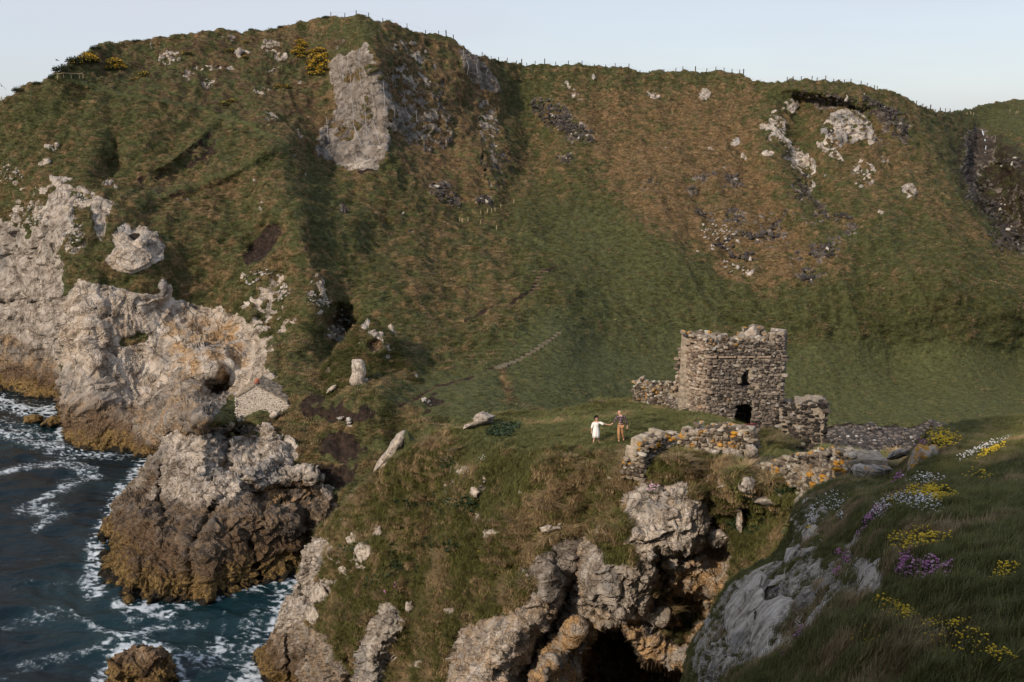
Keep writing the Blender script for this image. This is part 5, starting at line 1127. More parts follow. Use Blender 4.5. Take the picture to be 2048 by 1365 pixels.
def ruin(name, label, stations_list, mat, mort, origin, cat="ruined wall", group=None, capn=40, capmat=None, returns=True, **kw):
    root = empty(name, at(*origin)); tag(root, label, cat, group); M = Masonry(root)
    for st in stations_list:
        px_wall(M, st, mat, **kw)
        M.cap([at(x, t, Y + .3) for x, t, b, Y in st], None, .7, capmat or mat, (.14, .38), capn)
        if returns:                                            # stones on the broken ends
            th = kw.get("thick", .9)
            for q, r, sg in ((st[0], st[1], 1), (st[-1], st[-2], -1)):
                a, c2 = at(q[0], q[2], q[3]), at(r[0], r[2], r[3]); t = at(q[0], q[1], q[3]); u = (c2 - a); u[2] = 0; u /= np.linalg.norm(u); nb = np.array([-u[1], u[0], 0]) * sg; nb *= np.sign(nb[1])
                A, B = (a + nb * th, a) if sg > 0 else (a, a + nb * th)
                A = A + u * .06 * -1 ; B = B + u * .06 * -1
                M.face((A[0], A[1], 0), (B[0], B[1], 0), lambda u_, z, a=a, t=t: z < t[2] - .05, a[2] - .7, t[2], mat, kw.get("course", (.17, .3)), .2, .03, .97, core=False)
    M.finish(mort); return root
ruin("curtain_wall", "low dark stone wall with pale mortar joining the right side of the castle tower",
     [[(1555, 812, 880, 62.9), (1580, 812, 884, 62.7), (1610, 808, 893, 62.5), (1645, 806, 905, 62.3)]], M_DARKST, M_MORTAR, (1600, 890, 62), thick=2.0, course=(0.17, 0.33), rag=0.05, seed=21, proud=0.03, fill=0.92, returns=True)
ruin("wall_stub", "leftmost free-standing stone stub on the grass left of the tower",
     [[(1271, 770, 804, 70.5), (1276, 764, 804, 70.2), (1292, 763, 805, 70), (1297, 768, 806, 69.8), (1303, 776, 806, 69.6)]], M_LSTONE, M_MORTARD, (1287, 804, 70), group="stone wall stubs left of the tower", thick=0.8, course=(.13, .26), capn=16, drop=.8)
ruin("wall_stub", "stone stub standing between the leftmost stub and the tower",
     [[(1313, 768, 808, 69.4), (1320, 765, 808, 69.2), (1334, 766, 808, 69.1), (1337, 775, 808, 69)]], M_LSTONE, M_MORTARD, (1325, 806, 69), group="stone wall stubs left of the tower", thick=0.8, course=(.13, .26), capn=12, drop=.8)
ruin("wall_stub", "low grey wall remnant running from the second stub to the tower foot",
     [[(1304, 802, 808, 69.4), (1316, 803, 810, 69.2)], [(1334, 788, 812, 69.0), (1346, 800, 822, 67.6), (1360, 815, 832, 66.2)]], M_BASALT, M_MORTARD, (1340, 815, 68.4), group="stone wall stubs left of the tower", thick=0.6, course=(.13, .24), capn=10, drop=.8)
arch = lambda x, y: y > 905 and 1385 < x < 1420 and False
ruin("ruined_wall", "ruined lichened wall curving along the cliff edge right of the couple",
     [[(1284, 905, 938, 45.6), (1290, 884, 936, 45.9), (1304, 876, 928, 46.3), (1322, 872, 915, 46.9), (1345, 874, 906, 47.4), (1362, 868, 900, 47.6), (1385, 862, 902, 47.5), (1417, 854, 912, 47.2), (1465, 856, 922, 46.6), (1499, 863, 926, 46.2)],
      ], M_LSTONE, M_MORTARD, (1400, 915, 47), thick=0.9, course=(0.13, 0.27), rag=0.10, seed=31, capn=110, proud=.05)
ruin("ruined_wall", "low dry wall of dark stones and orange lichen crossing the gully to the hanging boulder",
     [[(1499, 926, 944, 45.6), (1520, 934, 953, 44.2), (1550, 928, 962, 42.4), (1581, 922, 970, 41.0), (1610, 914, 982, 39.2), (1644, 909, 968, 37.4), (1675, 905, 952, 35.6), (1700, 912, 950, 34.2), (1722, 920, 942, 33.0)],
      ], M_LSTONE, M_MORTAR, (1600, 960, 40), thick=0.9, course=(0.13, 0.30), rag=0.08, seed=33, capn=110, proud=.04)
for k, (pts, Y, th, lab) in enumerate((([(1444, 905), (1462, 895), (1480, 902), (1492, 918), (1478, 932), (1456, 930)], 46.2, .5, "big pale boulder built into the foot of the cliff-edge wall"),
        ([(1490, 890), (1506, 888), (1518, 900), (1512, 914), (1494, 914)], 45.9, .4, "brown squared boulder at the right foot of the cliff-edge wall"),
        ([(1398, 905), (1425, 900), (1445, 898), (1440, 912), (1425, 920), (1404, 916)], 46.8, .45, "long pale boulder under the middle of the cliff-edge wall"),
        ([(1420, 918), (1436, 914), (1440, 926), (1430, 936), (1418, 930)], 46.5, .3, "small cracked pale boulder below the cliff-edge wall"),
        ([(1588, 1000), (1604, 985), (1622, 990), (1620, 1010), (1610, 1030), (1594, 1046), (1588, 1030)], 38.2, .6, "upright pale boulder at the lowest point of the gully wall"))):
    rock_thing(pts, Y, th, M_PALE if k != 1 else M_LICHS, lab, group="boulders at the foot of the ruined walls", seed=60 + k, rough=0.07)

# ---- the stone cottage by the sea
def build_cottage():
    Y = 116.0; g = lambda x, y, YY=Y: at(440 + x / 6.02, 700 + y / 6.02, YY)
    bl, el, ap, er, br = g(190, 775), g(190, 575), g(430, 428), g(812, 628), g(640, 705)
    base = at(520, 830, Y + 1.5); root = empty("cottage", base); tag(root, "small pale rubble cottage with a lichened stone roof above the sea", "cottage")
    L = 4.4
    zb = bl[2] - 0.8
    F = [np.array([el[0], Y, zb]), np.array([el[0], Y, el[2]]), np.array([ap[0], Y, ap[2]]), np.array([er[0], Y, er[2]]), np.array([er[0], Y, zb])]
    Bk = [p + np.array([-0.25, L, 0]) for p in F]
    pts = F + Bk
    me = bpy.data.meshes.new("wall"); me.from_pydata([(p - base).tolist() for p in pts], [], [(0, 4, 3, 2, 1), (5, 6, 7, 8, 9), (0, 1, 6, 5), (3, 4, 9, 8)])
    mort = plain("cottage_render", (0.45, 0.395, 0.335), 0.95, .3, 7.0)
    link("wall", me, mort, root)
    # front stones, thin and pale
    M = Masonry(root)
    def ins(u, z):
        x = F[0][0] + u
        top = np.interp(x, [F[1][0], F[2][0], F[3][0]], [F[1][2], F[2][2], F[3][2]]); return z < top - .1
    M.face((F[0][0], Y, 0), (F[4][0], Y, 0), ins, zb, ap[2], M_COT, (0.16, 0.3), 0.3, 0.0, 0.98, core=False)
    for (p, *_r) in M.stones: p[1] += 0.09
    B0, B1 = Bk[1], F[1]
    M.face((B0[0], B0[1], 0), (B1[0], B1[1], 0), lambda u, z: z < el[2], zb, el[2], M_COT, (0.16, 0.3), 0.3, 0.0, 0.98, core=False)
    M.core_v = [tuple(np.array(base))] * 3; M.core_f = [(0, 1, 2)]
    M.finish(mort, limit=300, core_name="hearting")
    # roof slabs on both pitches
    for side, (a, b) in (("l", (F[1], F[2])), ("r", (F[2], F[3]))):
        a2, b2 = a + np.array([-.25, L, 0]), b + np.array([-.25, L, 0]); up = np.array([0, 0, .12])
        n = 14; vs = []; fs = []
        for i in range(n + 1):
            for j in range(9):
                s_, t_ = i / n, j / 8
                p = (a * (1 - s_) + b * s_) * (1 - t_) + (a2 * (1 - s_) + b2 * s_) * t_ + up
                p = p + np.array([0, -.12 if j == 0 else 0, random.uniform(-.07, .09)]); vs.append((p - base).tolist())
        for i in range(n):
            for j in range(8): q = i * 9 + j; fs.append((q, q + 9, q + 10, q + 1))
        me = bpy.data.meshes.new("roof_slope"); me.from_pydata(vs, [], fs); o = link("roof_slope", me, M_ROOF, root)
        md = o.modifiers.new("thick", 'SOLIDIFY'); md.thickness = .14; md.offset = -1
    ch = rock_body("chimney_stump", [(508, 768), (511, 758), (518, 757), (519, 766), (515, 770)], Y + .9, .35, plain("red_brick_rubble", (0.28, 0.10, 0.06), .9, .4, 9), 88)
    ch.parent = root; ch.location = np.array(ch.location) - base
M_COT = stone_material("cottage_stone", [(0.0, (0.12, 0.10, 0.085)), (0.2, (0.33, 0.29, 0.25)), (0.7, (0.44, 0.39, 0.34)), (1.0, (0.52, 0.48, 0.43))], 0.0, 5.0)
M_ROOF = rock_material("roof_stone", 2.5, 0.3, 0.2, lichen=0.0, tone=(.9, .85, .75))
build_cottage()
# ------------------------------------------------------------------ the couple
def skin_mesh(name, J, E, mat, parent, sub=2, root="pelvis", extra=None):
    """J: joint -> (x, y, z, radius or (rx, ry)); E: bone list"""
    names = list(J); me = bpy.data.meshes.new(name)
    me.from_pydata([J[k][:3] for k in names], [(names.index(a), names.index(b)) for a, b in E], [])
    o = link(name, me, mat, parent)
    md = o.modifiers.new("skin", 'SKIN'); md.use_smooth_shade = True
    sv = me.skin_vertices[0].data
    for i, k in enumerate(names):
        r = J[k][3]; sv[i].radius = r if isinstance(r, tuple) else (r, r); sv[i].use_root = (k == root)
    ss = o.modifiers.new("sub", 'SUBSURF'); ss.levels = sub; ss.render_levels = sub
    return o
def hand_bones(J, E, wrist, d, side, tag_, s=1.0):
    """palm, four bent fingers and a thumb growing from the wrist along d"""
    w = Vector(J[wrist][:3]); d = Vector(d).normalized(); n = Vector((0, -1, 0)); b = d.cross(n).normalized() * side
    palm = tag_ + "palm"; p = w + d * .055 * s; J[palm] = (*p, (.036 * s, .022 * s)); E.append((wrist, palm))
    for k, (off, ln) in enumerate(((-.027, .065), (-.009, .078), (.009, .073), (.027, .056))):
        a = p + b * off * s + d * .03 * s; m = a + d * ln * .55 * s; t = m + (d * .7 + n * .7).normalized() * ln * .45 * s
        for q, (pt, r) in enumerate(((a, .0105), (m, .0095), (t, .008))): J["%sf%d%d" % (tag_, k, q)] = (*pt, r * s)
        E += [(palm, "%sf%d0" % (tag_, k)), ("%sf%d0" % (tag_, k), "%sf%d1" % (tag_, k)), ("%sf%d1" % (tag_, k), "%sf%d2" % (tag_, k))]
    a = p - b * .03 * s; t = a - b * .03 * s + d * .035 * s
    J[tag_ + "t0"] = (*a, .012 * s); J[tag_ + "t1"] = (*t, .009 * s); E += [(palm, tag_ + "t0"), (tag_ + "t0", tag_ + "t1")]
def ball(name, loc, r, mat, parent, sc=(1, 1, 1), rot=(0, 0, 0)):
    bm = bmesh.new(); bmesh.ops.create_icosphere(bm, subdivisions=2, radius=r); me = bpy.data.meshes.new(name); bm.to_mesh(me); bm.free()
    me.polygons.foreach_set("use_smooth", [True] * len(me.polygons))
    o = link(name, me, mat, parent); o.location = loc; o.scale = sc; o.rotation_euler = rot; return o
M_SKIN = plain("skin", (0.52, 0.30, 0.21), 0.6, .06, 20); M_HAIR = plain("black_hair", (0.012, 0.009, 0.008), 0.45, .3, 60)
M_WHITE = plain("white_cloth", (0.78, 0.76, 0.73), 0.85, .04, 30); M_TAN = plain("tan_cloth", (0.40, 0.215, 0.105), 0.9, .08, 40)
M_SHOE = plain("dark_shoe", (0.03, 0.018, 0.012), 0.6, .2, 40); M_BEARD = plain("brown_beard", (0.10, 0.055, 0.035), 0.8, .3, 80); M_BLACK = plain("black_belt", (0.01, 0.01, 0.01), .5, .2, 30)
def plaid_material():
    m, nt, b = nodes_of("plaid_cloth"); tcn = N(nt, "ShaderNodeTexCoord"); sp = N(nt, "ShaderNodeSeparateXYZ"); nt.links.new(tcn.outputs["Object"], sp.inputs[0])
    def band(v, f, lo): return maprange(nt, mathn(nt, 'ABSOLUTE', mathn(nt, 'SUBTRACT', mathn(nt, 'FRACT', mathn(nt, 'MULTIPLY', v, f)), 0.5)), lo, lo + .04)
    hx = band(mathn(nt, 'ADD', sp.outputs[0], mathn(nt, 'MULTIPLY', sp.outputs[1], .6)), 11, .30); hz = band(sp.outputs[2], 11, .30)
    s = mathn(nt, 'MULTIPLY', mathn(nt, 'ADD', hx, hz), .5)
    nt.links.new(ramp_n(nt, s, [(0.0, (0.018, 0.015, 0.026)), (0.45, (0.075, 0.04, 0.05)), (0.55, (0.085, 0.05, 0.06)), (0.95, (0.42, 0.30, 0.30))]), b.inputs["Base Color"])
    b.inputs["Roughness"].default_value = .9; return m
M_PLAID = plaid_material()
def ring_mesh(name, rings, mat, parent, seg=28, folds=0, cap=False):
    """rings: (x, y, z, rx, ry)"""
    vs, fs = [], []
    for i, (x, y, z, rx, ry) in enumerate(rings):
        fa = folds * (i / (len(rings) - 1)) ** 1.5
        for k in range(seg):
            a = 2 * math.pi * k / seg; r = 1 + fa * math.sin(a * 7 + i * .25)
            vs.append((x + rx * r * math.cos(a), y + ry * r * math.sin(a), z + (fa * .25 * math.sin(a * 3) if i == len(rings) - 1 else 0)))
    for i in range(len(rings) - 1):
        for k in range(seg): a = i * seg + k; b = i * seg + (k + 1) % seg; fs.append((a, b, b + seg, a + seg))
    me = bpy.data.meshes.new(name); me.from_pydata(vs, [], fs); me.polygons.foreach_set("use_smooth", [True] * len(fs))
    o = link(name, me, mat, parent); md = o.modifiers.new("thick", 'SOLIDIFY'); md.thickness = .006
    return o
def build_woman(root):
    J = {"pelvis": (0, 0, .86, (.125, .10)), "waist": (0, 0, 1.0, (.105, .085)), "chest": (0, 0, 1.15, (.125, .09)), "collar": (.005, 0, 1.25, (.075, .06)), "neck": (.01, 0, 1.30, .042), "chin": (.03, -.02, 1.37, (.055, .06)), "head": (.025, .0, 1.44, (.078, .088)), "crown": (.02, .01, 1.51, (.055, .06)),
         "shL": (-.16, 0, 1.225, .048), "elL": (-.225, -.01, .97, .035), "wrL": (-.245, -.05, .76, .024), "shR": (.16, 0, 1.235, .048), "elR": (.40, -.04, 1.165, .034), "wrR": (.585, -.05, 1.115, .024),
         "hipL": (-.085, 0, .79, .085), "knL": (-.085, -.05, .46, .055), "anL": (-.135, -.10, .09, .032), "toL": (-.15, -.26, .02, .030), "hipR": (.085, 0, .79, .085), "knR": (.085, .02, .47, .055), "anR": (.185, .10, .11, .032), "toR": (.24, -.02, .03, .030)}
    E = [("pelvis", "waist"), ("waist", "chest"), ("chest", "collar"), ("collar", "neck"), ("neck", "chin"), ("chin", "head"), ("head", "crown"), ("collar", "shL"), ("shL", "elL"), ("elL", "wrL"), ("collar", "shR"), ("shR", "elR"), ("elR", "wrR"), ("pelvis", "hipL"), ("hipL", "knL"), ("knL", "anL"), ("anL", "toL"), ("pelvis", "hipR"), ("hipR", "knR"), ("knR", "anR"), ("anR", "toR")]
    hand_bones(J, E, "wrL", (-.02, -.1, -1), 1, "L", .9); hand_bones(J, E, "wrR", (1, 0, -.12), 1, "R", .9)
    skin_mesh("body", J, E, M_SKIN, root)
    ring_mesh("dress", [(0, 0, 1.245, .155, .075), (0, 0, 1.21, .17, .10), (0, 0, 1.13, .155, .125), (0, 0, 1.02, .125, .105), (0, 0, .97, .128, .11), (0, 0, .86, .158, .135), (0, 0, .72, .178, .155), (0, -.01, .55, .185, .165), (.005, -.01, .40, .19, .17)], M_WHITE, root, 42, .09)
    skin_mesh("sleeve", {"pelvis": (-.15, 0, 1.225, .062), "b": (-.20, -.01, 1.06, .066), "c": (-.225, -.02, .90, .085)}, [("pelvis", "b"), ("b", "c")], M_WHITE, root, 1)
    skin_mesh("sleeve", {"pelvis": (.14, 0, 1.235, .062), "b": (.28, -.02, 1.185, .075), "c": (.42, -.04, 1.11, .105)}, [("pelvis", "b"), ("b", "c")], M_WHITE, root, 1)
    skin_mesh("hair", {"pelvis": (.01, .035, 1.50, (.085, .085)), "b": (.0, .06, 1.42, (.10, .075)), "c": (-.01, .06, 1.31, (.10, .05)), "l": (-.07, .0, 1.34, .032), "r": (.115, .0, 1.36, .028), "t": (.02, .0, 1.53, (.07, .07))}, [("pelvis", "b"), ("b", "c"), ("b", "l"), ("b", "r"), ("pelvis", "t")], M_HAIR, root, 2)
    ball("nose", (.062, -.088, 1.425), .013, M_SKIN, root, (1, 1.1, 1.3))
    for x in (.028, .085): ball("eye", (x, -.073, 1.452), .009, M_HAIR, root)
    ball("mouth", (.055, -.078, 1.395), .016, plain("lips", (.45, .12, .11), .5, .05), root, (1.2, .5, .5))
def build_man(root):
    J = {"pelvis": (-.05, 0, .97, (.14, .105)), "waist": (-.045, 0, 1.10, (.135, .10)), "chest": (-.05, 0, 1.33, (.16, .11)), "collar": (-.075, 0, 1.46, (.09, .07)), "neck": (-.10, 0, 1.54, .055), "chin": (-.145, -.02, 1.60, (.062, .065)), "head": (-.135, 0, 1.69, (.085, .095)), "crown": (-.125, .01, 1.76, (.062, .07)),
         "shL": (-.235, 0, 1.43, .06), "elL": (-.36, -.06, 1.19, .045), "wrL": (-.52, -.09, 1.055, .030), "shR": (.115, 0, 1.43, .06), "elR": (.235, .02, 1.15, .045), "wrR": (.30, -.02, .90, .030),
         "hipL": (-.13, 0, .90, .095), "knL": (-.155, -.09, .50, .065), "anL": (-.12, -.04, .09, .042), "toL": (-.19, -.17, .03, .036), "hipR": (.03, 0, .90, .095), "knR": (.04, .02, .50, .065), "anR": (.145, .14, .12, .042), "toR": (.10, -.0, .035, .036)}
    E = [("pelvis", "waist"), ("waist", "chest"), ("chest", "collar"), ("collar", "neck"), ("neck", "chin"), ("chin", "head"), ("head", "crown"), ("collar", "shL"), ("shL", "elL"), ("elL", "wrL"), ("collar", "shR"), ("shR", "elR"), ("elR", "wrR"), ("pelvis", "hipL"), ("hipL", "knL"), ("knL", "anL"), ("anL", "toL"), ("pelvis", "hipR"), ("hipR", "knR"), ("knR", "anR"), ("anR", "toR")]
    B = dict(J)
    hand_bones(J, E, "wrL", (-1, 0, -.5), 1, "L"); hand_bones(J, E, "wrR", (.05, -.1, -1), -1, "R")
    skin_mesh("body", J, E, M_SKIN, root)
    g = lambda k, d, **o: (*B[k][:3], tuple(v + d for v in B[k][3]) if isinstance(B[k][3], tuple) else B[k][3] + d)
    S = {"pelvis": (-.05, 0, 1.03, (.15, .12)), "waist": g("waist", .02), "chest": g("chest", .018), "collar": g("collar", .012), "shL": g("shL", .018), "elL": g("elL", .016), "wrL": (-.50, -.085, 1.07, .038), "shR": g("shR", .018), "elR": g("elR", .016), "wrR": (.295, -.015, .93, .038)}
    skin_mesh("shirt", S, [("pelvis", "waist"), ("waist", "chest"), ("chest", "collar"), ("collar", "shL"), ("shL", "elL"), ("elL", "wrL"), ("collar", "shR"), ("shR", "elR"), ("elR", "wrR")], M_PLAID, root)
    T = {"pelvis": (-.05, 0, .96, (.155, .12)), "hipL": g("hipL", .018), "knL": g("knL", .022), "anL": (-.12, -.045, .12, .062), "hipR": g("hipR", .018), "knR": g("knR", .022), "anR": (.14, .135, .15, .062)}
    skin_mesh("trousers", T, [("pelvis", "hipL"), ("hipL", "knL"), ("knL", "anL"), ("pelvis", "hipR"), ("hipR", "knR"), ("knR", "anR")], M_TAN, root)
    ring_mesh("belt", [(-.05, 0, 1.035, .158, .128), (-.05, 0, 1.005, .158, .128)], M_BLACK, root, 24)
    skin_mesh("shoe", {"pelvis": (-.12, -.03, .06, .05), "b": (-.20, -.19, .035, .042)}, [("pelvis", "b")], M_SHOE, root, 1); skin_mesh("shoe", {"pelvis": (.15, .15, .07, .05), "b": (.09, -.02, .04, .042)}, [("pelvis", "b")], M_SHOE, root, 1)
    skin_mesh("beard", {"pelvis": (-.165, -.035, 1.595, (.045, .045)), "b": (-.12, -.05, 1.60, .035)}, [("pelvis", "b")], M_BEARD, root, 1)
    ball("nose", (-.235, -.035, 1.67), .015, M_SKIN, root, (1.2, 1, 1.4)); ball("ear", (-.10, -.088, 1.67), .02, M_SKIN, root, (.8, .5, 1.3))
    for y in (-.07, -.0): ball("eye", (-.215, y, 1.70), .009, M_HAIR, root)
    ball("mouth", (-.22, -.03, 1.625), .014, bpy.data.materials["lips"], root, (.5, 1.2, .5))
def stand(px, py):
    g = GD(px, py); Y = g[1]
    return at(px, py, Y) if False else g
gw = stand(1191.5, 889); gm = stand(1242.5, 885)
Yc = (gw[1] + gm[1]) / 2
w_root = empty("person", at(1191.5, 889, Yc)); tag(w_root, "barefoot dark-haired woman in a knee-length white dress with wide sleeves, reaching back", "person")
m_root = empty("person", at(1242.5, 884.6, Yc)); tag(m_root, "shaven-headed man in plaid shirt and tan trousers holding the woman's hand", "person")
build_woman(w_root); build_man(m_root)
FEET = []
for r, pts in ((w_root, [(-.15, -.2), (.2, .03)]), (m_root, [(-.17, -.1), (.12, .07)])):
    FEET += [(r.location.x + x, r.location.y + y, r.location.z + (.10 if False else 0)) for x, y in pts]
# seat the turf under their feet
me = bpy.data.objects["headland"].data; co = np.empty(len(me.vertices) * 3, np.float32); me.vertices.foreach_get("co", co); co = co.reshape(-1, 3)
for fx, fy, fz in FEET:
    d = np.hypot(co[:, 0] - fx, co[:, 1] - fy); near = (d < 2.0) & (np.abs(co[:, 2] - fz) < 1.5); w = smooth(1.6, 0.35, d) * near
    co[:, 2] = co[:, 2] * (1 - w) + (fz - 0.01) * w
me.vertices.foreach_set("co", co.ravel()); me.update()
HEAD[0][:] = co.reshape(HEAD[0].shape)

# ------------------------------------------------------------------ grass, as thousands of tufts
def tuft_mesh(name, n, h, spread, w, lean=0.35, seg=3, seed=1, curl=0.5):
    r = random.Random(seed); vs, fs = [], []
    for _ in range(n):
        a = r.uniform(0, 2 * math.pi); q = spread * math.sqrt(r.random()); x, y = q * math.cos(a), q * math.sin(a)
        da = a + r.uniform(-.8, .8); dx, dy = math.cos(da), math.sin(da); hh = h * r.uniform(.55, 1.1); out = r.uniform(.15, 1) * curl * hh
        px_, py_ = -dy * w * .5, dx * w * .5; b = len(vs)
        for k in range(seg + 1):
            t = k / seg; X = x + dx * out * t * t + lean * hh * t * t; Yy = y + dy * out * t * t; Z = hh * (t - .35 * t * t * curl) - .03; s = (1 - t) ** .7
            if k < seg: vs += [(X + px_ * s, Yy + py_ * s, Z), (X - px_ * s, Yy - py_ * s, Z)]
            else: vs.append((X, Yy, Z))
        for k in range(seg - 1): fs.append((b + 2 * k, b + 2 * k + 1, b + 2 * k + 3, b + 2 * k + 2))
        fs.append((b + 2 * seg - 2, b + 2 * seg - 1, b + 2 * seg))
    me = bpy.data.meshes.new(name); me.from_pydata(vs, [], fs); return me
def grass_material():
    m, nt, b = nodes_of("grass_blades"); at_ = N(nt, "ShaderNodeAttribute", attribute_name="tint", attribute_type='INSTANCER'); geo = N(nt, "ShaderNodeNewGeometry")
    sp = N(nt, "ShaderNodeSeparateColor"); nt.links.new(at_.outputs["Color"], sp.inputs[0])
    r = mathn(nt, 'MULTIPLY', mathn(nt, 'SUBTRACT', geo.outputs["Random Per Island"], .5), .3)
    v = mathn(nt, 'ADD', sp.outputs[0], r)
    g = mixc(nt, sp.outputs[1], (0.098, 0.096, 0.028), (0.104, 0.110, 0.042))
    c = mixc(nt, maprange(nt, v, .3, .8), g, (0.235, 0.168, 0.092))
    c = mixc(nt, 1.0, c, ramp_n(nt, sp.outputs[2], [(0, (.55, .55, .55)), (1, (1.5, 1.5, 1.45))]), 'MULTIPLY')
    nt.links.new(c, b.inputs["Base Color"]); b.inputs["Roughness"].default_value = .75; b.inputs["Specular IOR Level"].default_value = .25
    return m
M_GRASS = grass_material()
def scatter(name, proto, mat, P, scale, rotz, tint, label=None, tilt=None):
    if not proto.materials: proto.materials.append(mat)
    po = bpy.data.objects.new(name + "_source", proto)
    me = bpy.data.meshes.new(name); me.vertices.add(len(P)); me.vertices.foreach_set("co", np.asarray(P, np.float32).ravel())
    rot = np.zeros((len(P), 3), np.float32); rot[:, 2] = rotz
    if tilt is not None: rot[:, :2] = tilt
    a = me.attributes.new("rot", 'FLOAT_VECTOR', 'POINT'); a.data.foreach_set("vector", rot.ravel())
    a = me.attributes.new("scl", 'FLOAT', 'POINT'); a.data.foreach_set("value", np.asarray(scale, np.float32))
    t = np.ones((len(P), 4), np.float32); t[:, :3] = tint
    a = me.attributes.new("tint", 'FLOAT_COLOR', 'POINT'); a.data.foreach_set("color", t.ravel())
    o = link(name, me); md = o.modifiers.new("scatter", 'NODES')
    ng = bpy.data.node_groups.new(name, 'GeometryNodeTree'); md.node_group = ng
    ng.interface.new_socket("Geometry", in_out='INPUT', socket_type='NodeSocketGeometry'); ng.interface.new_socket("Geometry", in_out='OUTPUT', socket_type='NodeSocketGeometry')
    gi, go = ng.nodes.new("NodeGroupInput"), ng.nodes.new("NodeGroupOutput"); ip = ng.nodes.new("GeometryNodeInstanceOnPoints"); oi = ng.nodes.new("GeometryNodeObjectInfo")
    oi.inputs[0].default_value = po; oi.inputs["As Instance"].default_value = True
    r = ng.nodes.new("GeometryNodeInputNamedAttribute"); r.data_type = 'FLOAT_VECTOR'; r.inputs[0].default_value = "rot"
    s = ng.nodes.new("GeometryNodeInputNamedAttribute"); s.data_type = 'FLOAT'; s.inputs[0].default_value = "scl"
    er = ng.nodes.new("FunctionNodeEulerToRotation")
    L = ng.links.new
    L(gi.outputs[0], ip.inputs["Points"]); L(oi.outputs["Geometry"], ip.inputs["Instance"]); L(r.outputs["Attribute"], er.inputs[0]); L(er.outputs[0], ip.inputs["Rotation"]); L(s.outputs["Attribute"], ip.inputs["Scale"]); L(ip.outputs[0], go.inputs[0])
    tag(o, label, kind="stuff"); return o
def grow(name, G, n, proto, sc, label, seed=3, skip=8, keep=None, lushmul=1.0, area_pow=0.5, thr=0.5):
    """tufts where the ground is neither rock nor bare soil"""
    rg = np.random.default_rng(seed); V = G.V; c = G.c.c
    nr, nc = V.shape[:2]
    w = np.clip(1 - 2.6 * c["rock"], 0, 1) * np.clip(1 - 1.2 * c["earth"], 0, 1); w[:max(skip - 3, 0)] = 0
    du = np.zeros_like(w); du[:-1, :-1] = np.linalg.norm(np.cross(V[1:, :-1] - V[:-1, :-1], V[:-1, 1:] - V[:-1, :-1]), axis=-1)
    w = w * np.minimum(du, np.percentile(du, 97)) ** area_pow
    if keep is not None: w = w * keep(G)
    w = w.ravel(); w /= w.sum(); k = rg.choice(len(w), n, p=w); i, j = np.divmod(k, nc); i = np.minimum(i, nr - 2); j = np.minimum(j, nc - 2)
    a, b = rg.random((n, 1)), rg.random((n, 1))
    P = V[i, j] * (1 - a) * (1 - b) + V[i + 1, j] * a * (1 - b) + V[i, j + 1] * (1 - a) * b + V[i + 1, j + 1] * a * b
    straw = c["straw"][i, j]; lush = c["lush"][i, j]
    pat = fbm(P.astype(np.float32), sc * 5, 3, 200 + seed)
    pat2 = fbm(P.astype(np.float32), sc * 1.5, 2, 230 + seed)
    hay = np.clip(straw * .8 + .04 + pat * 1.1 + pat2 * 1.5 - .25 * lush + rg.normal(0, .16, n), 0, 1)
    P[:, 2] -= 0.02 * sc
    s = sc * rg.uniform(.6, 1.25, n) * (1 - .35 * lush) * (1 + .5 * np.clip(pat, -.3, .6))
    bright = np.clip(rg.normal(.5, .28, n) + pat * .5 - 1.1 * c["earth"][i, j], 0, 1)
    tilt = rg.normal(0, .15, (n, 2))
    return scatter(name, proto, M_GRASS, P, s, rg.uniform(-.9, .9, n), np.stack([hay, lush, bright], -1), label, tilt)
T_FAR = tuft_mesh("grass", 12, 0.46, .55, .08, .10, 2, 5, 1.2)
T_MID = tuft_mesh("grass", 20, .42, .22, .028, .45, 3, 6, .9)
T_MOP = tuft_mesh("tussock", 90, .50, .26, .028, .15, 3, 9, 1.5)
T_NEAR = tuft_mesh("grass", 22, .17, .10, .0075, .40, 3, 7, .8)
GK = Ground(KNOLL)
grow("grass", GK, 9000, T_FAR, 0.8, "rough grass on the pointed knoll", 8, 8)
grow("grass", GH, 170000, T_FAR, 0.85, "rough tussock grass over the far hill", 3, 14)
grow("tussocks", GD, 3200, T_MOP, 1.05, "shaggy straw-topped tussocks on the headland flank", 14, 12, area_pow=.8, keep=lambda G: smooth(.3, .6, G.c.c["straw"]) * (1 - G.c.c["lush"]))
grow("grass", GD, 120000, T_MID, 0.85, "wind-combed grass over the castle headland", 4, 12, area_pow=.8)

# ------------------------------------------------------------------ flowers
M_LEAF = plain("cushion_leaves", (0.035, 0.05, 0.02), .8, .4, 30)
def flower_mat(name, c): return plain(name, c, .7, .25, 40, .2)
M_YEL = flower_mat("yellow_petals", (0.62, 0.43, 0.03)); M_PINK = flower_mat("pink_petals", (0.42, 0.17, 0.34)); M_WHT = flower_mat("white_petals", (0.66, 0.64, 0.62)); M_PALEP = flower_mat("pale_pink_petals", (0.52, 0.34, 0.42))
def heads(name, P, r, mat, parent, flat=.7):
    bm = bmesh.new(); bmesh.ops.create_icosphere(bm, subdivisions=1, radius=1.0); co = np.array([v.co[:] for v in bm.verts]); fa = np.array([[v.index for v in f.verts] for f in bm.faces]); bm.free()
    n = len(P); R = r * RNG.uniform(.6, 1.25, n)
    V = co[None] * (R[:, None, None] * np.array([1, 1, flat])) * (1 + RNG.uniform(-.25, .25, (n, len(co), 1))) + np.asarray(P)[:, None]
    F = (fa[None] + (np.arange(n) * len(co))[:, None, None]).reshape(-1, 3)
    me = make_mesh(name, V, F, True); return link(name, me, mat, parent)
PATCHES = []
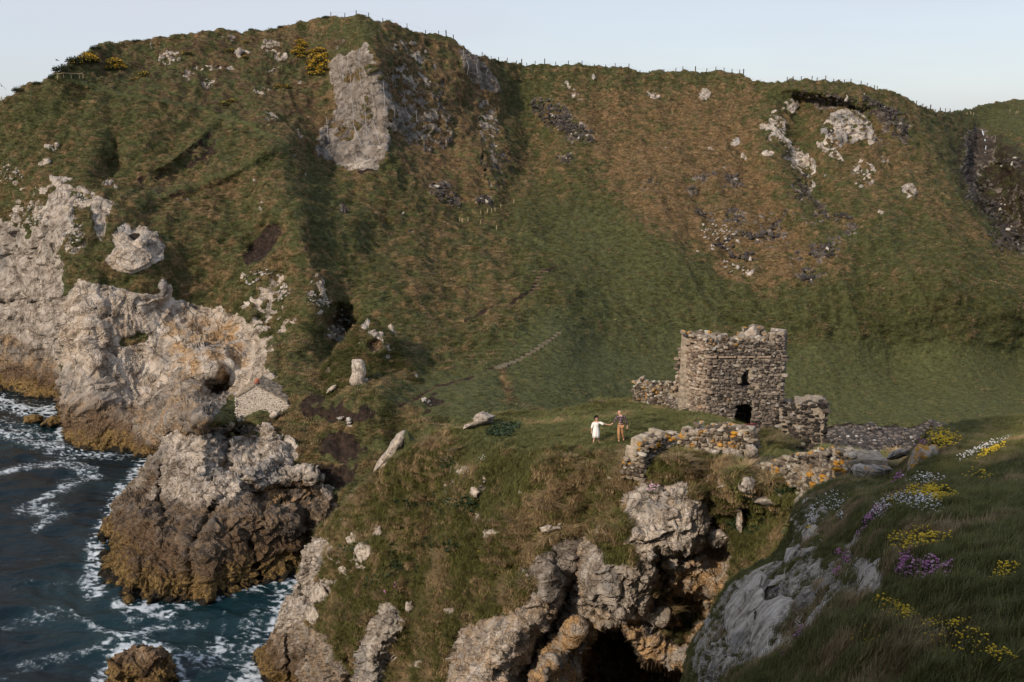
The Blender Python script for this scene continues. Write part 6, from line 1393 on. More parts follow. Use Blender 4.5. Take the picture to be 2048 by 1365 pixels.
def clump(kind, label, x, y, rx, ry, ang, n, mat, G=None, r=.013, up=.07, leaves=True, mat2=None, lname=None):
    G = G or GS; near = G is GS; up = up + .05 if near else up; r = r * 1.2 if near else r
    if near: PATCHES.append((x, y, rx, ry, ang))
    c, s = math.cos(math.radians(ang)), math.sin(math.radians(ang))
    P = []
    if near: n = int(n * 1.6)
    for _ in range(n):
        a = random.uniform(0, 2 * math.pi); q = random.random() ** .6
        u, v = rx * q * math.cos(a), ry * q * math.sin(a)
        g = G(x + u * c - v * s, y + u * s + v * c)
        P.append(g + np.array([random.uniform(-.02, .02), random.uniform(-.02, .02), up * random.uniform(.5, 1.2) * (1 - .4 * q)]))
    P = np.array(P); root = empty(kind, P.mean(0) - np.array([0, 0, up])); o = np.array(root.location)
    k = n * 2 // 3 if mat2 is not None else n
    tag(heads("flower_heads", P[:k] - o, r, mat, root), kind="stuff")
    if mat2 is not None: tag(heads("flower_heads", P[k:] - o, r, mat2, root), kind="stuff")
    if leaves:                                                       # a low mat of narrow leaves under the heads
        vs, fs = [], []
        for p in P:
            for _ in range(5):
                a = random.uniform(0, 6.28); L = up * random.uniform(.5, 1.0); w = r * .35; dx, dy = math.cos(a), math.sin(a); b = len(vs); q = p - o + np.array([random.gauss(0, r * 1.8), random.gauss(0, r * 1.8), -up * 1.05])
                vs += [(q + np.array([-dy * w, dx * w, 0])).tolist(), (q + np.array([dy * w, -dx * w, 0])).tolist(), (q + np.array([dx * L * .5, dy * L * .5, L])).tolist()]; fs.append((b, b + 1, b + 2))
        me = bpy.data.meshes.new("foliage"); me.from_pydata(vs, [], fs); tag(link("foliage", me, M_LEAF, root), kind="stuff")
    tag(root, label, lname or "flowers"); return root
T, K, W_ = "thrift_clump", "trefoil_patch", "campion_patch"
clump(K, "yellow flower patch crowning the turf above the orange lichen rock", 1882, 882, 40, 22, 0, 170, M_YEL, r=.022, up=.08)
clump(T, "purple thrift at the left end of the ridge above the orange lichen rock", 1840, 892, 14, 10, 0, 46, M_PINK, r=.022, up=.08)
clump(K, "long band of yellow flowers below white campion on the upper right slope", 1980, 915, 36, 5, -28, 80, M_YEL, r=.017)
clump(W_, "long diagonal band of white campion on the upper right slope", 1970, 902, 64, 8, -30, 150, M_WHT, r=.016)
clump(K, "widest arched mat of yellow and white flowers in the middle of the near slope", 1868, 1006, 52, 17, 8, 330, M_YEL, r=.016, up=.07)
clump(W_, "white campion spilling down under the arched yellow mat", 1846, 1024, 42, 20, 10, 170, M_WHT, r=.013)
clump(W_, "pale mat of white flowers left of the arched yellow mat", 1790, 1018, 40, 18, -20, 110, M_WHT, r=.013, mat2=M_YEL)
clump(T, "purple thrift cushion just right of the hanging boulder", 1802, 966, 17, 12, -35, 110, M_PINK, r=.020, up=.08)
clump(T, "trailing purple thrift hanging over the tilted grey rock", 1748, 1060, 11, 36, 18, 150, M_PINK, r=.016)
clump(T, "pale pink and white thrift mixed above the trailing purple thrift", 1768, 1042, 28, 18, -10, 130, M_PALEP, r=.014, mat2=M_WHT)
clump(K, "bright yellow mound directly above the largest purple thrift cushion", 1838, 1100, 48, 20, -8, 230, M_YEL, r=.015, up=.07)
clump(K, "thin trail of yellow heads right of the bright yellow mound", 1890, 1102, 30, 6, 12, 30, M_YEL, r=.012)
clump(T, "largest purple thrift cushion beside the broad grey rock", 1862, 1168, 58, 24, 8, 330, M_PINK, r=.0125, up=.07, mat2=M_PALEP)
clump(T, "vertical edge of dense purple thrift against the broad grey rock", 1822, 1146, 12, 34, 8, 120, M_PINK, r=.0125, up=.06)
clump(T, "small purple thrift tuft in the joint left of the broad grey rock", 1712, 1136, 6, 16, 15, 44, M_PINK, r=.013)
clump(T, "small pink thrift tuft on the blocks above the widest slab", 1682, 1122, 7, 9, 0, 26, M_PINK, r=.014)
clump(T, "reddish pink thrift tuft on the fissured grey rock", 1694, 1172, 9, 11, 0, 34, M_PINK, r=.011)
clump(T, "small purple thrift tuft below the fissured rock on the brown grass", 1618, 1292, 15, 7, -35, 50, M_PINK, r=.010)
clump(T, "narrow purple thrift at the very bottom of the near slope", 1584, 1338, 5, 18, 0, 36, M_PINK, r=.010)
clump(K, "loose yellow flowers in dark grass above the bottom edge, left cluster", 1790, 1248, 44, 22, 20, 150, M_YEL, r=.0095, up=.06)
clump(K, "yellow flowers trailing down from the left cluster", 1822, 1262, 40, 14, 30, 90, M_YEL, r=.009, up=.06)
clump(K, "sparse yellow flowers at the brown grass near the bottom", 1755, 1305, 28, 14, -10, 50, M_YEL, r=.008, up=.05)
clump(K, "sparse yellow flowers among dark grass at the lower right", 1920, 1300, 70, 30, 10, 110, M_YEL, r=.0072, up=.05)
clump(K, "yellow flowers in the extreme lower right corner", 1985, 1345, 50, 14, 0, 60, M_YEL, r=.0068, up=.05)
clump(K, "thin scatter of yellow flowers along the right edge of the slope", 2018, 1185, 28, 14, -10, 50, M_YEL, r=.0095)
clump(K, "few yellow flowers in grass right of the arched mat", 1958, 966, 30, 12, 0, 40, M_YEL, r=.013)
clump(K, "small yellow tuft over the upright grey block", 1626, 1068, 10, 9, 0, 30, M_YEL, r=.020)
clump(W_, "white campion dots on the turf left of the tilted grey rock", 1694, 1044, 14, 12, 0, 44, M_WHT, r=.019)
clump(W_, "sparse white campion across the turf below the hanging boulder", 1668, 1010, 34, 22, 0, 50, M_WHT, r=.018)
clump(W_, "white campion sprays beside the upright pale boulder", 1625, 1040, 12, 26, 0, 40, M_WHT, r=.018)
clump(W_, "scattered white campion right of the purple cushion by the boulder", 1850, 972, 40, 10, 0, 60, M_WHT, r=.014)
clump(T, "pinkish thrift clump at the foot of the cliff-edge wall", 1272, 955, 10, 8, 0, 34, M_PALEP, GD, r=.045, up=.14)
clump(T, "pinkish thrift clump near the top of the pale buttress", 1308, 982, 15, 8, 0, 40, M_PALEP, GD, r=.045, up=.14)
clump(T, "purple thrift clump low on the grassy flank above the left sea rocks", 627, 1252, 12, 9, 0, 40, M_PINK, GD, r=.06, up=.18)
clump(T, "purple thrift clump on the crest of the narrow grey rib", 786, 1182, 14, 8, -30, 44, M_PINK, GD, r=.05, up=.16)
clump(T, "tiny purple thrift clump on the seaward rim of the headland", 711, 999, 5, 4, 0, 14, M_PINK, GD, r=.06, up=.15)
clump(W_, "broad white campion drift on the seaward rim of the headland", 694, 1042, 24, 9, -50, 90, M_WHT, GD, r=.045, up=.12)
clump(W_, "white campion around the pale stones of the headland slope", 934, 950, 22, 10, 0, 50, M_WHT, GD, r=.045, up=.12)
clump(W_, "white campion spray below the couple's green terrace", 968, 925, 12, 7, -40, 26, M_WHT, GD, r=.045, up=.12)
clump(W_, "thin white campion trail down the headland ridge", 955, 1005, 8, 22, 10, 30, M_WHT, GD, r=.045, up=.12)
clump(K, "small yellow flower patch on the headland ridge", 962, 1103, 9, 6, 0, 22, M_YEL, GD, r=.045, up=.12)
clump(T, "small pink thrift tuft by the castle doorway bank", 1463, 848, 5, 4, 0, 14, M_PALEP, GD, r=.05, up=.15)

def off_patches(G):
    m = np.ones(G.PX.shape)
    for (x, y, rx, ry, ang) in PATCHES:
        c, s = math.cos(math.radians(ang)), math.sin(math.radians(ang)); u = ((G.PX - x) * c + (G.PY - y) * s) / rx; v = (-(G.PX - x) * s + (G.PY - y) * c) / ry
        m = np.minimum(m, smooth(0.75, 1.25, np.hypot(u, v)) + (.22 if rx > 35 else .12))
    return m
grow("grass", GS, 115000, T_NEAR, 1.0, "long dark grass of the near slope", 5, 8, area_pow=.55, keep=off_patches)

# ------------------------------------------------------------------ broken stone on the hill
def scree(name, label, regions, n, smin, smax, dark, seed):
    bm = bmesh.new(); bmesh.ops.create_icosphere(bm, subdivisions=1, radius=.6); rg = random.Random(seed)
    for v in bm.verts: v.co = Vector((v.co.x * 1.2, v.co.y, v.co.z * .8)) * rg.uniform(.6, 1.2)
    me = bpy.data.meshes.new("broken_rock"); bm.to_mesh(me); bm.free()
    m = bpy.data.materials.get("broken_rock")
    if m is None:
        m, nt, b = nodes_of("broken_rock"); a = N(nt, "ShaderNodeAttribute", attribute_name="tint", attribute_type='INSTANCER'); geo = N(nt, "ShaderNodeNewGeometry")
        nt.links.new(mixc(nt, 1.0, a.outputs["Color"], ramp_n(nt, noise_n(nt, geo.outputs["Position"], 1.6, 4), [(.35, .6), (.65, 1.25)]), 'MULTIPLY'), b.inputs["Base Color"]); b.inputs["Roughness"].default_value = .9
    P, S, C = [], [], []; area = sum(r[2] * r[3] for r in regions)
    for (x, y, rx, ry, a) in regions:
        c, s = math.cos(math.radians(a)), math.sin(math.radians(a))
        for _ in range(max(3, int(n * rx * ry / area))):
            t, q = rg.uniform(0, 6.28), rg.random() ** .5 * (1 if rg.random() < .8 else 1.3); u, v = rx * q * math.cos(t), ry * q * math.sin(t)
            P.append(GH(x + u * c - v * s, y + u * s + v * c) + np.array([rg.uniform(-.3, .3), rg.uniform(-.3, 0), rg.uniform(0, .3)])); S.append(smin + (smax - smin) * rg.random() ** 2.5)
            q = rg.random(); C.append((.40, .365, .32) if q < (.04 if dark else .6) else (.06, .05, .044) if q < .55 else (.030, .024, .022) if dark else (.3, .27, .24))
    scatter(name, me, m, np.array(P), S, [rg.uniform(0, 6.28) for _ in P], np.array(C), label, np.random.default_rng(seed).normal(0, .5, (len(P), 2)))
scree("broken_crags", "dark broken crags and scree breaking through the hill grass", [(1095, 225, 34, 18, 30), (1120, 250, 44, 14, 15), (1160, 268, 30, 12, 25), (1132, 320, 14, 6, 0), (888, 390, 24, 14, 50), (968, 408, 16, 9, 20), (1600, 385, 14, 10, 50), (1618, 400, 26, 7, 50), (1640, 432, 18, 5, 55), (1460, 360, 12, 12, 20), (1475, 372, 10, 6, 40), (1412, 356, 13, 6, 0), (1385, 382, 7, 6, 0), (1402, 425, 16, 9, -30),
  (1475, 445, 9, 12, 20), (1500, 478, 28, 7, 10), (1455, 488, 16, 7, 10), (1545, 445, 8, 14, 10), (1535, 470, 18, 8, 0), (1440, 490, 16, 6, 0), (1480, 512, 24, 6, 15), (1640, 505, 22, 16, 10), (1615, 555, 12, 12, 0), (1672, 445, 10, 5, 60), (1690, 440, 8, 6, 20), (1600, 360, 8, 8, 0), (1760, 215, 40, 8, 25), (1790, 245, 36, 12, 45), (1700, 205, 60, 8, 8), (1600, 190, 20, 6, 0), (690, 415, 6, 10, 0), (2010, 480, 40, 26, 20), (1990, 420, 20, 20, 0), (2020, 330, 24, 14, 0)], 1700, .25, 1.2, True, 3)
scree("pale_outcrops", "pale limestone stones showing through the slopes", [(1692, 256, 38, 18, -5), (1554, 250, 10, 16, -15), (1562, 292, 20, 10, 30), (1590, 322, 20, 12, 45), (1612, 345, 14, 14, 50), (1664, 292, 16, 6, 0), (1670, 312, 14, 4, 20), (340, 118, 18, 10, 0), (375, 155, 12, 6, 0), (415, 168, 10, 9, 0), (540, 95, 14, 9, 0), (550, 138, 14, 5, 0), (150, 480, 20, 24, 0), (165, 400, 16, 18, 0), (60, 430, 34, 24, 0), (570, 590, 24, 12, -20), (640, 600, 22, 16, 0), (690, 640, 24, 16, 0), (660, 672, 22, 12, 0),
  (690, 842, 30, 3, 18), (850, 805, 14, 5, 0), (1305, 190, 9, 3, 0), (1145, 178, 18, 3, 35), (1726, 352, 16, 12, 0), (520, 560, 30, 10, -10), (480, 850, 30, 8, 0), (20, 350, 26, 12, 0), (110, 300, 10, 8, 0), (1470, 540, 24, 6, 15), (1430, 470, 40, 20, 10)], 900, .15, .6, False, 4)

# ------------------------------------------------------------------ leafy plants in the hollows of the headland
def leafy(name, label, regions, G, n, size, mat, seed):
    rg = random.Random(seed); vs, fs = [], []
    for _ in range(14):
        a = rg.uniform(0, 6.28); dx, dy = math.cos(a), math.sin(a); L = rg.uniform(.6, 1); w = .28; b = len(vs); z = rg.uniform(.1, .5)
        vs += [(0, 0, 0), (dx * L * .5 - dy * w, dy * L * .5 + dx * w, z * .8), (dx * L, dy * L, z * .5), (dx * L * .5 + dy * w, dy * L * .5 - dx * w, z * .8)]; fs.append((b, b + 1, b + 2, b + 3))
    me = bpy.data.meshes.new(name); me.from_pydata(vs, [], fs); P = []
    while len(P) < n:
        x, y, rx, ry = rg.choice(regions); a, q = rg.uniform(0, 6.28), math.sqrt(rg.random()); P.append(G(x + rx * q * math.cos(a), y + ry * q * math.sin(a)) + np.array([rg.gauss(0, .08), rg.gauss(0, .08), rg.uniform(0, .15)]))
    scatter(name, me, mat, np.array(P), [size * rg.uniform(.5, 1.3) for _ in P], [rg.uniform(0, 6.28) for _ in P], np.full((n, 3), .5), label, np.random.default_rng(seed).normal(0, .35, (n, 2)))
M_GLOSSY = plain("dark_green_leaves", (0.022, 0.042, 0.016), .5, .35, 12)
leafy("leafy_plants", "dark green leafy herbs in the hollows of the headland slope", [(905, 1000, 40, 26), (880, 1025, 30, 26), (940, 1010, 26, 14), (820, 1010, 26, 12), (800, 1120, 26, 26), (780, 1150, 30, 14), (860, 1090, 24, 16), (830, 1140, 20, 24), (1000, 870, 26, 12), (1020, 860, 20, 8), (905, 930, 18, 10), (760, 1170, 22, 18), (1560, 985, 40, 12), (1600, 1060, 30, 18), (1500, 1050, 40, 24), (910, 1095, 20, 10), (700, 1100, 20, 8)], GD, 5200, .16, M_GLOSSY, 5)

# ------------------------------------------------------------------ gorse and scrub on the seaward brow
M_GORSE = plain("gorse_green", (0.022, 0.028, 0.010), .9, .45, 3); M_BLOOM = plain("gorse_bloom", (0.56, 0.34, 0.02), .8, .3, 3)
def spiky(name, n, r, w, mat, parent, top=False, flat=.75):
    vs, fs = [], []
    for _ in range(n):
        v = Vector((random.gauss(0, 1), random.gauss(0, 1), abs(random.gauss(0, 1)) if top else random.uniform(-.3, 1))).normalized() * r * (random.uniform(.82, 1.06) if top else random.uniform(.35, 1.0)); v.z *= flat
        a = Vector((random.gauss(0, 1), random.gauss(0, 1), random.gauss(0, 1))).normalized() * w; b_ = a.cross(Vector((random.gauss(0, 1), random.gauss(0, 1), random.gauss(0, 1)))).normalized() * w * .8; b = len(vs)
        vs += [tuple(v - a), tuple(v + b_), tuple(v + a + v.normalized() * w)]; fs.append((b, b + 1, b + 2))
    me = bpy.data.meshes.new(name); me.from_pydata(vs, [], fs); return link(name, me, mat, parent)
def bush_proto(bloom):
    root = empty("gorse_bush", (0, 0, 0)); tag(spiky("foliage", 420, 1.0, .13, M_GORSE, root), kind="stuff")
    if bloom: tag(spiky("blossom", int(260 * bloom), 1.04, .085, M_BLOOM, root, True), kind="stuff")
    spiky("stem", 3, .3, .1, M_SHOE, root); return root
def copy_tree(o, parent=None):
    c = o.copy(); COL.objects.link(c)
    if parent is not None: c.parent = parent
    for ch in o.children: copy_tree(ch, c)
    return c
ORD = ["first", "second", "third", "fourth", "fifth", "sixth", "seventh", "eighth", "ninth", "tenth", "eleventh", "twelfth", "thirteenth", "fourteenth", "fifteenth", "sixteenth", "seventeenth", "eighteenth", "nineteenth", "twentieth", "twenty-first", "twenty-second", "twenty-third", "twenty-fourth", "twenty-fifth"]
def ordered(L): return [(ORD[i], *t) for i, t in enumerate(sorted(L))]
BP = [bush_proto(1.0), bush_proto(.35), bush_proto(0)]
used = set()
def bush(kind, x, y, s, label, group):
    p = BP[kind]; o = p if kind not in used else copy_tree(p); used.add(kind)
    g = GH(x, y); o.location = g + np.array([0, 0, .1 * s]); s *= 1.35; o.scale = (s, s, s * random.uniform(.7, 1)); o.rotation_euler = (0, 0, random.uniform(0, 6.28)); tag(o, label, "gorse bush" if kind < 2 else "shrub", group)
for (q, x, y, s) in ordered(((598, 88, .9), (606, 94, 1.0), (596, 102, 1.1), (590, 110, .9), (612, 106, .8), (628, 104, 1.0), (640, 106, 1.1), (650, 112, .7), (632, 118, 1.2), (645, 125, 1.4), (634, 132, 1.4), (626, 140, 1.2), (648, 140, 1.2), (640, 150, 1.0), (620, 124, .9), (600, 116, .8), (655, 130, .9), (622, 148, .8))):
    bush(0, x, y, s, q + " from the left of the yellow gorse bushes beside the netted rock face", "gorse bushes left of the netted rock face")
for (q, x, y, s) in ordered(((172, 128, 1.4), (180, 134, 1.2), (164, 133, 1.1), (228, 134, 1.3), (236, 140, 1.2), (222, 141, 1.0), (150, 139, 1.0))):
    bush(0 if s > 1.1 else 1, x, y, s, q + " from the left of the gorse bushes above the timber rail", "gorse bushes above the wooden rail")
for (q, x, y, s) in ordered(((270, 160, .9), (290, 157, 1.0), (375, 117, .8), (460, 106, .8), (488, 122, .7), (490, 84, .7), (560, 175, .9), (575, 170, .7), (460, 200, .8), (450, 205, .8))):
    bush(1, x, y, s, q + " from the left of the sparse gorse bushes on the dark seaward brow", "scattered gorse on the seaward brow")
for (q, x, y, s) in ordered(((120, 155, 1.5), (126, 148, 1.4), (135, 143, 1.3), (145, 136, 1.5), (151, 131, 1.3), (162, 125, 1.0), (175, 116, 1.2), (188, 110, 1.1), (198, 103, 1.4), (206, 98, 1.0), (212, 96, 1.0), (110, 161, 1.0), (105, 164, .8), (76, 176, .7), (60, 182, .9), (41, 190, 1.1), (20, 199, .9), (232, 90, .9), (250, 86, .8), (270, 81, .8), (640, 42, 1.0), (665, 38, .7), (655, 41, .8), (560, 56, .6), (500, 62, .6))):
    bush(2, x, y, s * .85, q + " from the left of the dark shrubs breaking the left skyline", "dark shrubs along the left skyline")
BP[0].name, BP[1].name, BP[2].name = "gorse_bush", "gorse_bush", "shrub"
for o in list(COL.objects):
    if o.get("category") == "shrub": o.name = "shrub"

# ------------------------------------------------------------------ fences
M_POST = plain("weathered_post", (0.06, 0.05, 0.042), .9, .3, 20); M_PALEW = plain("pale_wood", (0.36, 0.29, 0.17), .85, .2, 12); M_WIRE = plain("fence_wire", (0.08, 0.08, 0.08), .5, .1, 5)
def box_mesh(name, sx, sy, sz, jit=0.0):
    bm = bmesh.new(); bmesh.ops.create_cube(bm, size=1)
    for v in bm.verts: v.co = Vector((v.co.x * sx, v.co.y * sy, (v.co.z + .5) * sz)) + Vector([random.uniform(-jit, jit) for _ in range(3)])
    bmesh.ops.bevel(bm, geom=list(bm.edges), offset=min(sx, sy, sz) * .12, segments=1, affect='EDGES')
    me = bpy.data.meshes.new(name); bm.to_mesh(me); bm.free(); return me
def tube(name, pts, r, mat, parent, n=4):
    vs, fs = [], []; pts = [Vector(p) for p in pts]
    for i, p in enumerate(pts):
        d = (pts[min(i + 1, len(pts) - 1)] - pts[max(i - 1, 0)]).normalized(); a = d.cross(Vector((0, 0, 1)))
        if a.length < .1: a = d.cross(Vector((1, 0, 0)))
        a.normalize(); b = d.cross(a)
        for k in range(n): t = 2 * math.pi * k / n; vs.append(tuple(p + (a * math.cos(t) + b * math.sin(t)) * r))
    for i in range(len(pts) - 1):
        for k in range(n): fs.append((i * n + k, i * n + (k + 1) % n, (i + 1) * n + (k + 1) % n, (i + 1) * n + k))
    fs += [tuple(range(n))[::-1], tuple(range((len(pts) - 1) * n, len(pts) * n))]
    me = bpy.data.meshes.new(name); me.from_pydata(vs, [], fs); return link(name, me, mat, parent)
PM = box_mesh("post", .16, .16, 1.05); PM.materials.append(M_POST); PMB = box_mesh("post", .22, .22, 1.5); PMB.materials.append(M_POST); PMP = box_mesh("post", .13, .13, .95); PMP.materials.append(M_PALEW)
def crest(x, back=4):
    j = int(np.argmin(np.abs(GH.col - x))); return GH.V[14 - back, j].astype(float)
def fence(name, label, xs, big=(), back=0, ground=None, pm=PM, wires=(.45, .85), wr=.008):
    gs = [crest(x, back) if ground is None else ground(*x) for x in xs]; root = empty(name, gs[0]); o = gs[0]; tag(root, label, "fence")
    for k, g in enumerate(gs):
        p = bpy.data.objects.new("post", PMB if k in big else pm); COL.objects.link(p); p.parent = root; p.location = g - o + np.array([0, 0, -.12]); p.rotation_euler = (random.uniform(-.06, .06), random.uniform(-.09, .09), random.uniform(0, 1))
    for h in wires: tube("wire", [g - o + np.array([0, 0, h]) for g in gs], wr, M_WIRE, root, 3)
fence("wire_fence", "post and wire fence on the skyline right of the summit cliff", [965, 982, 998, 1015, 1032, 1044, 1053, 1070, 1089, 1112, 1137, 1163, 1188, 1212, 1231, 1257, 1280, 1300, 1326], big=(5, 8))
fence("wire_fence", "post and wire fence over the middle rise of the right skyline", [1328, 1351, 1366, 1391, 1413, 1430, 1447, 1463, 1478, 1487], big=(3, 9))
fence("wire_fence", "post and wire fence on the last brow before the ravine", [1573, 1584, 1604, 1624, 1634, 1652, 1667, 1688, 1700, 1721, 1735, 1748, 1756], big=(1,))
fence("wire_fence", "short wire fence in the dip at the head of the ravine", [1832, 1845, 1853, 1860, 1870, 1879, 1891, 1900], big=(3, 5))
fence("wire_fence", "few fence posts near the highest point of the hill", [662, 690, 712, 738, 766, 815, 852, 876, 891, 905], big=(8,), wires=(.9,))
def hillspot(x, y): return GH(x, y)
fence("timber_rail", "pale timber rail beside the path on the left brow", [(118, 163), (127, 162), (140, 162), (157, 163), (163, 163)], ground=hillspot, pm=PMP, wires=(.95, 1.05), wr=.07)
for o in COL.objects:
    if o.name.startswith("wire") and o.parent and o.parent.name.startswith("timber_rail"): o.data.materials[0] = M_PALEW; o.name = "rail"
fence("timber_rail", "white double rail at the far left end of the skyline", [(-30, 215), (-10, 212), (6, 206)], ground=hillspot, pm=PMP, wires=(.6, 1.0), wr=.05)
fence("post_row", "pale posts beside the path fork under the brown spur", [(919, 438), (923, 440), (926, 441), (935, 440), (960, 449), (992, 459)], ground=hillspot, pm=PMP, wires=())
fence("post_row", "faint pale posts above the path fork", [(962, 430), (973, 429), (981, 429), (988, 428), (1001, 418), (1025, 412)], ground=hillspot, pm=PMP, wires=())
fence("post_row", "tiny pale posts on the green shoulder above the waterfall", [(1931, 232), (1937, 231), (1941, 231), (1945, 231), (2019, 230), (2030, 229), (2034, 229)], ground=hillspot, pm=PMP, wires=())

# ------------------------------------------------------------------ steps and boards of the path
def steps(name, label, line, n, w, d, mat, rise=.16):
    P = [GH(*p) for p in line]; cum = np.concatenate([[0], np.cumsum([np.linalg.norm(P[i + 1] - P[i]) for i in range(len(P) - 1)])]); root = empty(name, P[0]); tag(root, label, "steps")
    tm = box_mesh("tread", w, d, rise, .01); tm.materials.append(mat)
    for k in range(n):
        t = cum[-1] * k / (n - 1); p = np.array([np.interp(t, cum, [q[i] for q in P]) for i in range(3)]); o = bpy.data.objects.new("tread", tm); COL.objects.link(o); o.parent = root
        o.location = p - P[0] + np.array([0, 0, -.12]); o.rotation_euler = (0, 0, random.uniform(-.1, .1)); o.scale = (random.uniform(.85, 1.1), 1, 2.0)
steps("hill_steps", "flight of brown wooden steps climbing the slope above the path", [(1066, 580), (1072, 570), (1078, 560), (1088, 547)], 8, 1.4, .3, plain("step_timber", (0.13, 0.09, 0.065), .9, .3, 6))
M_FLAG = plain("path_flag", (0.13, 0.11, 0.075), .9, .3, 4)
steps("path_steps", "line of flat stone steps slanting up from the path corner", [(1012, 730), (1040, 718), (1066, 702), (1092, 684), (1116, 668)], 13, .9, .7, M_FLAG)
steps("path_boards", "small pale landing at the corner of the path", [(996, 737), (1006, 734)], 3, 1.2, 1.0, M_FLAG)

# ------------------------------------------------------------------ cables over the summit face
root = empty("rockfall_netting", GH(720, 200)); tag(root, "wire netting cables hanging down the grey summit face", "rockfall netting")
for line in ([(700, 112), (704, 180), (712, 260), (735, 320)], [(722, 100), (728, 170), (733, 240), (737, 300)], [(745, 150), (752, 210), (757, 270), (762, 300)], [(757, 150), (768, 200), (772, 250)], [(772, 160), (780, 210), (789, 265)], [(810, 190), (816, 230), (820, 262)], [(832, 225), (836, 262)], [(690, 130), (686, 180)], [(925, 105), (934, 140), (935, 160)], [(952, 125), (954, 165)], [(972, 145), (976, 175)], [(655, 240), (660, 315)]):
    pts = []
    for (a, b) in zip(line[:-1], line[1:]):
        for t in (0, .33, .66): pts.append(GH(a[0] + (b[0] - a[0]) * t, a[1] + (b[1] - a[1]) * t) + np.array([-.2, -.9, .3]) - np.array(root.location))
    tube("cable", pts, .04, plain("galvanised_wire", (.30, .30, .31), .6, .1, 3) if "galvanised_wire" not in bpy.data.materials else bpy.data.materials["galvanised_wire"], root, 4)

# ------------------------------------------------------------------ waterfall
g = [GH(x, y) + np.array([0, -.8, 0]) for x, y in ((1961, 258), (1963, 264), (1965, 272), (1966, 280), (1969, 290), (1969, 298), (1966, 306))]
vs = [tuple(np.array(p) - g[0] + np.array([s * (.13 if i < 4 else .07) + random.uniform(-.12, .12), random.uniform(-.1, .1), 0])) for i, p in enumerate(g) for s in (-1, 1)]
vs += [(x, y + .15, z) for x, y, z in vs]; n = len(g)
fs = [(2 * i, 2 * i + 1, 2 * i + 3, 2 * i + 2) for i in range(n - 1)] + [(2 * n + 2 * i + 2, 2 * n + 2 * i + 3, 2 * n + 2 * i + 1, 2 * n + 2 * i) for i in range(n - 1)]
me = bpy.data.meshes.new("waterfall"); me.from_pydata(vs, [], fs); o = link("waterfall", me, plain("falling_water", (.62, .66, .7), .4, .25, .9), None, tuple(g[0])); tag(o, "thin white waterfall dropping over the dark ravine head", "waterfall")

# ------------------------------------------------------------------ shingle
def shingle():
    bm = bmesh.new(); bmesh.ops.create_icosphere(bm, subdivisions=1, radius=.5)
    for v in bm.verts: v.co = Vector((v.co.x * 1.2, v.co.y, v.co.z * .7)) * random.uniform(.8, 1.15)
    me = bpy.data.meshes.new("pebble"); bm.to_mesh(me); bm.free()
    m, nt, b = nodes_of("shingle_stone"); a = N(nt, "ShaderNodeAttribute", attribute_name="tint", attribute_type='INSTANCER'); nt.links.new(a.outputs["Color"], b.inputs["Base Color"]); b.inputs["Roughness"].default_value = .8
    P, S, C = [], [], []; rg = random.Random(4)
    poly = [(1640, 856), (1700, 850), (1800, 852), (1860, 854), (1960, 860), (1960, 950), (1640, 955)]
    n = 9000; xs = np.array([rg.uniform(1640, 1940) for _ in range(n)]); ys = np.array([855 + (rg.random() ** 1.2) * 95 for _ in range(n)])
    for x, y in zip(xs, ys):
        if y < 853 + 6 * math.sin(x * .03) * 1: continue
        P.append(GH(x, y) + np.array([rg.uniform(-.2, .2), rg.uniform(-.5, .5), .05])); S.append(rg.uniform(.22, .75)); q = rg.random()
        C.append((.36, .34, .31) if q > .965 else (.12, .10, .085) if q > .7 else (.035, .03, .028))
    scatter("shingle", me, m, np.array(P), S, [rg.uniform(0, 6.28) for _ in P], np.array(C), "dark shingle bank with scattered pale cobbles behind the castle")
shingle()
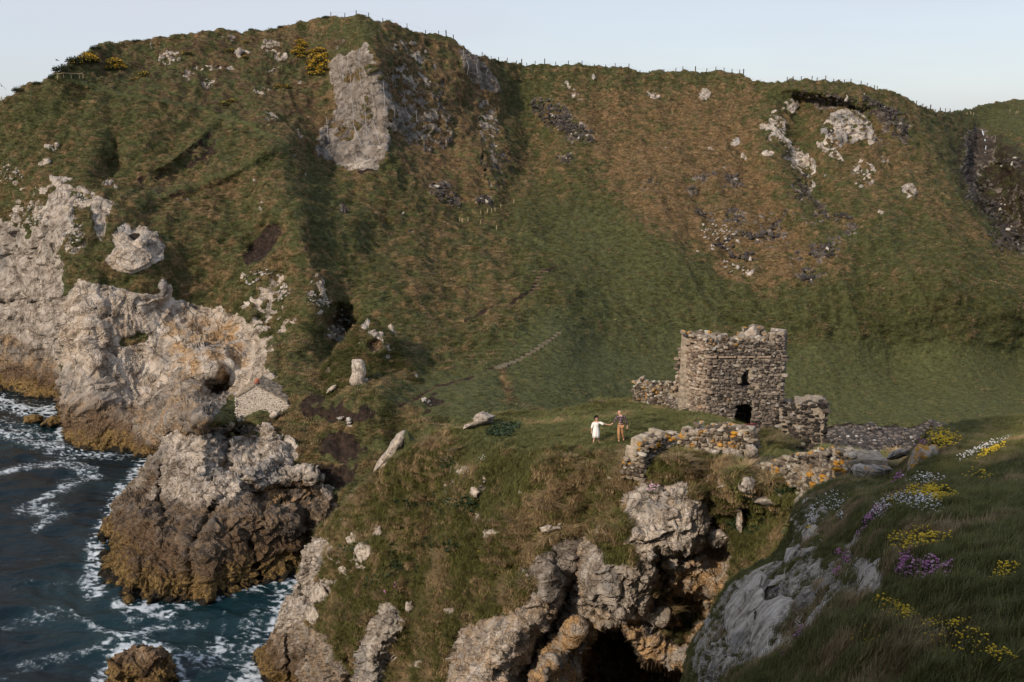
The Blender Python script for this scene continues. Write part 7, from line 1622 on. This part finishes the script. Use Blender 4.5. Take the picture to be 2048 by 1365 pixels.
for k, (x, y, s) in enumerate(((1692, 847, .9), (1775, 893, .9), (1660, 852, .6), (1668, 893, .7))):
    o = rock_body("cobble", [(x - 3 * s, y), (x - 2 * s, y - 2 * s), (x + 2 * s, y - 2.4 * s), (x + 3.4 * s, y), (x + s, y + 2 * s)], GH(x, y)[1] - .3, .3, M_PALE, 90 + k)
    tag(o, ("white boulder on the far edge of the shingle bank", "white cobble at the right end of the shingle bank", "small pale stone by the right end of the low dark wall", "pale stone on the shingle below the low dark wall")[k], "stone")

# ------------------------------------------------------------------ information board
b0 = at(1509, 890, 54.0); root = empty("information_board", b0); tag(root, "dark red edged information board on a post behind the cliff-edge wall", "information board")
link("post", box_mesh("post", .09, .09, .95), M_BLACK, root)
pm = box_mesh("panel", .62, .04, .42); o = link("panel", pm, plain("board_panel", (.035, .012, .012), .5, .3, 9), root, (-.12, -.02, .86)); o.rotation_euler = (math.radians(-52), 0, math.radians(12))
pm = box_mesh("frame", .68, .03, .48); o = link("frame", pm, plain("board_frame", (.17, .022, .018), .5, .2, 9), root, (-.12, .02, .83)); o.rotation_euler = (math.radians(-52), 0, math.radians(12))

# ------------------------------------------------------------------ sea birds
M_BIRD = plain("dark_feathers", (.03, .03, .032), .8, .2, 20)
def bird(x, y, Y, s, rz, roll, label):
    root = empty("sea_bird", at(x, y, Y)); tag(root, label, "bird", None); root.rotation_euler = (0, roll, rz); root.scale = (s, s, s)
    skin_mesh("body", {"pelvis": (0, 0, 0, .09), "n": (0, .26, .02, .055), "h": (0, .36, .04, .05), "b": (0, .44, .03, .015), "t": (0, -.28, 0, .03)}, [("pelvis", "n"), ("n", "h"), ("h", "b"), ("pelvis", "t")], M_BIRD, root, 1)
    for q in (1, -1):
        vs = [(0, .12, 0), (q * .35, .18, .13), (q * .8, .0, .06), (q * .35, -.02, .12), (0, -.1, 0)]; vs += [(x_, y_, z_ - .015) for x_, y_, z_ in vs]
        me = bpy.data.meshes.new("wing"); me.from_pydata(vs, [], [(0, 1, 3, 4), (1, 2, 3), (9, 8, 6, 5), (8, 7, 6), (0, 5, 6, 1), (1, 6, 7, 2), (2, 7, 8, 3), (3, 8, 9, 4)]); link("wing", me, M_BIRD, root)
bird(3, 172, 120, .9, .6, .9, "largest dark bird gliding at the far left edge of the sky")
bird(115, 121, 150, .8, 1.4, .2, "upper of two tiny birds above the left brow")
bird(125, 136, 150, .8, .2, -.3, "lower of two tiny birds just above the left brow")
